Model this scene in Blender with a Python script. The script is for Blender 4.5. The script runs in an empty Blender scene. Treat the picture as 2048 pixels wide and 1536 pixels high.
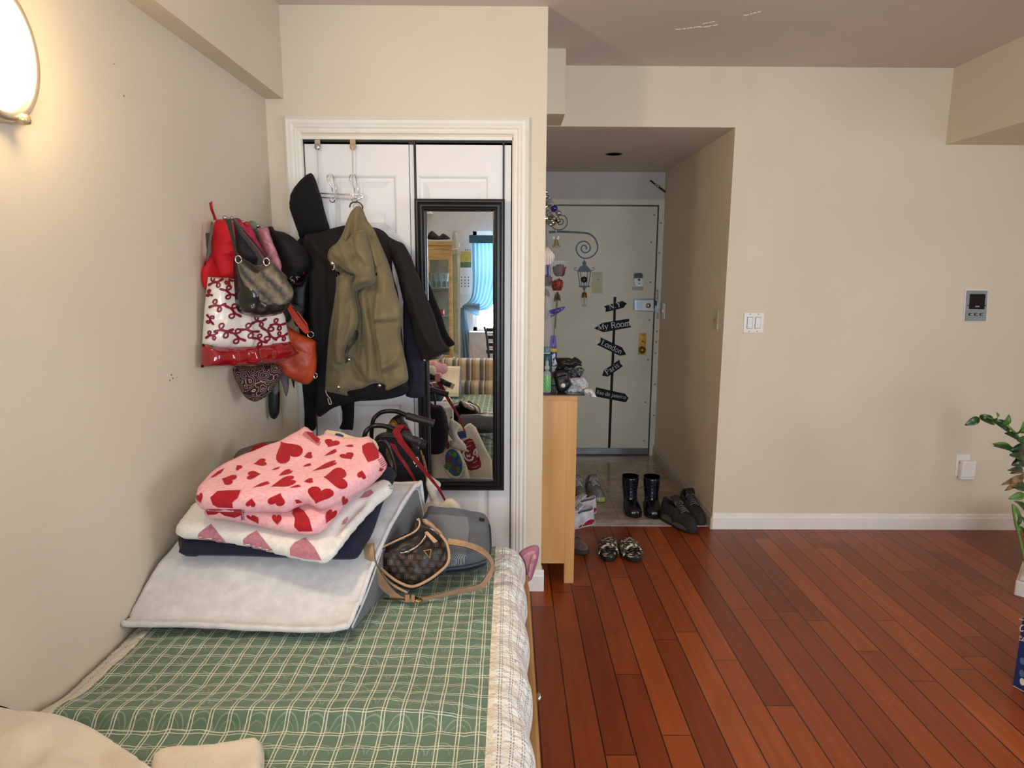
import bpy, bmesh, math, random
from mathutils import Vector, Matrix, noise
from mathutils.bvhtree import BVHTree
from mathutils.geometry import delaunay_2d_cdt
V = Vector
PI = math.pi
random.seed(7)
scn = bpy.context.scene
COL = scn.collection

# ------------------------------------------------------------------ camera
EYE = V((0, 0, 1.524)); FPX = 1309.0
_p, _y, _r = .168, .0051, .0048
FWD = V((math.sin(_y) * math.cos(_p), math.cos(_y) * math.cos(_p), -math.sin(_p)))
_rt = V((math.cos(_y), -math.sin(_y), 0)); _up = _rt.cross(FWD)
RGT = _rt * math.cos(_r) + _up * math.sin(_r)
UPV = -_rt * math.sin(_r) + _up * math.cos(_r)
cd = bpy.data.cameras.new('camera'); cam = bpy.data.objects.new('camera', cd); COL.objects.link(cam)
cd.sensor_width = 36; cd.lens = FPX / 2048 * 36; cd.clip_start = .02; cd.clip_end = 60
M = Matrix((RGT, UPV, -FWD)).transposed().to_4x4(); M.translation = EYE
cam.matrix_world = M
scn.camera = cam
scn.cycles.max_bounces = 8

# ------------------------------------------------------------------ exposure, world, daylight
scn.view_settings.view_transform = 'Standard'; scn.view_settings.look = 'None'
scn.view_settings.exposure = .34; scn.view_settings.gamma = 1; scn.view_settings.use_curve_mapping = False
w = bpy.data.worlds.new('World'); scn.world = w; w.use_nodes = True
bg = w.node_tree.nodes['Background']; bg.inputs[0].default_value = (.62, .80, 1, 1); bg.inputs[1].default_value = 2.2

def area(name, loc, size, power, col, tgt):
    l = bpy.data.lights.new(name, 'AREA'); l.shape = 'RECTANGLE'; l.size, l.size_y = size
    l.energy = power; l.color = col
    o = bpy.data.objects.new(name, l); COL.objects.link(o); o.location = loc
    o.rotation_euler = (V(tgt) - V(loc)).to_track_quat('-Z', 'Y').to_euler(); return o
# daylight coming through the two windows of the wall behind the camera and the one in the right-hand wall
area('window_daylight', (.28, -2.95, 1.45), (1.5, 1.4), 120, (.86, .94, 1.0), (.28, 3, .6))
area('window_daylight', (2.3, -2.95, 1.5), (1.3, 1.4), 34, (.90, .95, 1.0), (1.9, 3, .6))
area('window_daylight', (4.05, .6, 1.5), (1.6, 1.5), 30, (.95, .97, 1.0), (-1, 1.0, 1.0))

# ------------------------------------------------------------------ pixel of the 2048x1536 frame -> point on a plane of the room
def ray(u, v): return FWD + RGT * ((u - 1024) / FPX) - UPV * ((v - 768) / FPX)
def at(u, v, Y=None, X=None, Z=None):
    d = ray(u, v)
    if Y is not None: return EYE + d * (Y / d.y)
    if X is not None: return EYE + d * (X / d.x)
    return EYE + d * ((Z - EYE.z) / d.z)
class Frame:
    def __init__(s, O, ex, ey):
        s.O = V(O); s.x = V(ex).normalized(); s.y = V(ey).normalized(); s.n = s.x.cross(s.y)
        s.y = s.n.cross(s.x).normalized(); s.n.normalize()
    def uv(s, u, v, h=0):
        d = ray(u, v); O = s.O + s.n * h; t = (O - EYE).dot(s.n) / d.dot(s.n); q = EYE + d * t - s.O
        return (q.dot(s.x), q.dot(s.y))
    def w(s, a, b, c=0): return s.O + s.x * a + s.y * b + s.n * c
    def px(s, pts, h=0): return [s.uv(*p, h) for p in pts]
def wallframe(x0, y0, x1, y1): return Frame((x0, y0, 0), (x1 - x0, y1 - y0, 0), (0, 0, 1))  # normal towards the camera side
def yframe(Y): return Frame((0, Y, 0), (1, 0, 0), (0, 0, 1))
_C = {1: (380, 380, .3125), 2: (560, 220, .2214), 3: (560, 520, .2344), 4: (720, 380, .4036), 5: (340, 840, .2604), 6: (680, 800, .2865),
      7: (1060, 360, .2995), 8: (1060, 760, .2865), 9: (400, 400, .10417), 10: (520, 440, .1432), 11: (740, 800, .1693), 12: (1080, 370, .1237),
      13: (1080, 500, .1433), 14: (1140, 930, .1302), 15: (1080, 640, .1433), 16: (1100, 400, .16925), 17: (850, 700, .1759), 18: (850, 420, .1953),
      19: (1460, 560, .2871), 20: (1850, 780, .4168)}
def C(k, *pts):
    x, y, s = _C[k]; return [(x + a * s, y + b * s) for a, b in pts]

# ------------------------------------------------------------------ materials
def lin(c): return tuple(((x / 255) / 12.92 if x <= 10 else (((x / 255) + .055) / 1.055) ** 2.4) for x in c) + (1,)
class E:
    """a tiny expression wrapper over Math nodes"""
    nt = None
    def __init__(s, k): s.k = k
    @staticmethod
    def op(o, *a):
        n = E.nt.nodes.new('ShaderNodeMath'); n.operation = o
        for i, x in enumerate(a):
            if isinstance(x, E): E.nt.links.new(x.k, n.inputs[i])
            else: n.inputs[i].default_value = x
        return E(n.outputs[0])
    def __add__(s, o): return E.op('ADD', s, o)
    __radd__ = __add__
    def __sub__(s, o): return E.op('SUBTRACT', s, o)
    def __rsub__(s, o): return E.op('SUBTRACT', o, s)
    def __mul__(s, o): return E.op('MULTIPLY', s, o)
    __rmul__ = __mul__
    def __truediv__(s, o): return E.op('DIVIDE', s, o)
    def floor(s): return E.op('FLOOR', s)
    def fr(s): return E.op('FRACT', s)
    def abs(s): return E.op('ABSOLUTE', s)
    def lt(s, o): return E.op('LESS_THAN', s, o)
    def gt(s, o): return E.op('GREATER_THAN', s, o)
    def max(s, o): return E.op('MAXIMUM', s, o)
    def sqrt(s): return E.op('SQRT', s)
def newmat(name):
    m = bpy.data.materials.new(name); m.use_nodes = True; nt = m.node_tree; E.nt = nt
    return m, nt, nt.nodes['Principled BSDF']
def coord(nt, kind='Object'):
    t = nt.nodes.new('ShaderNodeTexCoord'); s = nt.nodes.new('ShaderNodeSeparateXYZ'); nt.links.new(t.outputs[kind], s.inputs[0])
    return t.outputs[kind], E(s.outputs[0]), E(s.outputs[1]), E(s.outputs[2])
def wnoise(nt, a, b=0):
    c = nt.nodes.new('ShaderNodeCombineXYZ')
    for i, x in enumerate((a, b)):
        if isinstance(x, E): nt.links.new(x.k, c.inputs[i])
        else: c.inputs[i].default_value = x
    n = nt.nodes.new('ShaderNodeTexWhiteNoise'); n.noise_dimensions = '2D'; nt.links.new(c.outputs[0], n.inputs['Vector']); return E(n.outputs['Value'])
def pnoise(nt, co, scale, detail=3, sc3=None, rough=.5):
    if sc3:
        mp = nt.nodes.new('ShaderNodeMapping'); mp.inputs['Scale'].default_value = sc3; nt.links.new(co, mp.inputs[0]); co = mp.outputs[0]
    n = nt.nodes.new('ShaderNodeTexNoise'); n.inputs['Scale'].default_value = scale; n.inputs['Detail'].default_value = detail
    n.inputs['Roughness'].default_value = rough; nt.links.new(co, n.inputs['Vector']); return E(n.outputs[0])
def mix(nt, fac, a, b):
    n = nt.nodes.new('ShaderNodeMix'); n.data_type = 'RGBA'
    for i, x in ((0, fac), (6, a), (7, b)):
        if isinstance(x, E): nt.links.new(x.k, n.inputs[i])
        elif hasattr(x, 'is_linked'): nt.links.new(x, n.inputs[i])
        else: n.inputs[i].default_value = x if i == 0 else (lin(x) if len(x) == 3 else x)
    return n.outputs[2]
def bump(nt, bs, h, strength=.3, dist=.002):
    b = nt.nodes.new('ShaderNodeBump'); b.inputs['Strength'].default_value = strength; b.inputs['Distance'].default_value = dist
    nt.links.new(h.k, b.inputs['Height']); nt.links.new(b.outputs[0], bs.inputs['Normal'])
def mat(name, col, rough=.6, metal=0., var=.08, vs=8, bmp=0., bs_=400, coat=0., sheen=0., trans=0., ior=1.45, emis=None, alpha=1., col2=None, sc3=None, dist=.001):
    m, nt, b = newmat(name); co = coord(nt)[0]
    c2 = col2 or tuple(max(0, x * (1 - var * 1.6)) for x in col)
    n = pnoise(nt, co, vs, 4, sc3)
    f = (n - .35) * 3.0
    f = E.op('MINIMUM', f.max(0.0), 1.0)
    nt.links.new(mix(nt, f, c2, col), b.inputs['Base Color'])
    b.inputs['Roughness'].default_value = rough; b.inputs['Metallic'].default_value = metal
    b.inputs['Coat Weight'].default_value = coat; b.inputs['Sheen Weight'].default_value = sheen
    b.inputs['Transmission Weight'].default_value = trans; b.inputs['IOR'].default_value = ior; b.inputs['Alpha'].default_value = alpha
    if emis: b.inputs['Emission Color'].default_value = lin(emis[0]); b.inputs['Emission Strength'].default_value = emis[1]
    if bmp: bump(nt, b, pnoise(nt, co, bs_, 2), bmp, dist)
    return m

# ------------------------------------------------------------------ mesh building
OFF = {}
def thing(name, label, cat, loc, group=None):
    o = bpy.data.objects.new(name, None); COL.objects.link(o); o.location = loc; o.empty_display_size = .05
    o['label'] = label; o['category'] = cat; o['kind'] = 'thing'
    if group: o['group'] = group
    OFF[o] = V(loc); return o
def tag(o, label, cat, group=None, kind='thing'):
    o['label'] = label; o['category'] = cat; o['kind'] = kind
    if group: o['group'] = group
    return o
def cr(pts, n=4, closed=True):
    """Catmull-Rom through 2D or 3D points"""
    P = [V(p) for p in pts]; out = []; N = len(P)
    for i in range(N if closed else N - 1):
        if closed: a, b, c, d = P[i - 1], P[i], P[(i + 1) % N], P[(i + 2) % N]
        else: a, b, c, d = P[max(i - 1, 0)], P[i], P[i + 1], P[min(i + 2, N - 1)]
        for k in range(n):
            t = k / n
            out.append(.5 * ((2 * b) + (c - a) * t + (2 * a - 5 * b + 4 * c - d) * t * t + (3 * b - a - 3 * c + d) * t ** 3))
    if not closed: out.append(P[-1])
    return out
def resample(P, step, closed=True):
    P = [V(p) for p in P]; L = P + ([P[0]] if closed else []); out = []
    for a, b in zip(L, L[1:]):
        n = max(1, round((b - a).length / step))
        out += [a.lerp(b, i / n) for i in range(n)]
    if not closed: out.append(P[-1])
    return out
def inside(x, y, P):
    c = False; j = len(P) - 1
    for i in range(len(P)):
        if (P[i][1] > y) != (P[j][1] > y) and x < (P[j][0] - P[i][0]) * (y - P[i][1]) / (P[j][1] - P[i][1]) + P[i][0]: c = not c
        j = i
    return c
def segd(p, a, b):
    ab = b - a; t = max(0, min(1, (p - a).dot(ab) / max(ab.length_squared, 1e-12))); return (p - (a + ab * t)).length
def tri(P, res):
    """triangulated polygon with a jittered inner grid: verts, faces, distance to the edge"""
    P = [V((p[0], p[1])) for p in P]; n = len(P)
    x0 = min(p.x for p in P); x1 = max(p.x for p in P); y0 = min(p.y for p in P); y1 = max(p.y for p in P)
    ins = []
    j = 0; y = y0 + res * .5
    while y < y1:
        x = x0 + (res * .5 if j % 2 else res)
        while x < x1:
            if inside(x, y, P):
                q = V((x, y)); d = min(segd(q, P[i], P[(i + 1) % n]) for i in range(n))
                if d > res * .45: ins.append(q)
            x += res
        y += res * .866; j += 1
    r = delaunay_2d_cdt(P + ins, [(i, (i + 1) % n) for i in range(n)], [list(range(n))], 1, 1e-7)
    vs = r[0]; fs = [f for f in r[2] if len(f) >= 3]
    fs = [f if ((vs[f[1]] - vs[f[0]]).x * (vs[f[2]] - vs[f[0]]).y - (vs[f[1]] - vs[f[0]]).y * (vs[f[2]] - vs[f[0]]).x) > 0 else f[::-1] for f in fs]
    ds = []
    for i, q in enumerate(vs): ds.append(min(segd(q, P[k], P[(k + 1) % n]) for k in range(n)))
    return vs, fs, [0 if d < 1e-6 else d for d in ds]
class MB:
    def __init__(s): s.v = []; s.f = []; s.m = []; s.s = []
    def add(s, vs, fs, m=0, sm=True, T=None):
        o = len(s.v); s.v += [(T @ V(p)) if T else V(p) for p in vs]
        for f in fs: s.f.append([o + i for i in f]); s.m.append(m); s.s.append(sm)
        return s
    def box(s, a, b, m=0, bev=0, T=None, seg=2):
        bm = bmesh.new(); bmesh.ops.create_cube(bm, size=1)
        a, b = V(a), V(b); c = (a + b) / 2; d = b - a
        for v in bm.verts: v.co = V((c.x + v.co.x * d.x, c.y + v.co.y * d.y, c.z + v.co.z * d.z))
        if bev: bmesh.ops.bevel(bm, geom=bm.edges[:], offset=bev, segments=seg, profile=.5, affect='EDGES')
        bm.verts.ensure_lookup_table(); r = s.add([v.co.copy() for v in bm.verts], [[v.index for v in f.verts] for f in bm.faces], m, False, T); bm.free(); return r
    def ring(s, rings, m=0, cap=True, closed=True, sm=True, T=None):
        n = len(rings[0]); vs = [p for r in rings for p in r]; fs = []
        for i in range(len(rings) - 1):
            for j in range(n if closed else n - 1):
                k = (j + 1) % n; fs.append([i * n + j, i * n + k, (i + 1) * n + k, (i + 1) * n + j])
        if cap and closed: fs.append(list(range(n))[::-1]); fs.append([(len(rings) - 1) * n + j for j in range(n)])
        return s.add(vs, fs, m, sm, T)
    def tube(s, path, r, m=0, n=8, T=None, cap=True, flat=None):
        """round (or flattened: flat=(width, thick, up)) sweep along a path"""
        P = [V(p) for p in path]; rings = []; up = V((0, 0, 1)); prev = None
        for i, p in enumerate(P):
            t = (P[min(i + 1, len(P) - 1)] - P[max(i - 1, 0)]).normalized()
            if flat:
                a = t.cross(V(flat[2])).normalized(); b = a.cross(t).normalized()
                q = [(-1, -1), (1, -1), (1, 1), (-1, 1)]
                rings.append([p + a * x * flat[0] / 2 + b * y * flat[1] / 2 for x, y in q])
            else:
                a = prev - t * prev.dot(t) if prev else t.cross(up if abs(t.z) < .9 else V((1, 0, 0)))
                a.normalize(); prev = a; b = t.cross(a); rr = r[i] if isinstance(r, (list, tuple)) else r
                rings.append([p + (a * math.cos(2 * PI * k / n) + b * math.sin(2 * PI * k / n)) * rr for k in range(n)])
        return s.ring(rings, m, cap, sm=not flat, T=T)
    def lathe(s, prof, c=(0, 0, 0), m=0, n=24, axis='z', T=None, sx=1, sy=1):
        rings = []; c = V(c)
        for r, h in prof:
            ring = []
            for k in range(n):
                a = 2 * PI * k / n; x, y = r * math.cos(a) * sx, r * math.sin(a) * sy
                ring.append(c + (V((x, y, h)) if axis == 'z' else V((x, h, -y)) if axis == 'y' else V((h, x, y))))
            rings.append(ring)
        return s.ring(rings, m, True, T=T)
    def ball(s, c, r, m=0, n=12, T=None, sc=(1, 1, 1)):
        prof = [(max(1e-4, r * math.sin(PI * i / n)), -r * math.cos(PI * i / n)) for i in range(n + 1)]
        o = len(s.v); s.lathe(prof, (0, 0, 0), m, n * 2)
        for i in range(o, len(s.v)):
            p = s.v[i]; q = V((p.x * sc[0], p.y * sc[1], p.z * sc[2])) + V(c); s.v[i] = (T @ q) if T else q
        return s
    def prism(s, P2, F, h0, h1, m=0, sm=False, T=None):
        """flat polygon extruded along the frame's normal"""
        n = len(P2); area_ = sum(P2[i][0] * P2[(i + 1) % n][1] - P2[(i + 1) % n][0] * P2[i][1] for i in range(n))
        if area_ < 0: P2 = P2[::-1]
        vs = [F.w(p[0], p[1], h0) for p in P2] + [F.w(p[0], p[1], h1) for p in P2]
        fs = [[i, (i + 1) % n, n + (i + 1) % n, n + i] for i in range(n)]
        r = delaunay_2d_cdt([V((p[0], p[1])) for p in P2], [(i, (i + 1) % n) for i in range(n)], [list(range(n))], 1, 1e-9)
        if len(r[0]) == n:
            mp = {j: r[3][j][0] for j in range(n)}
            for f in r[2]:
                g = [mp[i] for i in f]
                a, b, c = P2[g[0]], P2[g[1]], P2[g[2]]
                if (b[0] - a[0]) * (c[1] - a[1]) - (b[1] - a[1]) * (c[0] - a[0]) < 0: g = g[::-1]
                fs.append([n + i for i in g]); fs.append(g[::-1])
        else: fs += [[n + i for i in range(n)], list(range(n))[::-1]]
        return s.add(vs, fs, m, sm, T)
    def puff(s, P2, F, depth, back=.2, R=None, res=.012, folds=(), ns=(0, 1, 1), m=0, off=0, bend=None, seed=0, smooth=True, pw=.5):
        """a stuffed cloth body: outline P2 in frame F, swelling by depth towards the normal"""
        if smooth: P2 = cr(P2, 4)
        P2 = resample(P2, res); vs, fs, ds = tri(P2, res); R = R or max(ds) * .8 + 1e-6
        FL = [([V((a, b)) for a, b in f[0]], f[1], f[2]) for f in folds]
        hs = []
        for q, d in zip(vs, ds):
            t = min(d / R, 1); e = (1 - (1 - t) ** 2) ** pw; h = depth * e; k = min(1, d / (R * .35 + 1e-6))
            for pl_, wd, am in FL:
                dd = min(segd(q, a, b) for a, b in zip(pl_, pl_[1:])); h += am * math.exp(-(dd / wd) ** 2) * k
            if ns[0]: h += ns[0] * k * noise.fractal(V((q.x * ns[1] + seed, q.y * ns[2], seed * 1.7)), 1.0, 2.0, 3)
            hs.append(h)
        n = len(vs); bz = (lambda q: bend(q)) if bend else (lambda q: 0)
        fr = [F.w(q.x, q.y, off + h + bz(q)) for q, h in zip(vs, hs)]
        bi = {}; bk = []
        for i, (q, d) in enumerate(zip(vs, ds)):
            if d == 0: bi[i] = i
            else:
                t = min(d / R, 1); bi[i] = n + len(bk); bk.append(F.w(q.x, q.y, off + bz(q) - depth * back * (1 - (1 - t) ** 2) ** .5 - .002))
        s.add(fr + bk, [list(f) for f in fs] + [[bi[i] for i in f][::-1] for f in fs], m, True); return s
    def bvh(s): return BVHTree.FromPolygons(s.v, s.f)
    def patch(s, pts, m, bv=None, res=None, lift=.0018):
        """a printed or appliqued shape lying on the surface, outline in frame pixels"""
        bv = bv or s.bvh()
        if res is None:
            xs = [p[0] for p in pts]; res = max(1.2, (max(xs) - min(xs)) / 16)
        P = resample(pts, res); vs, fs, _ = tri(P, res); out = []
        for q in vs:
            hit = bv.ray_cast(EYE, ray(q.x, q.y).normalized()); h = hit[0]
            if h is None: out.append(None); continue
            nn = hit[1] if hit[1].dot(EYE - h) > 0 else -hit[1]; out.append((h + (EYE - h).normalized() * lift * .4 + nn * lift * .7, nn))
        idx = {}; V2 = []
        for i, o in enumerate(out):
            if o: idx[i] = len(V2); V2.append(o[0])
        F2 = []
        for f in fs:
            if all(i in idx for i in f):
                g = [idx[i] for i in f]
                if max((V2[g[a]] - V2[g[a - 1]]).length for a in range(len(g))) < .08: F2.append(g[::-1])
        s.add(V2, F2, m, True); return s
    def rib(s, pts, wd, m, bv=None, lift=.0012, closed=False, smooth=4):
        """a printed line lying on the surface; points and width in frame pixels"""
        bv = bv or s.bvh()
        P = cr(pts, smooth, closed) if smooth else [V(p) for p in pts]
        if closed: P = P + [P[0]]
        prev = None; V2 = []; F2 = []
        for i, p in enumerate(P):
            t = (P[min(i + 1, len(P) - 1)] - P[max(i - 1, 0)])
            if t.length < 1e-6: continue
            t.normalize(); nrm = V((-t.y, t.x)); cur = []
            for sg in (-1, 1):
                q = p + nrm * sg * wd / 2; hit = bv.ray_cast(EYE, ray(q.x, q.y).normalized())
                if hit[0] is None: cur = None; break
                h = hit[0]; nn = hit[1] if hit[1].dot(EYE - h) > 0 else -hit[1]
                cur.append(h + (EYE - h).normalized() * lift * .4 + nn * lift * .7)
            if cur:
                V2 += cur
                if prev and (V2[-1] - V2[-3]).length < .06: k = len(V2); F2.append([k - 4, k - 3, k - 1, k - 2])
            prev = cur
        s.add(V2, F2, m, True); return s
    def build(s, name, mats, parent=None, label=None, solid=0, sub=0, origin=None):
        me = bpy.data.meshes.new(name); o = bpy.data.objects.new(name, me); COL.objects.link(o)
        if parent: L = OFF[parent]; o.parent = parent
        elif origin is not None: L = V(origin); o.location = L
        else:
            xs = [p.x for p in s.v]; ys = [p.y for p in s.v]; zs = [p.z for p in s.v]
            L = V(((min(xs) + max(xs)) / 2, (min(ys) + max(ys)) / 2, min(zs))); o.location = L
        OFF[o] = L
        me.from_pydata([p - L for p in s.v], [], s.f)
        for mm in (mats if isinstance(mats, (list, tuple)) else [mats]): me.materials.append(mm)
        me.polygons.foreach_set('material_index', s.m); me.polygons.foreach_set('use_smooth', s.s); me.update()
        if solid: d = o.modifiers.new('solid', 'SOLIDIFY'); d.thickness = solid; d.offset = 0
        if sub: d = o.modifiers.new('sub', 'SUBSURF'); d.levels = sub; d.render_levels = sub
        if label: o['label'] = label
        return o
def struct(o): o['kind'] = 'structure'; return o
def heart(T, A, B, n=26):
    """heart outline from its tip and the outermost points of its two lobes"""
    T, A, B = V(T), V(A), V(B); mid = (A + B) / 2; ex = (B - A) / 2; ey = (mid - T); out = []
    for i in range(n):
        t = 2 * PI * i / n; x = 16 * math.sin(t) ** 3 / 13.5; y = (13 * math.cos(t) - 5 * math.cos(2 * t) - 2 * math.cos(3 * t) - math.cos(4 * t))
        y = (y + 17) / 25.5; out.append(T + ex * x + ey * y)
    return [(p.x, p.y) for p in out]

# serif letters: cap height 1, strokes (points, width)
_t, _h, _s = .17, .07, .05
def _ser(x, y, w=.2): return ([(x - w, y), (x + w, y)], _s)
GL = {
 'N': (1.0, [([(.15, 0), (.15, 1)], _h), ([(.13, 1), (.8, 0)], _t), ([(.82, 0), (.82, 1)], _h), _ser(.15, .02, .15), _ser(.12, .98, .14), _ser(.82, .98, .15)]),
 'Y': (.95, [([(.12, 1), (.48, .45)], _t), ([(.85, 1), (.48, .45)], _h), ([(.48, .5), (.48, 0)], _t), _ser(.15, .98, .17), _ser(.83, .98, .13), _ser(.48, .02, .18)]),
 'M': (1.2, [([(.15, 0), (.15, 1)], _h), ([(.17, 1), (.58, .05)], _t), ([(.58, .05), (.98, 1)], _h), ([(1.0, 0), (1.0, 1)], _t), _ser(.15, .02, .13), _ser(.12, .98, .12), _ser(1.0, .02, .17), _ser(1.03, .98, .14)]),
 'L': (.85, [([(.22, 0), (.22, 1)], _t), ([(.1, .02), (.75, .02), (.78, .3)], .06), _ser(.22, .98, .17)]),
 'P': (.85, [([(.22, 0), (.22, 1)], _t), ([(.22, .97), (.5, .97), (.7, .88), (.74, .73), (.7, .56), (.5, .47), (.22, .47)], .1), _ser(.22, .02, .17), _ser(.17, .98, .12)]),
 'R': (.98, [([(.22, 0), (.22, 1)], _t), ([(.22, .97), (.5, .97), (.68, .88), (.71, .74), (.66, .6), (.5, .52), (.22, .52)], .1), ([(.45, .52), (.65, .35), (.75, .05), (.92, .03)], .13), _ser(.22, .02, .17), _ser(.17, .98, .12)]),
 'y': (.72, [([(.1, .64), (.36, .05)], _t * .85), ([(.62, .64), (.3, -.2), (.12, -.26)], _h), _ser(.14, .64, .13), _ser(.6, .64, .11)]),
 'o': (.7, [([(.35, .66), (.14, .55), (.09, .33), (.14, .1), (.35, 0), (.56, .1), (.61, .33), (.56, .55), (.35, .66)], .12)]),
 'm': (1.05, [([(.18, 0), (.18, .66)], .14), ([(.18, .5), (.35, .65), (.5, .58), (.53, .4), (.53, 0)], .13), ([(.53, .5), (.7, .65), (.86, .58), (.88, .4), (.88, 0)], .13), _ser(.18, .02, .14), _ser(.53, .02, .13), _ser(.88, .02, .13), _ser(.12, .64, .08)]),
 'n': (.76, [([(.18, 0), (.18, .66)], .14), ([(.18, .5), (.36, .65), (.55, .58), (.58, .4), (.58, 0)], .13), _ser(.18, .02, .14), _ser(.58, .02, .14), _ser(.12, .64, .08)]),
 'd': (.76, [([(.58, 0), (.58, 1)], .14), ([(.58, .58), (.36, .66), (.14, .55), (.09, .33), (.14, .1), (.34, 0), (.58, .1)], .11), _ser(.5, .98, .1), _ser(.64, .02, .09)]),
 'a': (.66, [([(.13, .52), (.3, .65), (.48, .58), (.5, .4), (.5, .06), (.62, .03)], .12), ([(.5, .4), (.2, .3), (.11, .15), (.2, .01), (.38, .04), (.5, .16)], .09)]),
 'r': (.6, [([(.18, 0), (.18, .66)], .14), ([(.18, .46), (.32, .63), (.46, .62)], .12), _ser(.2, .02, .16), _ser(.12, .64, .08)]),
 'i': (.4, [([(.2, 0), (.2, .66)], .14), ([(.13, .9), (.27, .9)], .14), _ser(.2, .02, .14), _ser(.14, .64, .09)]),
 'j': (.4, [([(.24, .66), (.24, -.12), (.12, -.25), (.0, -.2)], .12), ([(.17, .9), (.31, .9)], .14), _ser(.17, .64, .09)]),
 's': (.58, [([(.47, .52), (.36, .64), (.18, .62), (.12, .48), (.24, .36), (.4, .28), (.47, .15), (.36, .02), (.16, .03), (.1, .16)], .1)]),
 'e': (.66, [([(.12, .35), (.55, .37), (.5, .58), (.33, .66), (.14, .55), (.09, .33), (.14, .1), (.34, 0), (.56, .1)], .1)]),
 '.': (.35, [([(.1, .06), (.24, .06)], .14)]), ' ': (.4, [])}
def serif(mb, txt, F, c, h, ang, m, lift, adv=1.0):
    """serif lettering of cap height h centred on c in frame F"""
    W = sum(GL[ch][0] for ch in txt) * adv; x = -W / 2; ca, sa = math.cos(ang), math.sin(ang)
    for ch in txt:
        for pts, wd in GL[ch][1]:
            P = cr(pts, 3, False) if len(pts) > 3 else [V(p) for p in pts]
            vs = []; fs = []
            for i, p in enumerate(P):
                t = (P[min(i + 1, len(P) - 1)] - P[max(i - 1, 0)]).normalized(); q = V((-t.y, t.x)) * wd / 2
                for r in (p + q, p - q):
                    X = (x + r.x) * h; Y = (r.y - .4) * h
                    vs.append(F.w(c[0] + X * ca - Y * sa, c[1] + X * sa + Y * ca, lift))
                if i: k = 2 * i; fs.append([k - 2, k - 1, k + 1, k])
            mb.add(vs, fs, m, False)
        x += GL[ch][0] * adv
def sans(mb, txt, T, size, m, thick=.0004):
    """plain lettering in the font that comes with Blender; T maps the text plane into the room"""
    cu = bpy.data.curves.new('t', 'FONT'); cu.body = txt; cu.size = size; cu.extrude = thick; cu.align_x = 'CENTER'; cu.align_y = 'CENTER'; cu.resolution_u = 2
    o = bpy.data.objects.new('t', cu); me = o.to_mesh()
    mb.add([v.co.copy() for v in me.vertices], [list(p.vertices) for p in me.polygons], m, False, T)
    o.to_mesh_clear(); bpy.data.objects.remove(o); bpy.data.curves.remove(cu)
def plane_T(c, ex, ey):
    ex, ey = V(ex).normalized(), V(ey).normalized(); n = ex.cross(ey); Mx = Matrix((ex, ey, n)).transposed().to_4x4(); Mx.translation = V(c); return Mx
# ================================================================== the room shell
XL, XC, XH, XR, YC, YB, YD, ZC = -1.05, .16, 1.237, 3.6, 2.98, 3.77, 5.39, 2.63
YBK = -2.7
M_wall = mat('wall_paint', (222, 211, 190), .75, var=.02, vs=1.5, bmp=.25, bs_=60, dist=.002)
M_wall2 = mat('hall_paint', (224, 211, 188), .75, var=.02, vs=1.5, bmp=.25, bs_=60, dist=.002)
M_ceil = mat('ceiling_paint', (214, 204, 198), .8, var=.02, vs=1.2, bmp=.2, bs_=40, dist=.002)
M_trim = mat('white_trim', (236, 232, 226), .4, var=.02, vs=6)
M_trimw = mat('worn_white_trim', (238, 236, 228), .35, var=.02, vs=9, col2=(232, 229, 218))
M_black = mat('black_plastic', (22, 22, 24), .35, var=.1)
M_chrome = mat('chrome', (225, 225, 228), .12, 1.0, var=.0)
M_steel = mat('brushed_steel', (190, 190, 192), .3, 1.0, var=.03, vs=60)
M_brass = mat('aged_brass', (176, 138, 70), .35, 1.0, var=.2, vs=40)

# plank floor: long cherry boards running away from the camera
def floor_mat():
    m, nt, b = newmat('cherry_planks'); co, x, y, z = coord(nt)
    W, L = .1016, 1.15
    rx = (x - .156) / W; row = rx.floor(); fx = rx.fr()
    yy = (y + wnoise(nt, row, 3.3) * 2.9) / L + wnoise(nt, row, 9.1) * .0; colm = yy.floor(); fy = yy.fr()
    r = wnoise(nt, row, colm)
    g = pnoise(nt, co, 3.0, 5, (14, 1.1, 1), .6); g2 = pnoise(nt, co, 14, 3, (9, .5, 1))
    cr_ = nt.nodes.new('ShaderNodeValToRGB'); e = cr_.color_ramp.elements
    e[0].position = 0; e[0].color = lin((104, 44, 19)); e[1].position = 1; e[1].color = lin((180, 96, 48))
    for p, c in ((.35, (128, 57, 26)), (.7, (152, 74, 33))): q = e.new(p); q.color = lin(c)
    f = r * .55 + (g - .5) * .6 + .2 + (g2 - .5) * .15; nt.links.new(f.k, cr_.inputs[0])
    gap = (fx - .5).abs().gt(.5 - .022).max((fy - .5).abs().gt(.5 - .0013))
    nt.links.new(mix(nt, gap * .97, cr_.outputs[0], (30, 10, 6)), b.inputs['Base Color'])
    b.inputs['Roughness'].default_value = .3; b.inputs['Specular IOR Level'].default_value = .35
    bump(nt, b, (1.0 - gap) + g * .05, .5, .001); return m
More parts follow.
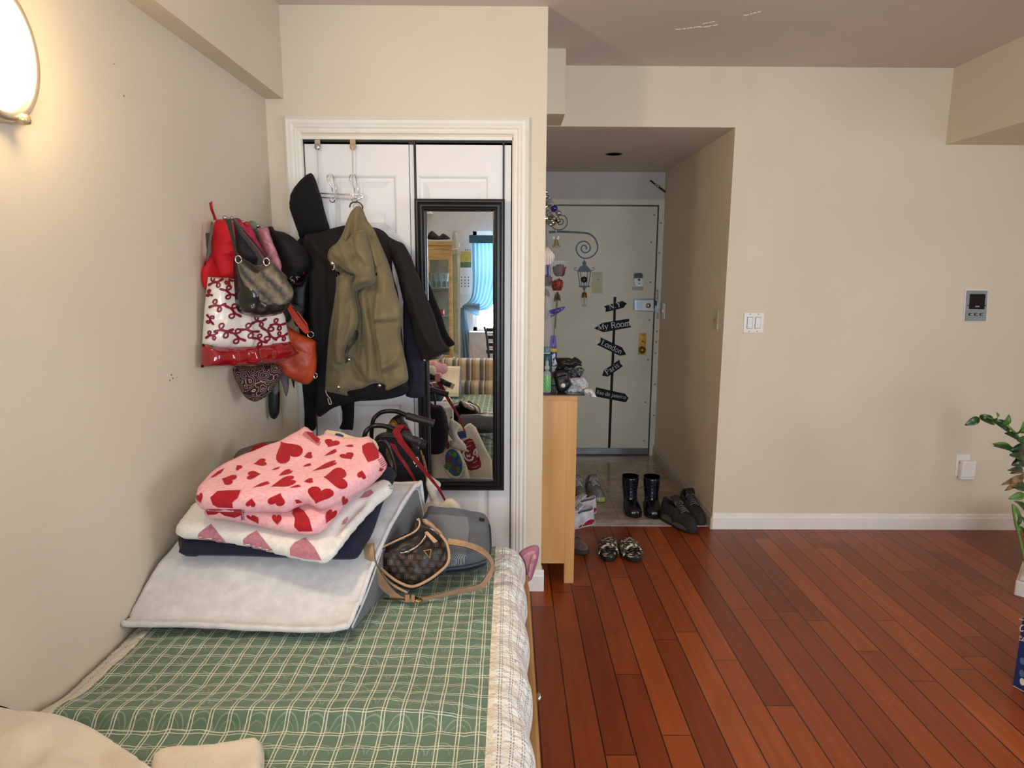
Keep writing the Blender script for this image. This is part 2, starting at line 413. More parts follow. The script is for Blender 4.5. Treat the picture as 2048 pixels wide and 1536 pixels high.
def tile_mat():
    m, nt, b = newmat('hall_tiles'); co, x, y, z = coord(nt); S = .305
    fx = ((x - .61) / S); fy = ((y - 4.42) / (S * .96)); r = wnoise(nt, fx.floor(), fy.floor())
    gap = (fx.fr() - .5).abs().gt(.4935).max((fy.fr() - .5).abs().gt(.4935))
    n = pnoise(nt, co, 5, 6, (1, 2.2, 1), .65); n2 = pnoise(nt, co, 22, 5, None, .7)
    f = E.op('MINIMUM', ((n - .4) * 2.2 + (n2 - .5) * .8 + (r - .5) * .35).max(0.0), 1.0)
    c = mix(nt, f, (150, 128, 106), (196, 178, 156)); nt.links.new(mix(nt, gap * .8, c, (104, 86, 70)), b.inputs['Base Color'])
    b.inputs['Roughness'].default_value = .17; bump(nt, b, 1.0 - gap, .3, .001); return m
M_floor = floor_mat(); M_tile = tile_mat()
M_marble = mat('marble_threshold', (206, 198, 184), .25, var=.12, vs=14, col2=(168, 160, 148))
MB().box((XL, YBK, -.06), (XR, 3.80, 0)).build('floor', M_floor).__setitem__('kind', 'structure')
struct(MB().box((XC, 3.90, -.06), (XH, YD + .1, 0)).build('floor_tiles', M_tile))
struct(MB().box((XC, 3.80, -.06), (XH, 3.90, .003), bev=.001).build('trim_threshold', M_marble))

def wallbox(name, a, b, m=None): return struct(MB().box(a, b).build(name, m or M_wall))
wallbox('wall_left', (XL - .1, YBK - .1, 0), (XL, YC + .8, ZC))
DX0, DX1, DZ = -.905, .016, 2.104
mb = MB().box((XL, YC, 0), (DX0, YC + .1, ZC)).box((DX1, YC, 0), (XC, YC + .1, ZC)).box((DX0, YC, DZ), (DX1, YC + .1, ZC))
struct(mb.build('wall_closet', M_wall))
wallbox('wall_closet_inner', (XL, YC + .7, 0), (XC - .1, YC + .8, ZC))
wallbox('wall_hall_left', (XC - .1, YC + .1, 0), (XC, YD + .1, ZC), M_wall2)
wallbox('wall_hall_right', (XH, YB, 0), (XH + .1, YD + .1, ZC), M_wall2)
wallbox('wall_back', (XH + .1, YB, 0), (XR + .1, YB + .1, ZC))
struct(MB().box((XH, YB - .0006, 0), (XH + .1, YB, ZC)).build('wall_back_corner', M_wall))
wallbox('wall_hall_header', (XC, YB, 2.317), (XH, YB + .1, ZC))
wallbox('ceiling_bulkhead', (XC, 3.50, 2.32), (.28, YB, ZC))
struct(MB().box((XC, YB + .1, 2.317), (XH, YD + .1, 2.40)).build('ceiling_hall', M_ceil))
mb = MB().box((XL, YBK, ZC), (XR, YD, ZC + .08))
rp = random.Random(3)
for (c, n, st) in (((1352, 58), 26, 3.2), ((1405, 47), 9, 2.6), ((1488, 30), 12, 3)):
    p = [c[0], c[1]]
    for k in range(n):      # flaking paint on the ceiling
        q = at(p[0], p[1], Z=ZC); q2 = at(p[0] + st + 1, p[1] - .5, Z=ZC)
        if rp.random() < .75: mb.box((q.x, q.y - .004 * rp.random(), ZC - .003), (q2.x, q.y + .007 * rp.random() + .001, ZC - .0005), 1)
        p[0] += st; p[1] += rp.uniform(-1.1, .2)
o = struct(mb.build('ceiling', [M_ceil, M_trimw]))
struct(MB().box((XL, YBK, 2.255), (-.972, YC, ZC)).build('ceiling_beam', M_wall))
struct(MB().box((2.405, YBK, 2.233), (XR, YB, ZC)).build('ceiling_beam', M_wall))
wallbox('wall_right', (XR, 1.4, 0), (XR + .1, YB, ZC)); wallbox('wall_right_rear', (XR, YBK, 0), (XR + .1, -.2, ZC))
struct(MB().box((XR, -.2, 0), (XR + .1, 1.4, .75)).box((XR, -.2, 2.2), (XR + .1, 1.4, ZC)).build('wall_right_window', M_wall))
# rear wall with two window openings
WN = ((-.47, 1.02, .77, 2.05), (1.6, 2.95, .77, 2.05))
mb = MB().box((XL, YBK - .1, 0), (-.47, YBK, ZC)).box((1.02, YBK - .1, 0), (1.6, YBK, ZC)).box((2.95, YBK - .1, 0), (XR, YBK, ZC))
for a, b, c, d in WN: mb.box((a, YBK - .1, 0), (b, YBK, c)).box((a, YBK - .1, d), (b, YBK, ZC))
struct(mb.build('wall_rear', mat('rear_paint', (214, 212, 212), .75, var=.02)))
M_glass = mat('window_glass', (240, 250, 250), .02, trans=1.0, ior=1.01, var=0)
for i, (a, b, c, d) in enumerate(WN):
    mb = MB()
    for x in (a, b - .05, (a + b) / 2 - .02): mb.box((x, YBK - .08, c), (x + .05, YBK - .03, d))
    for z in (c, d - .05, (c + d) / 2): mb.box((a, YBK - .08, z), (b, YBK - .03, z + .05))
    mb.box((a - .06, YBK - .02, c - .04), (b + .06, YBK + .07, c))
    o = struct(mb.build('window_%d' % (i + 1), M_trim)); 
mb = MB()
for y in (-.2, .575, 1.35): mb.box((XR + .03, y, .75), (XR + .07, y + .05, 2.2))
for z in (.75, 1.45, 2.15): mb.box((XR + .03, -.2, z), (XR + .07, 1.4, z + .05))
struct(mb.build('window_3', M_trim))

# baseboards
def base(name, a, b, n, h=.082, m=M_trim):
    """a..b along the wall foot, n = out of the wall"""
    a, b, n = V(a), V(b), V(n); prof = [(0, 0), (.014, 0), (.014, h * .72), (.010, h * .8), (.008, h * .93), (.004, h), (0, h)]
    mb = MB(); mb.ring([[p + n * x + V((0, 0, z)) for x, z in prof] for p in (a, b)], sm=False); return struct(mb.build(name, m))
base('baseboard_back', (XH + .0, YB - .0006, 0), (XR, YB - .0006, 0), (0, -1, 0), .098)
base('baseboard_hall_right', (XH, YD, 0), (XH, YB - .014, 0), (-1, 0, 0), .095, mat('beige_trim', (196, 184, 166), .4, var=.04))
base('baseboard_hall_left', (XC, YC, 0), (XC, YC + .055, 0), (1, 0, 0), .105)
base('baseboard_closet', (.083, YC, 0), (XC + .014, YC, 0), (0, -1, 0), .105)
base('baseboard_left', (XL, YBK, 0), (XL, YC, 0), (1, 0, 0), .1)

# closet casing: stepped moulding mitred round the opening
cp = [(0, 0), (.002, .018), (.012, .026), (.018, .020), (.030, .022), (.040, .016), (.046, .018), (.052, .012), (.060, .013), (.068, .010), (.073, 0)]
ox0, ox1, oz = -.972, .086, 2.186
rings = []
for X, Z_, sx, sz in ((ox0, 0, 1, 0), (ox0, oz, 1, -1), (ox1, oz, -1, -1), (ox1, 0, -1, 0)):
    rings.append([V((X + sx * d, YC - h, Z_ + sz * d)) for d, h in cp])
mb = MB(); mb.ring(rings, closed=False, cap=False, sm=False)
mb.box((DX0 - .001, YC - .004, 0), (DX0 + .004, YC + .06, DZ)).box((DX1 - .004, YC - .004, 0), (DX1 + .001, YC + .06, DZ)).box((DX0, YC - .004, DZ - .012), (DX1, YC + .06, DZ + .001))
struct(mb.build('trim_closet', M_trimw))
struct(MB().box((DX0 + .004, YC + .012, DZ - .030), (DX1 - .004, YC + .05, DZ - .012)).build('trim_closet_track', M_black))

# bifold closet doors with raised panels
def door_white():
    m, nt, b = newmat('white_door'); co = coord(nt)[0]
    b.inputs['Base Color'].default_value = lin((232, 232, 234)); b.inputs['Roughness'].default_value = .42
    bump(nt, b, pnoise(nt, co, 40, 4, (9, 9, .7)), .35, .0008); return m
M_leaf = door_white()
def panel(mb, x0, x1, z0, z1, y):
    """raised and fielded panel in a face lying at y (towards -y is out)"""
    def r(d, h): return [V((x0 + d, y + h, z0 + d)), V((x1 - d, y + h, z0 + d)), V((x1 - d, y + h, z1 - d)), V((x0 + d, y + h, z1 - d))]
    rs = [r(0, 0), r(.006, .002), r(.012, .009), r(.024, .010), r(.05, .002), r(.052, .001)]
    mb.ring(rs, cap=False, sm=False); o = len(mb.v); mb.add(rs[-1], [[0, 1, 2, 3]], 0, False)
def leaf(name, x0, x1, z0, z1, cols, rows, y, m):
    mb = MB(); xs = [x0] + [c for a in cols for c in a] + [x1]; zs = [z0] + [c for a in rows for c in a] + [z1]
    for i in range(len(xs) - 1):
        for j in range(len(zs) - 1):
            if i % 2 and j % 2: panel(mb, xs[i], xs[i + 1], zs[j], zs[j + 1], y)
            else: mb.add([(xs[i], y, zs[j]), (xs[i + 1], y, zs[j]), (xs[i + 1], y, zs[j + 1]), (xs[i], y, zs[j + 1])], [[0, 1, 2, 3]], 0, False)
    mb.box((x0, y + .012, z0), (x1, y + .034, z1))
    for a, b in (((x0, y, z0), (x0 + .001, y + .02, z1)), ((x1 - .001, y, z0), (x1, y + .02, z1)), ((x0, y, z1 - .001), (x1, y + .02, z1))): mb.box(a, b)
    return struct(mb.build(name, m))
LY = YC + .012
rows = [(.22, .92), (1.06, 1.58), (1.69, 1.945)]
leaf('door_1', DX0 + .009, -.440, .02, 2.083, [(-.80, -.498)], rows, LY, M_leaf)
leaf('door_2', -.410, DX1 - .008, .02, 2.083, [(-.405, -.090)], rows, LY, M_leaf)
struct(MB().box((-.438, LY + .003, .02), (-.420, LY + .03, 2.083)).build('trim_closet_strip', M_leaf))

# entrance door, frame and its ironmongery
M_edoor = mat('entrance_door_paint', (208, 206, 190), .5, var=.06, vs=2.2, col2=(192, 190, 174), bmp=.15, bs_=30)
M_eframe = mat('entrance_frame_paint', (212, 208, 194), .5, var=.05, vs=5)
M_transom = mat('transom_paint', (192, 186, 184), .6, var=.03)
struct(MB().box((XC, YD, 2.104), (XH, YD + .1, 2.317)).box((XC, YD, 0), (.235, YD + .1, 2.104)).build('wall_entrance', M_transom))
mb = MB().box((.235, YD - .012, 0), (.281, YD + .1, 2.104)).box((1.196, YD - .012, 0), (XH, YD + .1, 2.104)).box((.281, YD - .012, 2.064), (1.196, YD + .1, 2.104)).box((.24, YD - .022, 2.098), (XH, YD, 2.106))
fe = struct(mb.build('trim_entrance', M_eframe))
ed = MB().box((.286, YD, .03), (1.186, YD + .04, 2.054), bev=.002); ed = struct(ed.build('door_3', M_edoor))
struct(MB().box((.281, YD + .03, .0), (1.196, YD + .06, 2.064)).build('trim_entrance_gap', M_black))
dsw = MB().box((.286, YD - .01, .008), (1.186, YD, .062), bev=.002); dsw.box((.286, YD - .012, .0), (1.186, YD - .004, .012), 1); dsw.build('door_sweep', [mat('sweep_metal', (120, 122, 128), .3, .8, var=.1), M_black], ed)
F5 = yframe(YD)
sc = MB()
for p in C(7, (830, 235), (810, 415), (805, 683), (798, 935), (788, 1200), (772, 1485)) + C(8, (797, 425)):
    a, b = F5.uv(*p); sc.lathe([(.009, 0), (.008, .004), (.001, .005)], F5.w(a, b), 0, 10, T=None) if False else sc.ball(F5.w(a, b), .0085, 0, 5, sc=(1, .45, 1))
sc.build('screw', mat('painted_screw', (150, 146, 128), .5, var=.1), ed)
sc = MB()
for p in C(7, (873, 288), (862, 488), (845, 1010), (840, 1080), (835, 1155), (832, 1363)) + C(8, (863, 245)):
    a, b = F5.uv(*p); sc.ball(F5.w(a, b, .012), .0085, 0, 5, sc=(1, .45, 1))
sc.build('screw', mat('painted_screw2', (158, 154, 138), .5, var=.1), fe)
mb = MB(); mb.lathe([(.0, 0), (.052, 0), (.056, .001), (.058, .003), (.056, .004), (.05, .0)], tuple(at(1228, 308, Z=2.3165)), 0, 32)
l = at(1228, 308, Z=2.317)
cl = MB(); cl.lathe([(.045, -.001), (.050, -.003), (.056, -.002), (.058, .0)], l, 1, 32); cl.lathe([(.001, -.0015), (.047, -.0015)], l, 0, 32)
tag(cl.build('recessed_light', [mat('dark_opening', (10, 9, 9), .9), mat('light_rim', (90, 76, 66), .5)]), 'dark unlit round recessed light in the hall ceiling', 'ceiling light')

# a few scuffs on the plaster

# small scuffs on the left wall plaster
mb = MB()
for u, v, r in ((343, 750, .0035), (346, 757, .003), (340, 761, .003), (248, 192, .003), (353, 755, .002), (228, 128, .002)):
    q = at(u, v, X=XL + .0006); mb.add([q + V((0, r * 1.4 * math.cos(a) * (1 + .4 * math.sin(3 * a)), r * math.sin(a))) for a in [2 * PI * k / 9 for k in range(9)]], [list(range(9))], 0, False)
sf_ = struct(mb.build('wall_left_scuffs', mat('scuff_grey', (128, 136, 136), .8)))
# ================================================================== the daybed and what lies on it
def strip(mb, A, B, m=0, th=.003):
    """a band between two edge paths with real thickness"""
    A = [V(p) for p in A]; B = [V(p) for p in B]; rings = []
    for i in range(len(A)):
        t = (A[min(i + 1, len(A) - 1)] - A[max(i - 1, 0)]); n = t.cross(B[i] - A[i]).normalized() * th / 2
        rings.append([A[i] + n, B[i] + n, B[i] - n, A[i] - n])
    return mb.ring(rings, m, True, sm=False)
def tw(pts, **k):      # pixels -> world points on a plane
    return [at(u, v, **k) for u, v in pts]
BZ = .55
M_birch = mat('birch_wood', (206, 158, 100), .4, var=.14, vs=3, sc3=(1, 1, 5), col2=(184, 132, 78))
M_birch_s = mat('birch_side', (206, 160, 102), .38, var=.1, vs=2.2, sc3=(6, 6, .8), col2=(190, 140, 84), bmp=.05)
bed = thing('daybed', 'pale wood daybed with drawers under a green plaid quilt beside the left wall', 'bed', (-.5, 1.4, 0))
mb = MB().box((-1.04, .5, .02), (.062, 2.28, .398), bev=.004).box((-1.04, .5, .39), (.074, 2.30, .412), bev=.004).box((-1.04, 2.28, .0), (.070, 2.30, .412), bev=.003)
mb.build('frame', M_birch, bed)
for i, (a, b) in enumerate(((.53, 1.375), (1.385, 2.24))):
    d = MB().box((.050, a, .05), (.078, b, .392), bev=.002).build('drawer', M_birch, bed)
    for yy in ((a + b) / 2,):
        kc = at(1075, 1395, X=.098) if i else V((.098, .95, .22))
        k = MB(); k.lathe([(.001, -.022), (.006, -.02), (.006, -.008), (.012, -.003), (.0155, .003), (.0145, .009), (.009, .0125), (.001, .0135)], kc, 0, 20, 'x'); k.build('knob', M_steel, d)
def stripe_mat():
    m, nt, b = newmat('striped_upholstery'); co, x, y, z = coord(nt); f = ((x + 3) / .115).fr(); r = nt.nodes.new('ShaderNodeValToRGB'); e = r.color_ramp.elements
    r.color_ramp.interpolation = 'CONSTANT'; e[0].position = 0; e[0].color = lin((186, 172, 148)); e[1].position = .3; e[1].color = lin((92, 92, 96))
    for p, c in ((.5, (130, 118, 102)), (.6, (190, 178, 156)), (.7, (84, 84, 88)), (.78, (160, 138, 108))): q = e.new(p); q.color = lin(c)
    nt.links.new(f.k, r.inputs[0]); nt.links.new(r.outputs[0], b.inputs['Base Color']); b.inputs['Roughness'].default_value = .8; return m
M_stripe = stripe_mat()
MB().box((-1.03, .26, .05), (.09, .46, .80), bev=.035, seg=4).build('armrest', M_stripe, bed)
MB().box((-1.0, .47, .44), (.05, .66, .64), bev=.04, seg=4).build('bolster', M_stripe, bed)
MB().box((-1.0, .50, .44), (.0, 2.20, .498), bev=.03, seg=3).build('mattress', mat('mattress', (226, 222, 214), .8), bed)

def quilt_mat():
    m, nt, b = newmat('plaid_quilt'); uv, s, t, _ = coord(nt, 'UV'); 
    n1 = pnoise(nt, uv, 9, 2); n2 = pnoise(nt, uv, 30, 2); n3 = pnoise(nt, uv, 3.1, 2)
    P = .0413
    sx = (s + (n1 - .5) * .004 + 5) / P; sy = (t + (n2 - .5) * .007 + (n1 - .5) * .008 + 5) / P
    def dbl(f, w=.032): f = f.fr(); return ((f - .42).abs().lt(w)).max((f - .58).abs().lt(w))
    l1 = dbl(sx, .026); l2 = dbl(sy, .025) * (n2 * 1.0).gt(.22)
    fx = (sx / 1.5 + (sy / 1.5).floor() * .5).fr() - .5; fy = (sy / 1.5).fr()
    rr = (fx * fx + fy * fy * .8).sqrt(); arc = ((rr - .46).abs().lt(.022)).max((rr - .30).abs().lt(.016) * .7)
    green = mix(nt, n3, (88, 116, 98), (112, 140, 120)); green = mix(nt, arc * .5, green, (170, 184, 164))
    g = mix(nt, l1 * .95, green, (234, 234, 214)); g = mix(nt, l2 * .88, g, (228, 230, 210))
    q = (s / .027).fr(); dots = (t / .009).fr().lt(.6); q2 = (t / .022 + (n2 - .5) * 2.0).fr()
    d1 = ((q - .25).abs().lt(.04)).max((q - .48).abs().lt(.036)) * dots; d2 = (q2 - .5).abs().lt(.03) * .5
    wht = mix(nt, d1.max(d2) * .8, mix(nt, n1, (236, 234, 226), (246, 244, 240)), (46, 60, 66))
    border = s.gt(-.045).max(s.lt(-.985)); plainb = ((s + .038).abs().lt(.008)).max((s + .994).abs().lt(.008))
    wht = mix(nt, plainb, wht, (238, 230, 212))
    nt.links.new(mix(nt, border, g, wht), b.inputs['Base Color']); b.inputs['Roughness'].default_value = .75; b.inputs['Sheen Weight'].default_value = .15
    n5 = pnoise(nt, uv, 55, 2); h = arc * -.35 + n5 * (border * 1.8 + .5) + n2 * .8 + l2 * .3; bump(nt, b, h, 1.0, .006); return m
rq = random.Random(5)
def quilt():
    me = bpy.data.meshes.new('quilt'); X0, X1, Y0, Y1, r = -1.045, -.028, .68, 2.205, .085
    ns, nt_ = 130, 200; S = [X0 + (X1 + r * PI / 2 + .016 - X0) * i / ns for i in range(ns + 1)]; Tt = [Y0 + (Y1 + r * PI / 2 + .016 - Y0) * j / nt_ for j in range(nt_ + 1)]
    vs = []; uvs = []
    for t in Tt:
        for s in S:
            ex, ey = max(0, s - X1), max(0, t - Y1); L = math.hypot(ex, ey); k_ = min(1, (r * PI / 2 + .016) / max(L, 1e-6)); ex, ey, L = ex * k_, ey * k_, L * k_; bx, by = min(s, X1), min(t, Y1); z = BZ
            if L > 0:
                th = min(L / r, PI / 2); dx, dy = ex / L, ey / L; ho = r * math.sin(th); z -= r * (1 - math.cos(th)) + max(0, L - r * PI / 2)
                bx += dx * ho; by += dy * ho
                wv = .006 * math.sin(t * 26 + s * 9) * min(1, L / r); bx += dx * wv; by += dy * wv
            z += .0035 * noise.fractal(V((s * 9, t * 9, 0)), 1, 2, 3) + .004 * noise.noise(V((s * 24, t * 24, 3)))
            # a soft roll across the quilt near the foot of the frame
            yr = 1.285 + .015 * s; fade = 1 / (1 + math.exp((s + .12) / .05)); k = (t - yr)
            z += fade * (.032 * math.exp(-(max(k, 0) / .10) ** 2) * (1 / (1 + math.exp(-k / .006))))
            z += .008 * math.exp(-((t - 1.02 - .1 * s) / .05) ** 2)
            # slack wrinkles at the far side
            if s > -.1: z += .003 * math.sin(t * 60 + 8 * s)
            z -= .02 * max(0, (1.0 - (s - X0) / .05)) 
            vs.append(V((max(bx, X0), by, z)) - V((-.5, 1.4, 0))); uvs.append((s, t))
    fs = [[j * (ns + 1) + i, j * (ns + 1) + i + 1, (j + 1) * (ns + 1) + i + 1, (j + 1) * (ns + 1) + i] for j in range(nt_) for i in range(ns)]
    me.from_pydata(vs, [], fs); ul = me.uv_layers.new(name='UVMap')
    for p in me.polygons:
        p.use_smooth = True
        for li, vi in zip(p.loop_indices, p.vertices): ul.data[li].uv = uvs[vi]
    o = bpy.data.objects.new('quilt', me); COL.objects.link(o); o.location = (-.5, 1.4, 0); me.materials.append(quilt_mat())
    d = o.modifiers.new('solid', 'SOLIDIFY'); d.thickness = .008; d.offset = -1
    return tag(o, 'green plaid quilt with a white stitched border spread over the daybed', 'quilt')
quilt()

# ---- wedge cushion and towel
NL, NR, FR, FL_ = V((-1.035, 1.70, BZ + .006)), V((-.425, 1.655, BZ + .006)), V((-.325, 2.27, BZ + .006)), V((-.93, 2.27, BZ + .006))
def wd(s, t, z):
    s = s + (.045 * max(0, 1 - z / .16) if s > .9 and t > -.01 else 0) * min(1, max(0, t) * 5)
    a = NL.lerp(NR, s); b = FL_.lerp(FR, s); return a.lerp(b, t) + V((0, 0, z))
prof = [(0, 0), (-.005, .012), (.02, .026), (.22, .100), (.5, .168), (.84, .208), (.91, .212), (.96, .206), (1.0, .185), (1.02, .15), (1.02, .05), (1.01, 0)]
def ztop(t):
    P = prof[2:10]
    if t <= P[0][0]: return P[0][1]
    for (a, b), (c, d) in zip(P, P[1:]):
        if t <= c: return b + (d - b) * (t - a) / (c - a)
    return P[-1][1]
def side_mat():
    m, nt, b = newmat('quilted_mesh_grey'); co, x, y, z = coord(nt); f = ((y + z * .75) / .012).fr(); f2 = ((x * 1.0 + z) / .004).fr()
    nt.links.new(mix(nt, (f - .5).abs() * 1.2, (128, 130, 134), (88, 90, 95)), b.inputs['Base Color']); b.inputs['Roughness'].default_value = .8
    bump(nt, b, (f - .5).abs() + (f2 - .5).abs() * .2, .7, .003); return m
we = thing('wedge_cushion', 'grey mesh sided foam wedge cushion under the white towel on the daybed', 'cushion', (-.68, 1.95, BZ))
mb = MB(); mb.ring([[wd(s, t, z) for t, z in prof] for s in (0, .5, 1)], 0, True, sm=False); mb.build('foam_body', side_mat(), we)
mb = MB(); mb.tube([wd(1.002, t, z) for t, z in cr([(t, z) for t, z in prof[1:11]], 3, False)], .0035, 0, 6); mb.build('piping', mat('white_piping', (225, 225, 228), .7), we)
mb = MB(); mb.ring([[wd(s, t, z) for t, z in ((1.021, .02), (1.021, .15), (1.026, .15), (1.026, .02))] for s in (.02, .98)], 0, True, sm=False); mb.build('back_panel', mat('cream_cotton', (226, 216, 196), .8), we)
M_towel = mat('terry_towel', (246, 246, 250), .95, var=.04, vs=30, bmp=1.0, bs_=420, sheen=.4, dist=.003)
na, nb_ = 70, 80; mb = MB(); vs = []
for j in range(nb_ + 1):
    t = -.075 + 1.145 * j / nb_
    for i in range(na + 1):
        s = -.03 + 1.035 * i / na; tt = t
        if t < .0: z = .006 + .018 * math.exp(t * 18) 
        else: z = ztop(t) + .004
        if t > .97: z = ztop(.97) + .004 - max(0, t - 1.03) * 2.4
        z += .0035 * noise.fractal(V((s * 5, t * 7, 2)), 1, 2, 3) + .0025 * math.sin(s * 9 + t * 16)
        p = NL.lerp(NR, s).lerp(FL_.lerp(FR, s), tt)
        # near edge runs a little askew and its corners fold out
        if t < .08: k = (.08 - t) / .155; p += V((-.02 * k * (s < .2) , -.012 * k * (.5 - s), 0))
        if s > .93 and t < .06: z += .012 * (s - .93) / .1
        p.x = max(p.x, -1.043); p.z = BZ + .018 + z; vs.append(p)
mb.add(vs, [[j * (na + 1) + i, j * (na + 1) + i + 1, (j + 1) * (na + 1) + i + 1, (j + 1) * (na + 1) + i] for j in range(nb_) for i in range(na)])
mb.tube([vs[i] + V((0, 0, .003)) for i in range(na + 1)], .0055, 0, 8); mb.tube([vs[j * (na + 1) + na] for j in range(nb_ + 1)], .004, 0, 6)
tag(mb.build('towel', M_towel, solid=.007), 'white terry towel spread over the wedge cushion under the folded sweaters', 'towel')

# ---- folded sweaters
slope = (wd(.5, .95, .215) - wd(.5, .1, .05)).normalized(); acr = (NR - NL).normalized()
FS = Frame(wd(.5, .4, ztop(.4) + .034), acr, slope)
def knit(name, col, v=.06, **k): return mat(name, col, .9, var=v, vs=120, bmp=.5, bs_=900, sheen=.05, dist=.001, **k)
M_navy = knit('navy_knit', (26, 28, 54)); M_cream = knit('cream_knit', (236, 232, 226), .03); M_mauve = knit('mauve_knit', (196, 128, 142), .08)
M_pink = mat('pink_melange_knit', (238, 186, 190), .9, var=.12, vs=90, sc3=(1, 2.2, 1), col2=(228, 162, 170), bmp=.5, bs_=800, sheen=.05); M_red = knit('red_knit', (176, 14, 30), .1)
S5 = lambda *p: C(5, *p)
def px(F, pts, h): return F.px(pts, h)
nav = MB()
nav.puff(px(FS, S5((68, 905), (75, 990), (110, 1035), (500, 1035), (900, 1050), (1250, 1062), (1440, 1050), (1490, 985), (1560, 870), (1640, 640), (1735, 440), (1690, 385), (1600, 395), (1300, 520), (800, 600), (300, 760), (110, 860)), .024), FS, .023, .95, R=.028, res=.014, off=.028, ns=(.003, 8, 8))
tag(nav.build('sweater', M_navy), 'folded navy blue sweater at the bottom of the stack', 'sweater', 'folded sweaters')
wh = MB()
wh.puff(px(FS, S5((45, 840), (75, 890), (250, 905), (600, 960), (900, 1040), (1130, 1082), (1225, 1068), (1300, 990), (1450, 800), (1600, 640), (1700, 560), (1712, 505), (1660, 478), (1600, 490), (1400, 560), (1000, 600), (500, 640), (210, 655), (110, 750)), .078), FS, .026, .85, R=.034, res=.012, off=.078, ns=(.004, 7, 7),
        folds=[(px(FS, S5((1200, 1050), (1240, 930), (1330, 790), (1480, 640)), .1), .010, -.018), (px(FS, S5((1280, 1000), (1400, 830), (1560, 650), (1690, 540)), .1), .02, .012)])
bv = wh.bvh()
for pts in (((315, 800), (365, 860), (435, 945), (330, 925), (210, 905), (225, 865)), ((665, 850), (730, 930), (800, 1015), (690, 990), (565, 955), (562, 920), (600, 885)),
            ((1040, 905), (1110, 980), (1165, 1078), (1040, 1068), (925, 1040), (920, 985), (960, 940)), ((1455, 605), (1500, 555), (1545, 535), (1565, 560), (1530, 590)), ((1315, 808), (1330, 770), (1362, 742), (1368, 765), (1345, 795))):
    wh.patch(S5(*pts), 1, bv)
for k in range(9): # blanket stitches at the cuff
    a = S5((1672 + k * 4.2 - (k > 4) * (k - 4) * 3, 492 + k * 12), (1712 - abs(k - 4) * 3, 488 + k * 13)); wh.rib(a, 1.0, 2, bv, smooth=0, lift=.002)
tag(wh.build('sweater', [M_cream, M_mauve, M_navy]), 'folded cream sweater with large dusty pink hearts in the middle of the stack', 'sweater', 'folded sweaters')

pk = MB()
pk.puff(px(FS, S5((270, 690), (285, 735), (400, 745), (560, 775), (800, 830), (960, 858), (1080, 860), (1190, 820), (1300, 700), (1420, 560), (1640, 380), (1500, 300), (900, 400), (400, 600)), .132), FS, .024, .85, R=.026, res=.011, off=.132, ns=(.003, 8, 8), seed=2)
pk.puff(px(FS, S5((200, 590), (205, 640), (250, 668), (450, 680), (700, 678), (880, 680), (960, 645), (1040, 620), (1130, 655), (1230, 640), (1400, 560), (1560, 460), (1660, 360), (1655, 320), (1600, 240), (1570, 180), (1530, 172), (1450, 182), (1380, 175), (1200, 140), (1150, 165), (1100, 110), (1045, 88), (960, 140), (850, 195), (700, 250), (480, 340), (330, 430), (250, 520)), .185), FS, .036, .8, R=.036, res=.010, off=.186, ns=(.010, 6, 6), seed=4,
        folds=[(px(FS, S5((960, 650), (1040, 600), (1130, 600)), .2), .014, -.012), (px(FS, S5((1000, 640), (1100, 660), (1190, 640)), .2), .02, .012)])
bv = pk.bvh()
for T, A, B in (((850, 165), (1015, 245), (850, 330)), ((1025, 285), (1080, 250), (1088, 290)), ((640, 340), (720, 300), (735, 345)), ((515, 348), (555, 362), (515, 388)), ((395, 452), (510, 432), (455, 497)),
                ((700, 415), (612, 400), (600, 455)), ((770, 388), (840, 362), (830, 376)), ((830, 432), (905, 382), (935, 402)), ((630, 522), (740, 476), (755, 492)), ((770, 515), (925, 432), (952, 490)), ((915, 522), (985, 500), (1000, 512)),
                ((1025, 475), (1088, 450), (1092, 480)), ((1180, 280), (1265, 228), (1272, 248)), ((1395, 305), (1305, 275), (1390, 252)), ((1015, 360), (1072, 336), (1080, 350)), ((1085, 398), (1250, 316), (1262, 345)),
                ((1175, 440), (1330, 382), (1345, 520)), ((1475, 385), (1440, 432), (1497, 450)), ((1215, 212), (1205, 150), (1300, 172)), ((1340, 202), (1400, 192), (1402, 206)), ((240, 640), (205, 590), (245, 565)),
                ((630, 600), (585, 655), (650, 662)), ((850, 560), (755, 632), (862, 655)), ((1120, 645), (1085, 520), (1250, 550)), ((1325, 662), (1328, 588), (1365, 615)),
                ((1195, 800), (1215, 700), (1280, 710)), ((685, 800), (590, 740), (655, 738)), ((825, 808), (788, 738), (852, 740))):
    pk.patch(S5(*heart(T, A, B)), 1, bv)
for pts in (((1520, 325), (1480, 250), (1475, 200), (1520, 175), (1560, 178), (1600, 240), (1605, 290), (1560, 312)), ((545, 540), (450, 542), (365, 548), (310, 595), (330, 650), (370, 672), (485, 676), (475, 635), (520, 600)),
            ((275, 690), (300, 683), (420, 684), (550, 684), (550, 730), (500, 752), (420, 735), (380, 710), (355, 725), (290, 728)), ((945, 690), (985, 672), (1030, 700), (1070, 760), (1095, 855), (990, 856), (955, 820), (960, 760), (938, 720)),
            ((1040, 90), (1090, 96), (1155, 150), (1130, 178), (1085, 140)), ((1605, 392), (1612, 366), (1640, 375), (1622, 395)), ((970, 640), (958, 612), (985, 612), (1018, 630)), ((310, 445), (370, 395), (420, 370), (390, 410), (335, 440))):
    pk.patch(S5(*pts), 1, bv)
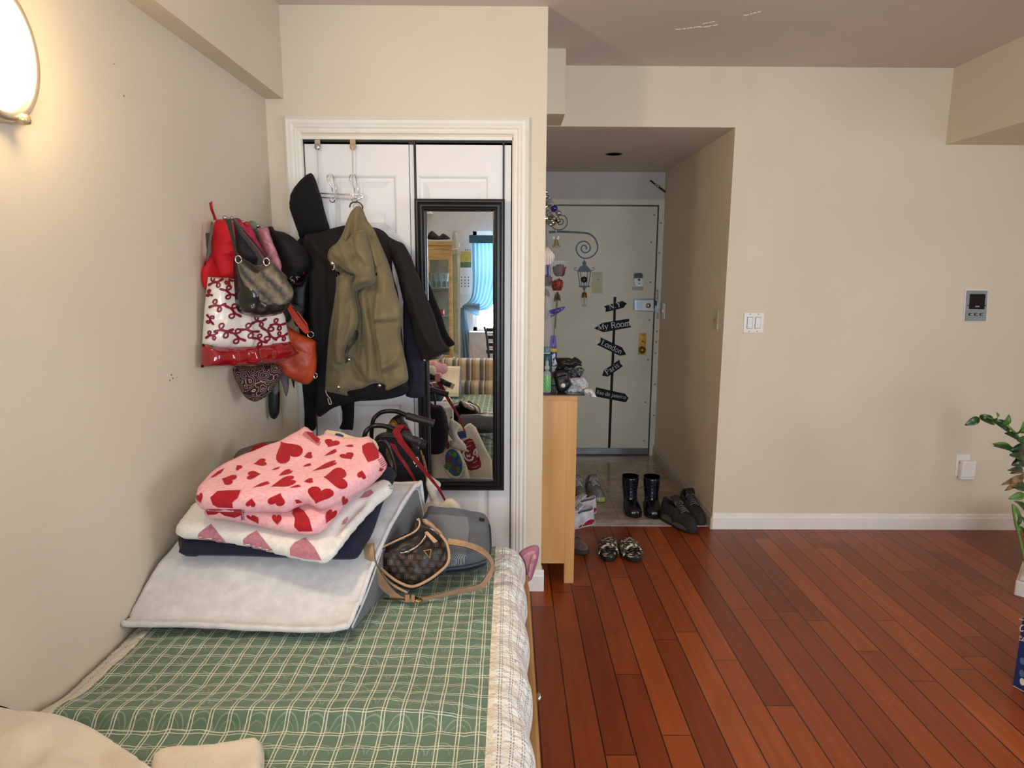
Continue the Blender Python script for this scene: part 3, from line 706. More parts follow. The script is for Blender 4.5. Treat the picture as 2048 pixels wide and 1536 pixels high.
for k in range(13):
    t = k / 12; x, y = 1040 + 118 * t, 92 + 78 * t; pk.rib(S5((x, y), (x - 22, y + 30)), 1.1, 1, bv, smooth=0, lift=.002)
    x, y = 1560 + 95 * t, 190 + 150 * t; pk.rib(S5((x + 10, y), (x - 28, y + 22)), 1.1, 1, bv, smooth=0, lift=.002)
    if k < 7: pk.rib(S5((552, 690 + k * 12), (575, 693 + k * 12)), 1.0, 2, bv, smooth=0, lift=.002)
pk.rib(S5((540, 684), (548, 720), (552, 770)), 1.2, 2, bv)
tag(pk.build('sweater', [M_pink, M_red, M_navy]), 'folded pink sweater covered in red hearts on top of the stack', 'sweater', 'folded sweaters')

ck = MB(); ck.puff(px(FS, S5((1178, 118), (1200, 95), (1260, 100), (1330, 112), (1440, 150), (1560, 158), (1600, 200), (1500, 240), (1200, 220)), .16), FS, .03, .9, R=.02, off=.15, res=.010)
bv = ck.bvh(); ck.patch(S5((1258, 130), (1275, 104), (1305, 106), (1335, 120), (1310, 165), (1268, 160)), 1, bv, lift=.002)
tag(ck.build('pullover', [mat('ivory_rib_knit', (238, 228, 196), .9, var=.05, vs=90, bmp=.8, bs_=300, sc3=None), mat('denim_blue_knit', (62, 88, 130), .9, var=.3, vs=150)]), 'ivory knitted top with a blue band tucked behind the heart sweater', 'pullover')
F24 = wallframe(-1.0, 2.33, -.4, 2.33)
gj = MB(); gj.puff(F24.px(S5((480, 320), (520, 240), (600, 205), (720, 170), (850, 158), (960, 160), (1050, 220), (1050, 420), (700, 480), (480, 420))), F24, .05, .5, res=.014, ns=(.012, 12, 12))
bv = gj.bvh(); gj.patch(S5((610, 275), (640, 205), (730, 175), (760, 215), (680, 260)), 1, bv, lift=.004); gj.patch(S5((775, 215), (800, 170), (905, 160), (880, 200)), 1, bv, lift=.004)
tag(gj.build('sweatshirt', [mat('heather_grey', (122, 116, 112), .9, var=.1, vs=90, bmp=.4), M_red]), 'grey sweatshirt with red bands bunched behind the sweater stack', 'sweatshirt')

# ---- grey packing cube
FC = Frame((-.25, 2.10, .635), (1, .02, 0), (0, .93, .36)); S6 = lambda *p: C(6, *p)
cu = thing('packing_cube', 'grey mesh packing cube lying at the far end of the bed', 'travel bag', (-.2, 2.1, BZ)); oc = [(598, 800), (625, 775), (740, 790), (900, 802), (1000, 818), (1045, 860), (1058, 960), (1054, 1080), (1020, 1130), (900, 1168), (740, 1190), (640, 1180), (560, 1050), (560, 900)]
mb = MB(); mb.puff(px(FC, S6(*oc), 0), FC, .042, .9, R=.03, res=.011, ns=(.008, 10, 10)); bv = mb.bvh(); body = mb.build('body', mat('grey_nylon', (98, 104, 112), .6, var=.08, vs=20, bmp=.3), cu)
def mesh_mat():
    m, nt, b = newmat('mesh_netting'); co, x, y, z = coord(nt); a = (((x + y) / .006).fr() - .5).abs(); c = (((x - y) / .006).fr() - .5).abs()
    nt.links.new(mix(nt, a.max(c).gt(.33), (58, 64, 72), (146, 150, 154)), b.inputs['Base Color']); b.inputs['Roughness'].default_value = .7; return m
def onto(bvh_src, pts, m, lift): 
    q = MB(); q.patch(pts, m, bvh_src, lift=lift); return q
onto(bv, S6((620, 800), (740, 805), (890, 820), (905, 900), (890, 1020), (868, 1145), (750, 1160), (680, 1150), (600, 1000), (590, 860)), 0, .003).build('mesh_panel', mesh_mat(), cu)
z = MB(); z.rib(S6((1040, 872), (1050, 960), (1046, 1070), (1015, 1115), (900, 1150), (740, 1172)), 1.6, 0, bv, lift=.004); z.rib(S6((1057, 980), (1052, 1090), (1018, 1138), (900, 1176), (740, 1196)), 3.5, 0, bv, lift=.004); z.build('zipper', mat('navy_zip', (40, 46, 62), .5), cu)
q = onto(bv, S6((972, 822), (1006, 832), (1008, 852), (972, 846)), 0, .004); q.build('tag', M_black, cu, 'small black tag')

# ---- brown handbag with its strap
FB = Frame((-.3, 1.87, .59), (1, .05, 0), (0, .62, .78)); M_tan = mat('tan_leather', (188, 154, 122), .55, var=.06, vs=30)
hb = thing('handbag', 'brown monogram handbag with a tan strap lying on the plaid quilt', 'handbag', (-.27, 1.9, BZ))
M_mono = mat('brown_monogram', (40, 33, 31), .45, var=.3, vs=25, bmp=.25, bs_=300, coat=.05); M_monol = mat('monogram_print', (132, 102, 82), .5, var=.1)
ob = [(240, 1075), (262, 1035), (300, 1000), (400, 950), (480, 905), (495, 860), (520, 818), (545, 822), (572, 856), (640, 885), (700, 930), (748, 990), (768, 1080), (742, 1160), (680, 1220), (600, 1275), (500, 1312), (420, 1296), (340, 1240), (272, 1180), (245, 1120)]
mb = MB(); mb.puff(px(FB, S6(*ob), .02), FB, .055, .35, R=.07, res=.007, ns=(.010, 14, 14), folds=[(px(FB, S6((360, 1060), (430, 1150), (520, 1240)), .05), .006, -.006), (px(FB, S6((410, 1070), (520, 1030), (600, 950)), .05), .006, -.006), (px(FB, S6((260, 1060), (400, 990), (520, 920), (556, 850)), .05), .006, -.008)])
bv = mb.bvh(); rr = random.Random(2)
for j in range(8):
    for i in range(11):
        x = 262 + i * 58 + (j % 2) * 29; y = 1000 + j * 47 + (x - 500) * .05
        if not inside(x, y, [(255, 1080), (420, 1085), (560, 1000), (640, 950), (700, 960), (745, 1030), (750, 1080), (720, 1150), (660, 1210), (500, 1290), (420, 1275), (340, 1225), (270, 1160)]): continue
        if 560 < x < 650 and 1020 < y < 1110: continue
        for q in range(4):
            a = q * PI / 2 + PI / 4; cx, cy = x + 10 * math.cos(a), y + 10 * math.sin(a)
            mb.rib(S6(*[(cx + 8 * math.cos(b * PI / 3), cy + 8 * math.sin(b * PI / 3)) for b in range(6)]), .8, 1, bv, closed=True, smooth=1, lift=.0015)
mb.build('body', [M_mono, M_monol], hb)
pp = MB(); pp.tube([FB.w(a, b, .046) for a, b in [V(q) for q in cr(px(FB, S6((262, 1150), (340, 1225), (430, 1282), (510, 1302), (600, 1266), (680, 1212), (745, 1150), (762, 1080), (742, 995), (700, 938)), .046), 4, False)]], .0045, 0, 8)
pp.tube([FB.w(a, b, .03) for a, b in [V(q) for q in cr(px(FB, S6((280, 1190), (330, 1260), (400, 1310), (470, 1345)), .03), 4, False)]], .004, 0, 8)
pp.tube([FB.w(a, b, .062) for a, b in [V(q) for q in cr(px(FB, S6((548, 826), (556, 870), (520, 920), (400, 978), (252, 1046)), .062), 4, False)]], .003, 0, 8); pp.build('piping', M_tan, hb)
M_gold = mat('gold_metal', (200, 170, 110), .25, 1.0, var=0)
zz = MB(); M_zip = mat('zip_teeth', (190, 180, 160), .3, .9, var=.3, vs=200)
zz.tube([FB.w(a, b, .058) for a, b in [V(q) for q in cr(px(FB, S6((250, 1066), (300, 1030), (380, 990), (450, 962)), .058), 4, False)]], .004, 0, 6); zz.tube([FB.w(a, b, .064) for a, b in [V(q) for q in cr(px(FB, S6((418, 1068), (470, 1058), (540, 1020), (590, 965), (600, 930)), .064), 4, False)]], .0035, 0, 6)
zz.build('zipper', M_zip, hb)
zp = MB(); a, b = px(FB, S6((600, 925), (670, 1000)), .068); strip(zp, [FB.w(a[0] - .004, a[1], .068), FB.w(b[0] - .006, b[1], .068)], [FB.w(a[0] + .004, a[1] + .004, .068), FB.w(b[0] + .005, b[1] + .006, .068)], th=.003); zp.build('zipper_pull', M_tan, hb)
eb = MB(); t3 = px(FB, S6((580, 1050), (640, 1040), (628, 1108)), .066); t3i = [tuple(V(p).lerp((V(t3[0]) + V(t3[1]) + V(t3[2])) / 3, .28)) for p in t3]
hit = [mp for mp in t3]; eb.prism(t3, FB, .060, .0665, 0); eb.prism(t3i, FB, .0665, .0672, 1); eb.build('emblem', [M_gold, M_black], hb, 'gold triangle emblem')
# strap
st = MB(); Zs = [.71, .69, .655, .615, .585, .572, .568, .568, .568, .568, .568]
outer = S6((165, 1012), (172, 1080), (196, 1170), (245, 1265), (320, 1345), (395, 1392), (480, 1406), (600, 1394), (760, 1362), (900, 1338), (985, 1318), (1045, 1250), (1072, 1170), (1056, 1100), (1000, 1040), (900, 996), (760, 966))
inner = S6((235, 1000), (240, 1080), (262, 1160), (310, 1250), (372, 1325), (425, 1366), (490, 1382), (600, 1376), (760, 1334), (900, 1304), (975, 1282), (1020, 1225), (1050, 1165), (1030, 1112), (975, 1070), (880, 1030), (740, 1008))
Zo = [.72, .70, .66, .615, .58, .566, .562, .562, .562, .562, .562, .57, .60, .64, .665, .675, .68]
Zi = [.73, .71, .67, .63, .595, .58, .575, .575, .585, .590, .592, .60, .625, .655, .675, .672, .665]
A = cr([at(*p, Z=z) for p, z in zip(outer, Zo)], 4, False); B = cr([at(*p, Z=z) for p, z in zip(inner, Zi)], 4, False)
strip(st, A, B, 0, .004); st.tube([p for p in A], .0012, 1, 5); st.tube([p for p in B], .0012, 1, 5)
st.build('strap', [M_tan, mat('dark_edge', (60, 44, 34), .6)], hb, 'tan leather strap')
bk = MB()
e1 = [at(*p, Z=.57) for p in S6((305, 1386), (400, 1390), (470, 1392))]; bk.tube(e1, .003, 0, 6)
for x0_, x1_, m in ((455, 485, 2), (498, 522, 2)): 
    q = [at(*p, Z=.576) for p in S6((x0_, 1366), (x1_, 1368), (x1_, 1404), (x0_, 1402))]; strip(bk, [q[0], q[1]], [q[3], q[2]], m, .007)
q = [at(*p, Z=.576) for p in S6((525, 1380), (560, 1388), (572, 1398), (545, 1408), (522, 1402))]; bk.tube(q + [q[0]], .003, 1, 6)
bk.build('buckle', [mat('dark_brown_strap', (70, 54, 42), .5), M_gold, M_tan], hb)
fl = MB(); fl.puff(px(FB, S6((560, 835), (590, 820), (640, 850), (680, 890), (712, 912), (708, 948), (660, 918), (600, 880)), .0), FB, .02, .8, res=.008, ns=(.012, 20, 20), off=-.012)
fl.build('gusset', M_tan, hb, 'crumpled tan leather gusset')

# ---- blanket and towel in the near corner of the bed
FZ = Frame((0, 0, BZ), (1, 0, 0), (0, 1, 0))
bl = MB(); M_beige = mat('cream_fleece', (240, 228, 206), .95, var=.04, vs=12, bmp=.5, bs_=120, sheen=.5, dist=.004)
bl.puff(px(FZ, [(-160, 1440), (-40, 1418), (60, 1420), (130, 1432), (200, 1452), (255, 1482), (300, 1515), (345, 1560), (360, 1620), (150, 1650), (-200, 1650), (-250, 1600)], .06), FZ, .10, .03, R=.13, res=.016, ns=(.03, 6, 6), folds=[(px(FZ, [(60, 1536), (120, 1490), (200, 1500), (230, 1560)], .08), .03, -.03)], off=.018)
for i, p in enumerate(bl.v):
    if p.x < -1.035: bl.v[i].x = -1.035
tag(bl.build('blanket', M_beige), 'cream fleece blanket heaped on the near left corner of the quilt', 'blanket')
t2 = MB(); t2.puff(px(FZ, [(300, 1545), (330, 1512), (400, 1506), (460, 1497), (510, 1488), (526, 1494), (529, 1540), (520, 1640), (330, 1660)], .02), FZ, .024, .2, R=.02, res=.012, ns=(.004, 8, 8), off=.024)
tag(t2.build('towel', M_beige), 'folded cream towel beside the fleece blanket at the bottom edge', 'towel')

# ---- second wedge cushion at the near end of the bed
w2 = thing('sloping_cushion', 'cream and blue sloping cushion at the far end of the bed, reflected in the mirror', 'cushion', (-.7, .75, BZ))
MB().ring([[V((x, y, BZ + .02 + z)) for y, z in ((.67, 0), (.67, .20), (.70, .215), (.73, .205), (.87, .03), (.88, 0))] for x in (-1.0, -.39)], 0, True, sm=False).build('foam_body', mat('cream_cover', (230, 220, 200), .8), w2)
MB().ring([[V((x, y, BZ + .022 + z)) for y, z in ((.68, 0), (.68, .195), (.70, .208), (.725, .20), (.865, .03), (.87, 0))] for x in (-.389, -.384)], 0, True, sm=False).build('side_panel', mat('pale_blue_cover', (120, 144, 176), .8), w2)
# ================================================================== things on and by the closet doors
def cloth(name, col, v=.1, **k): return mat(name, col, .85, var=v, vs=14, bmp=.25, bs_=500, sheen=.2, **k)
# ---- tall mirror hung over the right-hand door
MY = 2.948
mr = thing('mirror', 'tall black framed mirror hung on the right closet door', 'mirror', (-.215, MY, .52))
a, b = at(828, 397, Y=2.93), at(1008, 982, Y=2.93); x0, x1, z1, z0 = a.x, b.x, a.z, b.z
pf = [(0, .03), (0, -.004), (.008, -.012), (.014, -.012), (.018, -.006), (.026, -.010), (.032, -.010), (.036, -.002), (.042, -.004), (.046, .004), (.052, .006), (.054, .03)]
mb = MB(); mb.ring([[V((X + sx * d, MY - .008 + h, Z_ + sz * d)) for d, h in pf] for X, Z_, sx, sz in ((x0, z0, 1, 1), (x0, z1, 1, -1), (x1, z1, -1, -1), (x1, z0, -1, 1), (x0, z0, 1, 1))], cap=False, closed=True, sm=False)
mb.build('frame', mat('black_lacquer', (24, 23, 24), .3, var=.1, vs=30), mr)
gl = MB(); gl.add([(x0 + .052, MY + .004, z0 + .052), (x1 - .052, MY + .004, z0 + .052), (x1 - .052, MY + .004, z1 - .052), (x0 + .052, MY + .004, z1 - .052)], [[0, 1, 2, 3]], 0, False)
m_, nt_2, b_2 = newmat('mirror_silver'); b_2.inputs['Base Color'].default_value = (.93, .95, .96, 1); b_2.inputs['Metallic'].default_value = 1; b_2.inputs['Roughness'].default_value = 0
gl.build('glass', m_, mr)
MB().box((x0 + .01, MY + .006, z0 + .01), (x1 - .01, MY + .022, z1 - .01)).build('backing', M_black, mr)
for uu in (829, 1007):
    q = at(uu, 397, Y=2.96); MB().box((q.x - .004, LY - .006, z1 - .03), (q.x + .004, LY - .003, 2.092)).build('hanging_strap', M_black, mr)

# ---- chrome rack over the left-hand door
F2 = yframe(2.955); S2 = lambda *p: C(2, *p); S3 = lambda *p: C(3, *p)
rk = thing('over_door_hook_rack', 'chrome wire hook rack hung over the left closet door', 'hook rack', (-.7, 2.95, 1.75))
def pw(F, pts, h=0): return [F.w(a, b, h) for a, b in F.px(pts, h)]
for x in (332, 652):
    t = MB(); a = pw(F2, S2((x, 240), (x, 300), (x, 330)), -.012); t.box((a[0].x - .011, a[1].z - .006, 0), (0, 0, 0)) if False else None
    c = a[0]; t.box((c.x - .012, 2.972, c.z - .045), (c.x + .012, 2.978, 2.09), bev=.001); t.ball((c.x, 2.968, c.z - .042), .013, 0, 8, sc=(1, .5, 1.1)); t.build('clip', M_steel if x < 500 else mat('tan_pad_clip', (206, 178, 140), .5), rk)
w_ = MB()
w_.tube(cr(pw(F2, S2((332, 300), (340, 450), (346, 700), (352, 790)), 0), 4, False), .0022, 0, 8); w_.tube(cr(pw(F2, S2((652, 300), (655, 450), (657, 700), (662, 800)), 0), 4, False), .0022, 0, 8)
w_.tube(cr(pw(F2, S2((300, 750), (560, 760), (740, 762), (745, 780), (720, 800), (560, 798), (300, 785)), .004), 4, False), .0028, 0, 8)
w_.build('frame', M_chrome, rk)
for dx, dy in ((0, 0), (200, 2)):
    h = MB(); p = [(480, 740), (478, 700), (452, 650), (445, 612), (462, 592), (485, 590), (497, 605), (500, 650), (515, 740), (518, 800), (512, 835), (495, 842), (475, 835), (463, 815), (475, 800), (500, 800)]
    P = pw(F2, S2(*[(x + dx, y + dy) for x, y in p]), .0); n = len(P)
    for i, q in enumerate(P): q.y -= .012 + (.03 * math.sin(i / (n - 1) * PI) if i > 8 else .022 * math.sin(i / 8 * PI) if i < 8 else 0)
    h.tube(cr(P, 5, False), .0024, 0, 8); h.build('hook', M_chrome, rk)

# ---- black hooded garment, dark jackets, olive parka (back to front)
M_blk = mat('black_fleece', (13, 12, 18), .95, var=.1, bmp=.2); M_jkt = mat('black_shell', (24, 19, 18), .85, var=.15, vs=5, bmp=.2, bs_=200)
M_olive = mat('olive_cotton', (124, 112, 78), .75, var=.12, vs=6, bmp=.4, bs_=300, dist=.002, sheen=.15); M_navyj = mat('navy_jersey', (34, 31, 48), .9, var=.1)
# black sweatshirt: hood, body and hanging cuffs
Fh = yframe(2.895)
hs_ = thing('hooded_sweatshirt', 'black hooded sweatshirt hanging furthest left with its hood sticking up', 'sweatshirt', (-.8, 2.88, 1.0))
hb2 = MB(); hb2.puff(Fh.px(S2((95, 775), (110, 740), (160, 660), (215, 605), (265, 572), (295, 580), (325, 640), (350, 720), (375, 790), (400, 900), (425, 990), (450, 1080), (400, 1120), (300, 1140), (190, 1165), (160, 1100), (120, 990), (90, 900), (86, 830))), Fh, .07, .3, R=.12, res=.011, ns=(.01, 8, 6), folds=[(Fh.px(S2((150, 700), (230, 900), (300, 1120))), .03, .012)])
hb2.build('hood', M_blk, hs_)
Fb = yframe(2.91)
bd = MB(); bd.puff(Fb.px(S2((180, 1150), (300, 1120), (450, 1080)) + S3((350, 0), (420, 400), (420, 1100), (330, 1240), (200, 1150), (180, 700), (90, 300), (60, 50))), Fb, .035, .3, R=.05, res=.016, ns=(.01, 8, 3)); bd.build('body', M_blk, hs_)
for pts in (S3((200, 1030), (330, 1020), (330, 1180), (308, 1300), (302, 1445), (215, 1440), (208, 1300), (200, 1180)), S3((500, 1150), (640, 1100), (635, 1200), (625, 1430), (590, 1448), (508, 1440), (530, 1380), (528, 1280))):
    c = MB(); c.puff(Fb.px(pts), Fb, .026, .8, R=.03, res=.012, ns=(.008, 10, 8), folds=[(Fb.px(S3((200, 1290), (640, 1270))), .008, -.006)]); c.build('sleeve', M_blk, hs_)
# navy sweatshirt behind the jacket
Fn = yframe(2.90)
nv = thing('sweatshirt', 'navy sweatshirt sleeve hanging beside the mirror behind the black jacket', 'sweatshirt', (-.45, 2.9, .9))
c = MB(); c.puff(Fn.px(S3((1060, 300), (1180, 420), (1215, 700), (1230, 900), (1232, 1060), (1222, 1168), (1080, 1165), (1085, 1080), (1060, 800))), Fn, .03, .7, R=.04, res=.012, ns=(.012, 12, 5), folds=[(Fn.px(S3((1085, 1052), (1232, 1062))), .006, -.01), (Fn.px(S3((1130, 900), (1160, 930), (1150, 1040))), .01, .008)]); c.build('sleeve', M_navyj, nv)
Fn2 = yframe(2.862); c = MB(); c.puff(Fn2.px(S3((420, 1080), (620, 1120), (900, 1090), (1080, 1060), (1080, 1140), (900, 1190), (640, 1205), (430, 1215))), Fn2, .014, .3, R=.03, res=.014); c.build('hem', M_navyj, nv)
# black jacket
jk = thing('rain_jacket', 'black rain jacket with its sleeve over the mirror frame, behind the olive parka', 'jacket', (-.62, 2.85, 1.0))
Fj = yframe(2.815)
b1 = MB(); b1.puff(Fj.px(S2((215, 1155), (330, 1110), (450, 1075), (570, 1045), (640, 1040), (800, 1060), (860, 1062), (930, 1090), (980, 1140), (1010, 1200)) + S3((960, 100), (1010, 300), (1040, 600), (1060, 900), (1090, 1080), (1000, 1130), (700, 1200), (640, 1210), (460, 1260), (320, 1335), (310, 1100), (330, 900), (270, 800), (240, 500), (235, 250), (215, 130))), Fj, .05, .1, R=.10, res=.015, ns=(.035, 7, 3), seed=5,
   folds=[(Fj.px(S3((300, 100), (320, 500), (330, 1000))), .02, .02), (Fj.px(S3((400, 0), (400, 400), (380, 900))), .02, -.02), (Fj.px(S2((280, 1160), (380, 1250), (500, 1420))), .02, .018), (Fj.px(S2((380, 1120), (440, 1250), (520, 1350))), .015, -.015)])
b1.build('body', M_jkt, jk)
Fk = yframe(2.825)
b2 = MB(); b2.puff(Fk.px(S2((900, 1090), (975, 1140), (1050, 1180), (1110, 1205), (1150, 1260), (1190, 1340)) + S3((1150, 60), (1210, 200), (1260, 330), (1320, 480), (1370, 640), (1410, 710), (1452, 768), (1400, 800), (1290, 850), (1235, 868), (1200, 850), (1195, 800), (1150, 700), (1110, 520), (1060, 380), (1020, 220), (980, 60))), Fk, .05, .3, R=.06, res=.012, ns=(.035, 9, 5), seed=9,
   folds=[(Fk.px(S3((1080, 150), (1180, 450), (1280, 720))), .014, .014), (Fk.px(S3((1130, 100), (1230, 400), (1320, 640))), .014, -.014), (Fk.px(S3((1210, 850), (1330, 790), (1430, 730))), .010, .008), (Fk.px(S3((1020, 100), (1110, 180), (1120, 250))), .010, -.016)])
b2.build('sleeve', M_jkt, jk)
bt = MB(); bt.ball(tw(S3((1232, 855)), Y=2.79)[0], .006, 0, 6); bt.build('button', M_steel, jk)
# olive parka
pk2 = thing('parka', 'olive green parka hanging from the chrome rack', 'coat', (-.6, 2.75, 1.0))
Fp = yframe(2.725)
body = [(675, 880)] ; o1 = S2((668, 890), (690, 868), (720, 870), (745, 890), (790, 1000), (850, 1080), (900, 1190), (960, 1330), (1000, 1440), (1025, 1530)) + S3((975, 210), (1010, 330), (1045, 450), (1035, 560), (1030, 660), (1060, 800), (1085, 920), (1092, 1020), (1040, 1060), (960, 1095), (900, 1115), (890, 1065), (800, 1055), (700, 1095), (580, 1120), (575, 1157), (480, 1140), (400, 1120), (385, 1095), (395, 900), (410, 700), (430, 540), (455, 400), (475, 250), (480, 120)) + S2((520, 1500), (500, 1440), (440, 1360), (430, 1310), (450, 1250), (520, 1190), (570, 1100), (600, 1010), (640, 920))
fo = [(S2((700, 890), (700, 1100), (720, 1300), (760, 1500)), .012, .016), (S2((660, 920), (640, 1100), (590, 1250)), .012, .014), (S2((680, 920), (670, 1100), (650, 1300), (640, 1500)), .010, -.016),
      (S2((745, 930), (790, 1040), (850, 1150)), .010, -.018), (S2((780, 1080), (840, 1230), (900, 1400)), .010, .016), (S3((690, 200), (660, 300), (690, 450), (680, 620), (670, 800)), .016, -.028), (S3((760, 230), (800, 500), (840, 760), (880, 1050)), .010, -.020),
      (S3((740, 280), (770, 600), (790, 1000)), .020, .016), (S3((850, 300), (840, 640), (870, 800), (890, 1090)), .010, .014), (S3((840, 530), (930, 535), (1035, 525)), .006, -.010), (S3((840, 490), (940, 480), (1040, 480)), .006, .008),
      (S3((900, 900), (970, 860), (1050, 780)), .016, .014), (S3((920, 960), (1010, 920), (1080, 900)), .012, -.010), (S3((500, 300), (480, 600), (490, 900)), .014, .012), (S3((620, 850), (660, 950), (720, 1010)), .014, -.022), (S3((700, 750), (720, 900), (740, 1000)), .01, .01)]
mb = MB(); mb.puff(Fp.px(o1), Fp, .045, .25, R=.06, res=.009, ns=(.03, 11, 4), seed=3, folds=[(Fp.px(a), b, c * 1.5) for a, b, c in fo]); bvp = mb.bvh(); mb.build('body', M_olive, pk2)
Fq = yframe(2.66)
hd = MB(); hd.puff(Fq.px(S2((440, 1300), (500, 1220), (560, 1160), (600, 1180), (680, 1100), (760, 1090), (800, 1200), (830, 1300), (850, 1400), (860, 1490)) + S3((830, 100), (818, 180), (790, 215), (720, 235), (660, 262), (612, 270), (610, 220), (640, 140), (600, 120), (560, 100), (500, 60)) + S2((540, 1500), (470, 1400))), Fq, .05, .3, R=.06, res=.009, ns=(.03, 10, 10), seed=8,
   folds=[(Fq.px(S2((560, 1180), (600, 1280), (650, 1380), (690, 1480))), .012, .018), (Fq.px(S2((640, 1150), (700, 1300), (700, 1450))), .010, -.020), (Fq.px(S3((640, 140), (700, 120), (730, 60), (700, 0))), .010, -.018), (Fq.px(S3((630, 190), (720, 180), (810, 130))), .016, .014), (Fq.px(S2((470, 1260), (560, 1330), (640, 1450))), .008, .012)])
hd.build('hood', M_olive, pk2)
sl = MB(); sl.puff(Fq.px(S3((520, 110), (590, 130), (635, 160), (640, 300), (665, 450), (660, 560), (610, 660), (560, 760), (552, 810), (552, 890), (470, 880), (462, 820), (455, 700), (450, 600), (470, 420), (480, 250))), Fq, .04, .6, R=.05, res=.009, ns=(.025, 10, 5), seed=11,
   folds=[(Fq.px(S3((540, 250), (530, 500), (500, 800))), .012, .014), (Fq.px(S3((600, 350), (590, 480), (540, 640), (500, 800))), .010, -.016), (Fq.px(S3((465, 822), (552, 825))), .004, .006)])
sl.build('sleeve', M_olive, pk2)
s2 = MB(); s2.puff(Fp.px(S3((640, 560), (670, 600), (660, 700), (620, 800), (600, 870), (560, 880), (550, 800), (580, 700))), Fp, .075, .1, R=.03, res=.01, ns=(.02, 16, 16)); s2.build('lining', mat('parka_lining', (74, 80, 66), .7, var=.2), pk2)
for q in S3((497, 1086), (585, 850), (848, 1072)) + S2((470, 1385)): 
    h = bvp.ray_cast(EYE, ray(*q).normalized())[0] or at(*q, Y=2.72); h = at(*q, Y=h.y - .005 if q[1] > 600 else 2.60); MB().lathe([(.001, -.004), (.008, -.003), (.009, 0), (.004, .002)], h, 0, 12, 'y').build('snap', M_steel, pk2)
M_dc = [mat('cord', (190, 186, 170), .7), M_steel, mat('dark_olive', (60, 62, 40), .8)]
dc = MB(); dc.tube(cr(tw(S3((390, 1110), (400, 1150), (425, 1180), (438, 1225), (420, 1228), (408, 1180)), Y=2.66), 4, False), .002, 0, 6); dc.build('drawcord', M_dc, pk2); dc = MB(); dc.tube(cr(tw(S2((470, 1385), (490, 1400), (485, 1440), (470, 1440)), Y=2.60), 4, False), .0018, 1, 6); dc.build('zipper_pull', M_dc, pk2); dc = MB()
dc.tube(cr(tw(S2((630, 880), (640, 845), (680, 830), (720, 840), (745, 870), (745, 900)), Y=2.79), 4, False), .003, 2, 6); dc.tube(cr(tw(S2((668, 900), (665, 860), (690, 845), (715, 860), (722, 895)), Y=2.775), 4, False), .0025, 0, 6)
dc.build('hanging_loop', M_dc, pk2)

# ---- walking frame with bags, standing between the bed and the mirror
wk = thing('rollator', 'black walking frame with foam grips standing between bed and mirror', 'walking frame', (-.42, 2.6, 0))
M_grip = mat('black_foam_grip', (40, 40, 42), .5, var=.15, vs=60)
GY = (2.63, 2.33)
g1 = tw([(812, 831), (868, 847)], Y=GY[0]); g2 = tw([(800, 867), (842, 886)], Y=GY[1])
for (a, b), nm in ((g1, 0), (g2, 1)):
    d = (b - a).normalized(); g = MB(); prof_ = [(.001, 0), (.014, .001), (.0155, .005), (.0155, .03), (.0165, .034), (.0165, .04), (.015, .044), (.015, (b - a).length - .008), (.017, (b - a).length - .004), (.015, (b - a).length), (.001, (b - a).length + .001)]
    T = V((0, 0, 1)).rotation_difference(d).to_matrix().to_4x4(); T.translation = a; g.lathe(prof_, (0, 0, 0), 0, 20, T=T)
    for k in range(9): 
        g.lathe([(.0152, .05 + k * .006), (.0166, .052 + k * .006), (.0152, .054 + k * .006)], (0, 0, 0), 0, 20, T=T) if nm else None
    g.build('hand_grip', M_grip, wk)
    f = MB(); f.tube(cr([a + d * .01, a - d * .05 + V((0, 0, .004)), a - d * .12 + V((0, 0, -.03)), a - d * .15 + V((0, 0, -.12)), V((a.x - .17, a.y + .10, .5)), V((a.x - .20, a.y + .13, .08))], 6, False), .009, 0, 10); f.tube([V((a.x - .17, a.y + .10, .45)), V((a.x + .12, a.y + .13, .08))], .010, 0, 8)
    f.build('side_frame', mat('black_tube', (26, 26, 28), .3, .3, var=.05), wk)
    for xx in (-.20, .12):
        wl = MB(); wl.lathe([(.03, -.012), (.07, -.014), (.075, -.006), (.075, .006), (.07, .014), (.03, .012), (.001, .012)], (a.x + xx, a.y + .13, .076), 0, 24, 'y'); wl.build('wheel', M_black, wk)
MB().box((-.66, 2.60, .47), (-.50, 2.72, .50), bev=.01).build('seat', M_black, wk)
cb = MB()
for k in range(4): cb.tube(cr(tw(C(11, (60 + 20 * k, 480 + 22 * k), (90 + 10 * k, 430 + 16 * k), (160, 395 + 14 * k), (250, 395 + 14 * k), (330, 410 + 10 * k)), Y=2.30), 5, False), .0042, 0, 6)
cb.tube(cr(tw(C(11, (60, 540), (90, 500), (150, 480), (200, 520), (240, 600), (290, 760), (300, 900)), Y=2.30), 5, False), .006, 0, 6); cb.build('brake_cable', M_black, wk)
S11 = lambda *p: C(11, *p)
M_gprint = mat('gold_brocade', (190, 140, 62), .35, .3, var=.5, vs=55, col2=(60, 40, 20)); M_brn = mat('dark_brown_satin', (48, 34, 30), .4, var=.2)
# dark brown scarf with gold print, draped over the far grip
F27 = yframe(2.70)
sf = MB(); sf.puff(F27.px(S11((262, 215), (330, 175), (400, 190), (440, 260), (500, 360), (540, 450), (560, 600), (420, 560), (300, 420), (200, 400), (198, 330), (225, 270))), F27, .03, .5, R=.03, res=.008, ns=(.01, 20, 20), folds=[(F27.px(S11((330, 190), (400, 330), (480, 450))), .01, .01)])
bv = sf.bvh(); sf.patch(S11((222, 270), (240, 235), (290, 230), (340, 275), (435, 358), (350, 350), (290, 310), (235, 300)), 1, bv, lift=.004)
tag(sf.build('scarf', [M_brn, M_gprint]), 'dark brown scarf with gold print draped over the far walking frame grip', 'scarf')
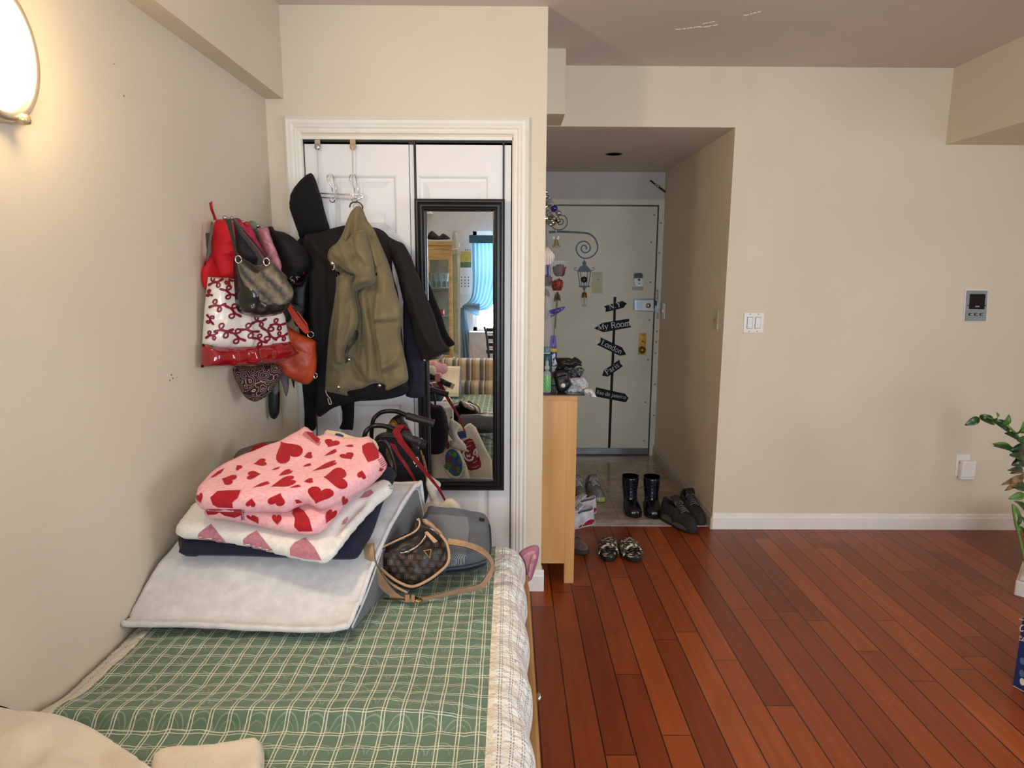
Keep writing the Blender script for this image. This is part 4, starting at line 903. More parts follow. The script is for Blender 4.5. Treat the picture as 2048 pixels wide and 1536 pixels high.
# black bag bulging between the grips, with gold trim
F25 = yframe(2.52)
bg_ = thing('shoulder_bag', 'black bag with gold printed sides hanging on the walking frame', 'bag', (-.4, 2.5, .55))
c = MB(); c.puff(F25.px(S11((40, 520), (90, 440), (180, 430), (330, 440), (450, 560), (580, 580), (640, 700), (680, 900), (690, 1100), (640, 1250), (560, 1330), (300, 1300), (150, 1100), (60, 800))), F25, .06, .9, R=.08, res=.012, ns=(.02, 12, 12)); bv = c.bvh()
c.rib(S11((530, 760), (510, 720), (520, 690), (560, 680), (570, 740), (540, 790)), 1.6, 1, bv, lift=.003)
c.rib(S11((470, 550), (455, 540)), 4, 1, bv, smooth=0, lift=.003)
c.build('body', [M_blk, mat('white_print', (215, 215, 215), .6)], bg_)
gp = onto(bv, S11((585, 545), (600, 515), (640, 560), (660, 640), (680, 760), (684, 900), (670, 1010), (640, 900), (625, 760), (590, 640)), 0, .006); gp.build('trim', M_gprint, bg_, 'gold printed trim')
gp = onto(bv, S11((195, 560), (230, 620), (270, 700), (290, 800), (260, 800), (220, 720), (195, 640)), 0, .006); gp.build('trim', mat('taupe_stripe', (120, 104, 84), .6, var=.3, vs=40), bg_, 'taupe striped trim')
# red strap of the tote and red webbing
M_redw = mat('red_webbing', (150, 20, 34), .6, var=.12, vs=60, bmp=.3)
M_canvas = mat('natural_canvas', (222, 214, 196), .85, var=.05, vs=10, bmp=.5, bs_=500)
YM = MY + .004
def mir(u, v, Y):        # a point seen in the mirror, on the plane Y of the room
    q = at(u, v, Y=2 * YM - Y); return V((q.x, Y, q.z))
S17 = lambda *p: C(17, *p)
def tote(name, label, cat, pts, Yp, dp, extra, group=None):
    t = thing(name, label, cat, mir(*S17((350, 1400))[0], Yp), group)
    P = [mir(*p, Yp) for p in S17(*pts)]; F = Frame((0, Yp, 0), (-1, 0, 0), (0, 0, 1))   # faces the mirror
    mb = MB(); mb.puff([(-p.x, p.z) for p in P], F, dp, .6, R=.03, res=.012, ns=(.012, 9, 9), smooth=False, seed=len(pts)); extra(mb, F); return t, mb
def mpatch(mb, pts, m, Yp, lift, F, res=.008):
    P = [mir(*p, Yp) for p in pts]; P2 = resample([(-p.x, p.z) for p in P], res); vs, fs, _ = tri(P2, res); bv = mb.bvh(); idx = {}; out = []
    for i, q in enumerate(vs):
        h = bv.ray_cast(V((-q.x, Yp + .4, q.y)), V((0, -1, 0)))[0]
        if h: idx[i] = len(out); out.append(h + V((0, lift, 0)))
    mb.add(out, [[idx[i] for i in f] for f in fs if all(i in idx for i in f)], m, True)
def mline(mb, pts, wd_, m, Yp, lift, closed=False):
    P = cr(pts, 4, closed); P = P + [P[0]] if closed else P; bv = mb.bvh(); prev = None; vs = []; fs = []
    for i, p in enumerate(P):
        t = (P[min(i + 1, len(P) - 1)] - P[max(i - 1, 0)]).normalized(); nn = V((-t.y, t.x)) * wd_ / 2; cur = []
        for sg in (-1, 1):
            q = p + nn * sg; w2 = mir(q.x, q.y, Yp); h = bv.ray_cast(V((w2.x, Yp + .4, w2.z)), V((0, -1, 0)))[0]
            if h is None: cur = None; break
            cur.append(h + V((0, lift, 0)))
        if cur:
            vs += cur
            if prev: k = len(vs); fs.append([k - 4, k - 3, k - 1, k - 2])
        prev = cur
    mb.add(vs, fs, m, True)
def ex1(mb, F):
    Yp = 2.40
    e = lambda cx, cy, rx, ry, n=22, rot=-.25: [(cx + rx * math.cos(a) * math.cos(rot) - ry * math.sin(a) * math.sin(rot), cy + rx * math.cos(a) * math.sin(rot) + ry * math.sin(a) * math.cos(rot)) for a in [2 * PI * k / n for k in range(n)]]
    mpatch(mb, S17(*e(330, 1270, 92, 158)), 1, Yp, .002, F)
    for cx, cy, rx, ry in ((265, 1310, 40, 45), (338, 1178, 28, 34), (380, 1350, 22, 40), (290, 1160, 14, 20), (395, 1250, 16, 26)): mpatch(mb, S17(*e(cx, cy, rx, ry, 14)), 2, Yp, .0035, F, .006)
    mpatch(mb, S17((240, 1215), (300, 1185), (310, 1230), (270, 1262), (240, 1250)), 3, Yp, .004, F, .006); mpatch(mb, S17((300, 1240), (345, 1300), (355, 1360), (340, 1395), (325, 1340), (310, 1290)), 3, Yp, .0045, F, .006)
    rr_ = random.Random(4)
    for k in range(44):   # ring of lettering round the globe
        a = 2 * PI * k / 44
        if rr_.random() < .12: continue
        p = e(330, 1270, 112, 182, 44)[k]; q = e(330, 1270, 128, 202, 44)[k]; mline(mb, S17(p, ((p[0] + q[0]) / 2 + 3, (p[1] + q[1]) / 2), q), 1.0, 4, Yp, .003)
    for k in range(11): x = 110 + k * 18; y = 1165 - k * 13; mline(mb, S17((x, y), (x + 5, y - 11), (x + 9, y + 2)), 1.0, 4, Yp, .003)
    for k in range(3): mline(mb, S17((235 + k * 12, 1050 - k * 6), (238 + k * 12, 1035 - k * 6), (242 + k * 12, 1052 - k * 6)), 1.0, 4, Yp, .003)
t1, mb = tote('tote_bag', 'cream canvas tote with a blue globe print, reflected in the mirror', 'tote bag', [(50, 1030), (110, 970), (240, 895), (265, 960), (330, 1050), (420, 1180), (480, 1330), (520, 1480), (500, 1600), (80, 1600), (75, 1300), (70, 1150)], 2.40, .018, ex1)
M_cols = [M_canvas, mat('globe_blue', (50, 110, 170), .6, var=.2, vs=30), mat('globe_green', (110, 160, 80), .6, var=.2), mat('rust_print', (120, 60, 50), .6), mat('black_print', (50, 48, 50), .6), mat('white_thread', (236, 232, 226), .6)]
mb.build('body', M_cols, t1)
def ex2(mb, F):
    Yp = 2.335
    mpatch(mb, S17((372, 1090), (400, 1045), (470, 1005), (510, 992), (545, 1005), (570, 1060), (610, 1180), (640, 1280), (636, 1320), (600, 1345), (530, 1360), (475, 1340), (450, 1290), (410, 1200), (376, 1130)), 1, Yp, .002, F)
    mline(mb, S17((500, 1140), (470, 1125), (442, 1150), (455, 1205), (495, 1240), (540, 1230), (548, 1195)), 3.6, 2, Yp, .004)
    mline(mb, S17((478, 1170), (487, 1205), (497, 1180), (512, 1205), (516, 1165)), 1.6, 2, Yp, .004)
    mline(mb, S17((560, 1178), (605, 1165)), 3.6, 2, Yp, .004); mline(mb, S17((585, 1110), (592, 1160), (600, 1205)), 3.6, 2, Yp, .005); mline(mb, S17((585, 1110), (560, 1140), (558, 1178)), 3.0, 2, Yp, .004)
    for k in range(9): x = 400 + k * 7 + k * k * .9; y = 1160 - k * 17 - 0; mline(mb, S17((x - 4, y), (x + 5, y - 3)), .9, 2, Yp, .004)
    for k in range(13): x = 440 + k * 14; y = 1240 + k * 20 - k * k * 1.2; y = min(y, 1330 - abs(k - 8) * 5); mline(mb, S17((x - 3, y), (x + 2, y - 8)), .9, 2, Yp, .004)
    for k in range(4): mline(mb, S17((480 + k * 12, 1092 - k * 4), (485 + k * 12, 1080 - k * 4)), .9, 2, Yp, .004); mline(mb, S17((550 + k * 13, 1275 - k * 7), (555 + k * 13, 1262 - k * 7)), .9, 2, Yp, .004)
    for k in range(6): mline(mb, S17((500 + k * 9, 1030 - k * 1), (505 + k * 9, 1022 - k * 1)), .9, 2, Yp, .004)
t2_, mb = tote('tote_bag', 'cream canvas tote with a dark red oval logo, reflected in the mirror', 'tote bag', [(260, 900), (400, 840), (430, 890), (480, 840), (520, 832), (580, 880), (610, 950), (680, 1100), (760, 1250), (775, 1500), (760, 1600), (420, 1600), (380, 1300), (300, 1050)], 2.335, .018, ex2)
mb.build('body', [M_canvas, mat('dark_red_print', (140, 20, 34), .6), M_cols[5]], t2_)
bl_ = MB(); P = [mir(*p, 2.36) for p in S17((360, 970), (375, 930), (460, 910), (474, 990), (400, 1010), (362, 1030))]; F = Frame((0, 2.365, 0), (-1, 0, 0), (0, 0, 1)); bl_.prism([(-p.x, p.z) for p in P], F, 0, .002)
for k in range(3):
    a_, b_ = [mir(*p, 2.36) for p in S17((378, 950 + 14 * k), (455, 935 + 14 * k))]; strip(bl_, [a_ + V((0, .003, .001)), b_ + V((0, .003, .001))], [a_ + V((0, .003, -.001)), b_ + V((0, .003, -.001))], 1, .0006)
bl_.build('hang_tag', [mat('blue_card', (34, 66, 140), .5), M_cols[5]], t2_, 'blue card tag')
# straps of the red-logo tote run up over the near grip
rs = MB(); strip(rs, tw(S11((262, 380), (330, 520), (400, 620), (520, 800), (640, 960), (760, 1130), (850, 1325)), Y=2.29), tw(S11((350, 372), (395, 480), (480, 630), (580, 790), (690, 960), (800, 1130), (872, 1320)), Y=2.29), 0, .003)
for v_i in range(len(rs.v)):
    t = (.95 - rs.v[v_i].z) / .35; rs.v[v_i].y += max(0, t) * .13
a_ = tw(S11((262, 380), (350, 372)), Y=2.29); strip(rs, [a_[0], a_[0] + V((.01, .05, .012)), a_[0] + V((.02, .11, -.02))], [a_[1], a_[1] + V((.01, .05, .012)), a_[1] + V((.02, .11, -.02))], 0, .003)
rs.build('strap', M_redw, t2_, 'red webbing strap')
r2 = MB(); t_ = thing('strap', 'dark red webbing straps hanging inside the walking frame', 'strap', (-.42, 2.45, .55)); strip(r2, tw(S11((230, 505), (290, 620), (380, 740), (470, 880), (520, 960)), Y=2.46), tw(S11((300, 530), (340, 620), (440, 760), (520, 900), (545, 960)), Y=2.46), 0, .003); r2.build('webbing', M_redw, t_); r2 = MB(); strip(r2, [p + V((0, -.09, 0)) for p in tw(S11((590, 1140), (610, 1230), (650, 1330)), Y=2.52)], [p + V((0, -.09, 0)) for p in tw(S11((650, 1160), (690, 1260), (690, 1300)), Y=2.52)], 0, .003)
r2.build('webbing', M_redw, t_)
# folded white cloth tucked below the tote
F23 = yframe(2.45)
wc = MB(); wc.puff(F23.px(S11((690, 850), (720, 900), (838, 990), (790, 1100), (830, 1200), (940, 1330), (900, 1420), (680, 1330), (720, 1200), (660, 1000))), F23, .02, .8, R=.02, res=.008, ns=(.01, 20, 20))
tag(wc.build('cloth_bag', mat('pale_canvas', (222, 216, 204), .85, var=.06, bmp=.5, bs_=400)), 'pale cloth bag crumpled between wedge cushion and mirror', 'cloth bag')

# ---- wire basket and pink slipper at the end of the bed
ps = thing('slipper', 'pink slipper standing on edge between the quilt and the closet wall', 'slipper', at(1060, 1150, Y=2.31))
FP = yframe(2.31); S6c = lambda *p: C(6, *p)
c = MB(); c.puff(FP.px(S6c((1250, 1070), (1290, 1035), (1350, 1013), (1385, 1022), (1390, 1060), (1380, 1120), (1360, 1190), (1335, 1255), (1300, 1262), (1290, 1200), (1270, 1130))), FP, .012, .9, R=.01, res=.006); c.build('sole', mat('mauve_sole', (176, 110, 136), .6), ps)
c = MB(); c.puff(FP.px(S6c((1268, 1085), (1300, 1055), (1345, 1040), (1366, 1050), (1362, 1100), (1345, 1170), (1318, 1235), (1302, 1190), (1285, 1120))), FP, .004, .2, R=.01, res=.006, off=.012); c.build('insole', mat('pink_insole', (214, 150, 168), .7), ps)
c = MB(); c.puff(FP.px(S6c((1335, 1065), (1365, 1060), (1372, 1090), (1345, 1130), (1322, 1200), (1308, 1190), (1320, 1120))), FP, .018, .2, R=.012, res=.005, off=.014, ns=(.008, 30, 30)); c.build('strap', mat('pink_strap', (226, 164, 178), .5), ps)
# ================================================================== coat-hook rail on the left wall and what hangs from it
S1 = lambda *p: C(1, *p); S9 = lambda *p: C(9, *p); S10 = lambda *p: C(10, *p)
rail = thing('coat_rack', 'wall mounted coat rail with round pegs on the left wall', 'coat rack', (XL, 2.65, 1.66))
MB().box((XL, 2.32, 1.60), (XL + .014, 2.96, 1.655), bev=.003).build('board', mat('dark_rail', (60, 54, 50), .5), rail)
for p in S9((478, 340), (620, 350), (820, 425), (1108, 500), (1190, 520)):
    q = at(*p, X=XL + .035); k = MB(); k.tube([V((XL + .012, q.y, 1.64)), V((XL + .02, q.y, 1.66)), q + V((-.006, 0, -.006))], .0035, 0, 8); k.ball(q, .0085, 0, 8); k.build('peg', M_steel, rail)
q = at(*S9((1000, 490))[0], X=XL + .05); k = MB(); k.lathe([(.001, -.004), (.018, -.003), (.019, 0), (.001, .004)], q, 0, 16, 'y'); k.build('peg', mat('green_button', (120, 126, 110), .5), rail)

glv = None
def item(name, label, cat, pts, F, depth, m, back=.3, R=None, res=.009, folds=(), ns=(0, 1, 1), part=None, h=.0, seed=0, more=None, smooth=True):
    mb = MB(); mb.puff(F.px(pts, h), F, depth, back, R=R, res=res, ns=ns, seed=seed, folds=[(F.px(a, h), b, c) for a, b, c in folds], off=h, smooth=smooth)
    for v in mb.v:
        if v.x < XL + .004: v.x = XL + .004
    if more: more(mb)
    mats = m
    if part:
        t = thing(name, label, cat, ((min(v.x for v in mb.v) + max(v.x for v in mb.v)) / 2, mb.v[0].y, min(v.z for v in mb.v))); mb.build(part, mats, t); return t, mb
    return tag(mb.build(name, mats), label, cat), mb
# red cap
FA = wallframe(-1.045, 2.30, -.95, 2.46)
M_redc = mat('red_cotton', (206, 14, 30), .75, var=.08, vs=20, bmp=.3, bs_=500)
capr, _ = item('baseball_cap', 'bright red cap hanging on the wall above the white tote', 'cap', S1((165, 195), (240, 200), (262, 250), (278, 330), (285, 430), (280, 560), (200, 580), (150, 560), (130, 480), (135, 400), (145, 290)), FA, .06, M_redc, folds=[(S1((150, 330), (200, 320), (260, 340)), .008, .006), (S1((150, 350), (200, 348), (250, 365)), .006, -.008), (S1((140, 400), (200, 395), (280, 440)), .008, .008), (S1((150, 430), (220, 430), (280, 480)), .006, -.008)], part='crown', ns=(.01, 15, 15))
c = MB(); c.puff(FA.px(S1((135, 410), (160, 450), (200, 520), (215, 600), (180, 650), (120, 640), (95, 620), (80, 560), (90, 500), (110, 440)), .03), FA, .015, .5, R=.02, res=.008, off=.02); [setattr(v, 'x', max(v.x, XL + .004)) for v in c.v]; c.build('brim', M_redc, capr)
c = MB(); A = tw(S9((175, 60), (200, 180), (250, 300), (268, 385)), X=XL + .03); B = tw(S9((232, 20), (240, 150), (285, 290), (320, 385)), X=XL + .04); strip(c, A, B, 0, .003); c.build('strap', mat('dark_red_strap', (160, 20, 36), .7), capr)
item('belt', 'dark grey strap hanging flat on the wall left of the red cap', 'belt', S9((205, 440), (245, 440), (240, 620), (215, 800), (205, 1050), (140, 1160), (80, 1290), (110, 1120), (150, 850), (190, 620)), wallframe(-1.046, 2.22, -1.0, 2.32), .008, mat('slate_strap', (96, 84, 84), .7), R=.004, res=.006)
# pink satin bag, magenta scarf, olive pieces behind
FD = wallframe(-1.04, 2.52, -.86, 2.66)
item('scarf', 'magenta scarf hanging from the wall pegs behind the black handbag', 'scarf', S9((650, 375), (700, 345), (760, 360), (830, 450), (900, 420), (960, 470), (1010, 560), (1090, 760), (1180, 930), (1250, 1080), (1230, 1180), (1100, 1250), (900, 1200), (700, 1100), (640, 900), (600, 600)), FD, .05, mat('magenta_cotton', (206, 48, 96), .75, var=.2, vs=30, bmp=.3), folds=[(S9((700, 380), (820, 620), (960, 900)), .008, .012), (S9((760, 380), (880, 640), (1050, 950)), .006, -.014), (S9((840, 460), (960, 700), (1120, 950)), .008, .012), (S9((920, 500), (1010, 680), (1170, 930)), .006, -.012)], R=.03)
item('pouch', 'small orange fabric piece on a wall peg beside the magenta scarf', 'pouch', S9((830, 455), (900, 410), (945, 450), (950, 500), (880, 520)), wallframe(-1.03, 2.50, -.9, 2.56), .02, mat('orange_cotton', (206, 70, 44), .7), R=.015)
FD2 = wallframe(-1.04, 2.68, -.86, 2.76)
item('scarf', 'grey green scarf hanging between the magenta scarf and the pink cap', 'scarf', S9((990, 550), (1060, 540), (1110, 620), (1170, 800), (1250, 1000), (1330, 1200), (1280, 1250), (1150, 1000), (1050, 750)), FD2, .04, mat('grey_green_knit', (112, 112, 100), .85, bmp=.4), R=.02)
# pink cap
FE = wallframe(-1.03, 2.60, -.88, 2.68)
M_pinkc = mat('pink_satin', (222, 150, 162), .5, var=.15, vs=25, bmp=.2, bs_=200)
def mpc(mb):
    bv = mb.bvh(); 
    for dx in (0, 25): mb.rib(S9((1220 + dx, 780), (1320 + dx, 850), (1365 + dx, 960), (1330 + dx, 1060), (1270 + dx, 1110)), .9, 1, bv, lift=.002)
item('baseball_cap', 'pink satin cap hanging between the magenta scarf and the black cap', 'cap', S9((1100, 590), (1180, 530), (1250, 510), (1320, 550), (1345, 640), (1370, 750), (1440, 900), (1500, 1050), (1570, 1250), (1540, 1390), (1450, 1360), (1330, 1230), (1250, 1100), (1170, 900), (1130, 750)), FE, .05, [M_pinkc, mat('pale_pink_piping', (244, 196, 204), .5)], R=.03, ns=(.02, 16, 16), folds=[(S9((1180, 580), (1260, 700), (1320, 800)), .01, .01), (S9((1250, 560), (1330, 720)), .006, -.01)], more=mpc)
# black cap with white lettering, navy sequinned scarf, grey knits
FG = wallframe(-1.0, 2.70, -.80, 2.78)
M_capb = mat('black_twill', (12, 12, 14), .75, var=.15, bmp=.3, bs_=500)
def mcap(mb):
    bv = mb.bvh()
    for l in (((455, 790), (430, 800), (432, 825), (465, 830)), ((440, 850), (465, 845), (480, 860), (470, 880)), ((500, 790), (555, 795)), ((500, 790), (515, 815), (520, 840))): mb.rib(S10(*l), 1.4, 1, bv, lift=.002, smooth=3)
    for l in (((610, 720), (600, 745), (620, 750)), ((290, 720), (300, 740)), ((360, 800), (372, 825)), ((335, 770), (350, 800))): mb.rib(S10(*l), 1.2, 2, bv, lift=.002, smooth=2)
cb_, _ = item('baseball_cap', 'black cap with small white lettering hanging beside the jackets', 'cap', S10((105, 105), (175, 92), (210, 145), (330, 170), (460, 240), (560, 330), (650, 420), (700, 520), (720, 640), (640, 760), (560, 800), (480, 900), (430, 880), (380, 790), (300, 700), (270, 560), (200, 350), (150, 220)), FG, .07, [M_capb, mat('white_embroidery', (232, 228, 224), .6), mat('rust_embroidery', (170, 60, 50), .6)], part='crown', R=.05, ns=(.01, 14, 14), folds=[(S10((250, 560), (450, 580), (650, 560)), .006, -.006)], more=mcap)
item('scarf', 'navy sequinned scarf hanging below the black cap', 'scarf', S10((430, 880), (560, 860), (680, 760), (700, 900), (690, 1200), (640, 1450), (500, 1480), (440, 1250), (430, 1050)), wallframe(-1.0, 2.76, -.78, 2.82), .04, mat('navy_sequins', (22, 22, 36), .35, .2, var=.5, vs=300, bmp=.6, bs_=500), R=.03)
item('knit_hat', 'charcoal ribbed knit hat hanging behind the orange bag strap', 'hat', S10((440, 1180), (500, 1185), (590, 1210), (610, 1260), (560, 1310), (450, 1330), (430, 1400), (350, 1440), (280, 1400), (270, 1330), (350, 1250)), wallframe(-.95, 2.64, -.8, 2.66), .035, mat('charcoal_rib', (56, 56, 58), .9, var=.2, vs=40, bmp=.9, bs_=120), R=.02)
# white tote with the red knot print
FT = wallframe(-1.035, 2.20, -.835, 2.56)
M_red2 = mat('cherry_patent', (150, 6, 22), .12, var=.06, vs=10, coat=1.0); M_knot = mat('knot_print', (128, 10, 40), .5)
M_offw = mat('white_coated_canvas', (228, 222, 212), .35, var=.03, coat=.3)
tb = thing('tote_bag', 'white tote with red knot pattern and shiny red base on left wall', 'tote bag', (-.93, 2.38, 1.0))
FTf = [(S1((135, 560), (145, 760), (140, 970)), .006, -.010), (S1((300, 700), (330, 850), (350, 990), (375, 1120)), .014, .014), (S1((210, 980), (240, 1060), (250, 1120)), .010, .005), (S1((440, 860), (520, 950), (500, 1050)), .012, -.005)]
mb = MB(); mb.puff(FT.px(S1((128, 556), (270, 562), (360, 700), (560, 740), (590, 800), (625, 950), (648, 1010), (380, 1030), (160, 1020), (90, 990), (95, 900), (105, 760), (118, 640)), .02), FT, .055, .2, R=.05, res=.010, off=.01, smooth=False, folds=[(FT.px(a, .03), b, c) for a, b, c in FTf], ns=(.008, 12, 12))
for v in mb.v: v.x = max(v.x, XL + .004)
bv = mb.bvh()
def knot(cx, cy, s, rot):
    # four interlaced loops, like a pretzel knot
    P = []; n = 40
    for i in range(n):
        t = 2 * PI * i / n; x = math.sin(t) * 1.0 + .62 * math.sin(3 * t + .6); y = math.cos(t) * .62 - .62 * math.cos(3 * t)
        P.append((cx + s * (x * math.cos(rot) - y * math.sin(rot)), cy + s * (x * math.sin(rot) + y * math.cos(rot))))
    return P
kn = random.Random(8)
for (x, y, s, r) in ((165, 590, 24, .2), (245, 655, 27, 1.0), (175, 740, 26, .4), (275, 775, 30, 1.2), (130, 830, 18, 1.6), (215, 900, 30, .5), (300, 935, 30, 1.1), (140, 930, 20, .2), (380, 900, 30, .7), (440, 840, 24, .3), (505, 920, 30, 1.3), (560, 860, 24, .5), (445, 960, 24, .9), (585, 935, 20, .2), (250, 585, 18, 2.0), (120, 660, 14, 1.2)):
    mb.rib(S1(*knot(x, y, s * 1.3, r)), 3.6, 1, bv, closed=True, smooth=1, lift=.0022)
mb.build('body', [M_offw, M_knot], tb)
c = MB(); c.puff(FT.px(S1((95, 985), (150, 1000), (350, 988), (470, 975), (620, 950), (650, 1000), (688, 1050), (600, 1100), (500, 1115), (350, 1128), (250, 1138), (86, 1138)), .035), FT, .050, .3, R=.03, res=.009, off=.022, smooth=False, folds=[(FT.px(a, .03), b, c_) for a, b, c_ in FTf] + [(FT.px(S1((380, 1090), (440, 1040), (600, 1020)), .03), .01, .005)], ns=(.004, 10, 10))
for v in c.v: v.x = max(v.x, XL + .004)
c.build('base', M_red2, tb, 'shiny red patent base')
for A_, B_ in ((S9((640, 640), (700, 800), (760, 1000)), S9((660, 640), (790, 800), (860, 1060))),):
    c = MB(); strip(c, tw(A_, Y=2.36), tw(B_, Y=2.36), 0, .004); c.build('handle', mat('burgundy_handle', (120, 24, 48), .4), tb)
# black handbag with tweed flap
FH = wallframe(-.965, 2.185, -.785, 2.33)
hb3 = thing('handbag', 'black handbag with grey tweed flap hanging over the white tote', 'handbag', (-.88, 2.28, 1.25))
M_blea = mat('black_leather', (26, 25, 27), .28, var=.2, vs=20, bmp=.2, bs_=90, coat=.3)
c = MB(); c.puff(FH.px(S1((280, 440), (300, 425), (330, 430), (400, 470), (480, 520), (600, 640), (650, 690), (620, 750), (600, 780), (560, 800), (450, 815), (380, 808), (310, 780), (290, 720), (285, 640), (278, 520))), FH, .06, .05, R=.05, res=.009, ns=(.02, 14, 14)); c.build('body', M_blea, hb3)
def tweed():
    m, nt, b = newmat('tweed'); co, x, y, z = coord(nt); n = pnoise(nt, co, 60, 4); n2 = pnoise(nt, co, 260, 2); s = ((x + z * .7) / .045).fr()
    f = ((s - .5).abs() * 1.4 + (n - .5) * 1.2); nt.links.new(mix(nt, f, mix(nt, n2, (44, 42, 42), (76, 74, 72)), (140, 130, 108)), b.inputs['Base Color']); b.inputs['Roughness'].default_value = .95; bump(nt, b, n2, .8, .002); return m
c = MB(); c.puff(FH.px(S1((300, 460), (340, 470), (390, 510), (430, 530), (470, 500), (520, 465), (580, 530), (640, 600), (662, 650), (650, 700), (610, 735), (560, 745), (480, 735), (430, 715), (380, 660), (330, 570)), .05), FH, .028, .3, R=.03, res=.008, off=.05, ns=(.012, 16, 16), folds=[(FH.px(S1((420, 540), (500, 600), (560, 680)), .05), .012, -.012)]); c.build('flap', tweed(), hb3, 'grey tweed flap')
L_ = lambda a, b, y: strip(MB(), tw(a, Y=y), tw(b, Y=y), 0, .004).build('strap', M_blea, hb3)
L_(S1((228, 192), (262, 300), (285, 400), (300, 440)), S1((262, 180), (285, 300), (302, 400), (318, 440)), 2.20); L_(S1((270, 178), (320, 280), (400, 380), (440, 440), (430, 470)), S1((288, 190), (340, 270), (425, 370), (470, 440), (450, 480)), 2.19); L_(S1((270, 180), (400, 330), (470, 420), (490, 460)), S1((282, 180), (412, 330), (486, 420), (500, 452)), 2.28)
for p in S1((310, 445), (490, 460)):
    q = at(*p, Y=2.155); MB().tube([q + V((.010 * math.cos(a), 0, .012 * math.sin(a))) for a in [2 * PI * i / 14 for i in range(15)]], .0022, 0, 6).build('ring', M_steel, hb3)
item('pouch', 'black zipped pouch with navy dotted strap hanging above the tweed handbag', 'pouch', S1((285, 200), (330, 260), (380, 330), (440, 400), (450, 460), (400, 480), (330, 440), (300, 380), (290, 300)), wallframe(-.98, 2.26, -.84, 2.36), .03, mat('navy_dots', (24, 24, 40), .7, var=.6, vs=220, bmp=.2), R=.03, ns=(.015, 20, 20))
# orange shoulder bag
FO = wallframe(-.96, 2.66, -.74, 2.70)
M_or = mat('orange_leather', (206, 78, 42), .42, var=.12, vs=8, bmp=.3, bs_=220)
ob_ = thing('shoulder_bag', 'orange leather shoulder bag hanging behind the white and red tote', 'shoulder bag', (-.85, 2.66, 1.0))
c = MB(); c.puff(FO.px(S1((560, 850), (600, 860), (700, 920), (800, 965), (806, 1010), (812, 1090), (800, 1190), (780, 1225), (740, 1248), (640, 1210), (560, 1150), (500, 1080), (540, 950)), .02), FO, .035, .5, R=.04, res=.009, ns=(.008, 12, 12), off=.01, folds=[(FO.px(S1((590, 870), (700, 935), (800, 980)), .02), .005, .006), (FO.px(S1((680, 1015), (760, 1050), (808, 1080)), .02), .004, -.006), (FO.px(S1((790, 1080), (780, 1150), (745, 1240)), .02), .004, -.006)]); c.build('body', M_or, ob_)
c = MB(); strip(c, tw(S1((610, 735), (650, 810), (700, 880), (740, 920)), Y=2.61), tw(S1((640, 735), (690, 800), (735, 860), (765, 912)), Y=2.61), 0, .004); strip(c, tw(S1((645, 735), (700, 800), (742, 860), (756, 905)), Y=2.625), tw(S1((650, 733), (706, 795), (750, 855), (762, 900)), Y=2.625), 0, .004); c.build('strap', mat('orange_strap', (196, 66, 40), .45), ob_)
c = MB(); q = at(*S1((772, 925))[0], Y=2.62); c.tube([q + V((.012 * math.cos(a), 0, .012 * math.sin(a))) for a in [2 * PI * i / 14 for i in range(15)]], .0022, 0, 6); c.build('ring', M_chrome, ob_); c = MB(); q = at(*S1((803, 1188))[0], Y=2.62); c.tube([q + V((.007 * math.cos(a), 0, .011 * math.sin(a))) for a in [2 * PI * i / 14 for i in range(15)]], .002, 0, 6); c.build('ring', M_chrome, ob_)
# paisley hat, pouch, glove tips below
def paisley():
    m, nt, b = newmat('paisley'); co, x, y, z = coord(nt); v = nt.nodes.new('ShaderNodeTexVoronoi'); v.inputs['Scale'].default_value = 30; nt.links.new(co, v.inputs['Vector']); d = E(v.outputs['Distance'])
    n = pnoise(nt, co, 35, 3); r = (d * 5.0 + n * 1.2).fr(); c = mix(nt, r.gt(.66), (18, 14, 20), (130, 36, 36)); c = mix(nt, r.gt(.87), c, (200, 190, 180)); nt.links.new(c, b.inputs['Base Color']); b.inputs['Roughness'].default_value = .8; return m
item('paisley_hat', 'dark paisley patterned hat hanging below the red tote base', 'hat', S1((280, 1130), (400, 1125), (540, 1110), (590, 1150), (560, 1230), (500, 1310), (430, 1352), (380, 1345), (340, 1310), (310, 1250), (285, 1200)), wallframe(-1.04, 2.44, -.86, 2.52), .06, paisley(), R=.05, ns=(.025, 14, 14))
item('glasses_pouch', 'black oblong pouch hanging lowest under the wall bags', 'pouch', S1((505, 1250), (540, 1230), (572, 1260), (574, 1400), (560, 1450), (535, 1468), (508, 1440), (500, 1350)), wallframe(-1.03, 2.78, -.9, 2.80), .018, mat('glossy_black_pouch', (26, 30, 34), .3), R=.02, res=.007)
for i, (pts, lab) in enumerate(((((535, 1140), (580, 1140), (572, 1210), (572, 1280), (550, 1310), (530, 1280)), 'grey glove fingertip hanging just above the black oblong pouch'), (((560, 1150), (640, 1150), (632, 1215), (632, 1270), (618, 1318), (605, 1300), (590, 1240)), 'longest grey glove fingertip hanging under the orange bag'), (((640, 1160), (680, 1160), (670, 1220), (668, 1268), (655, 1240)), 'smallest dark glove fingertip hanging under the orange bag'))):
    item('glove', lab, 'glove', S1(*pts), wallframe(-1.0, 2.70, -.8, 2.70), .014, mat('grey_glove', (112, 106, 104) if i < 2 else (50, 48, 52), .8), R=.012, res=.006)

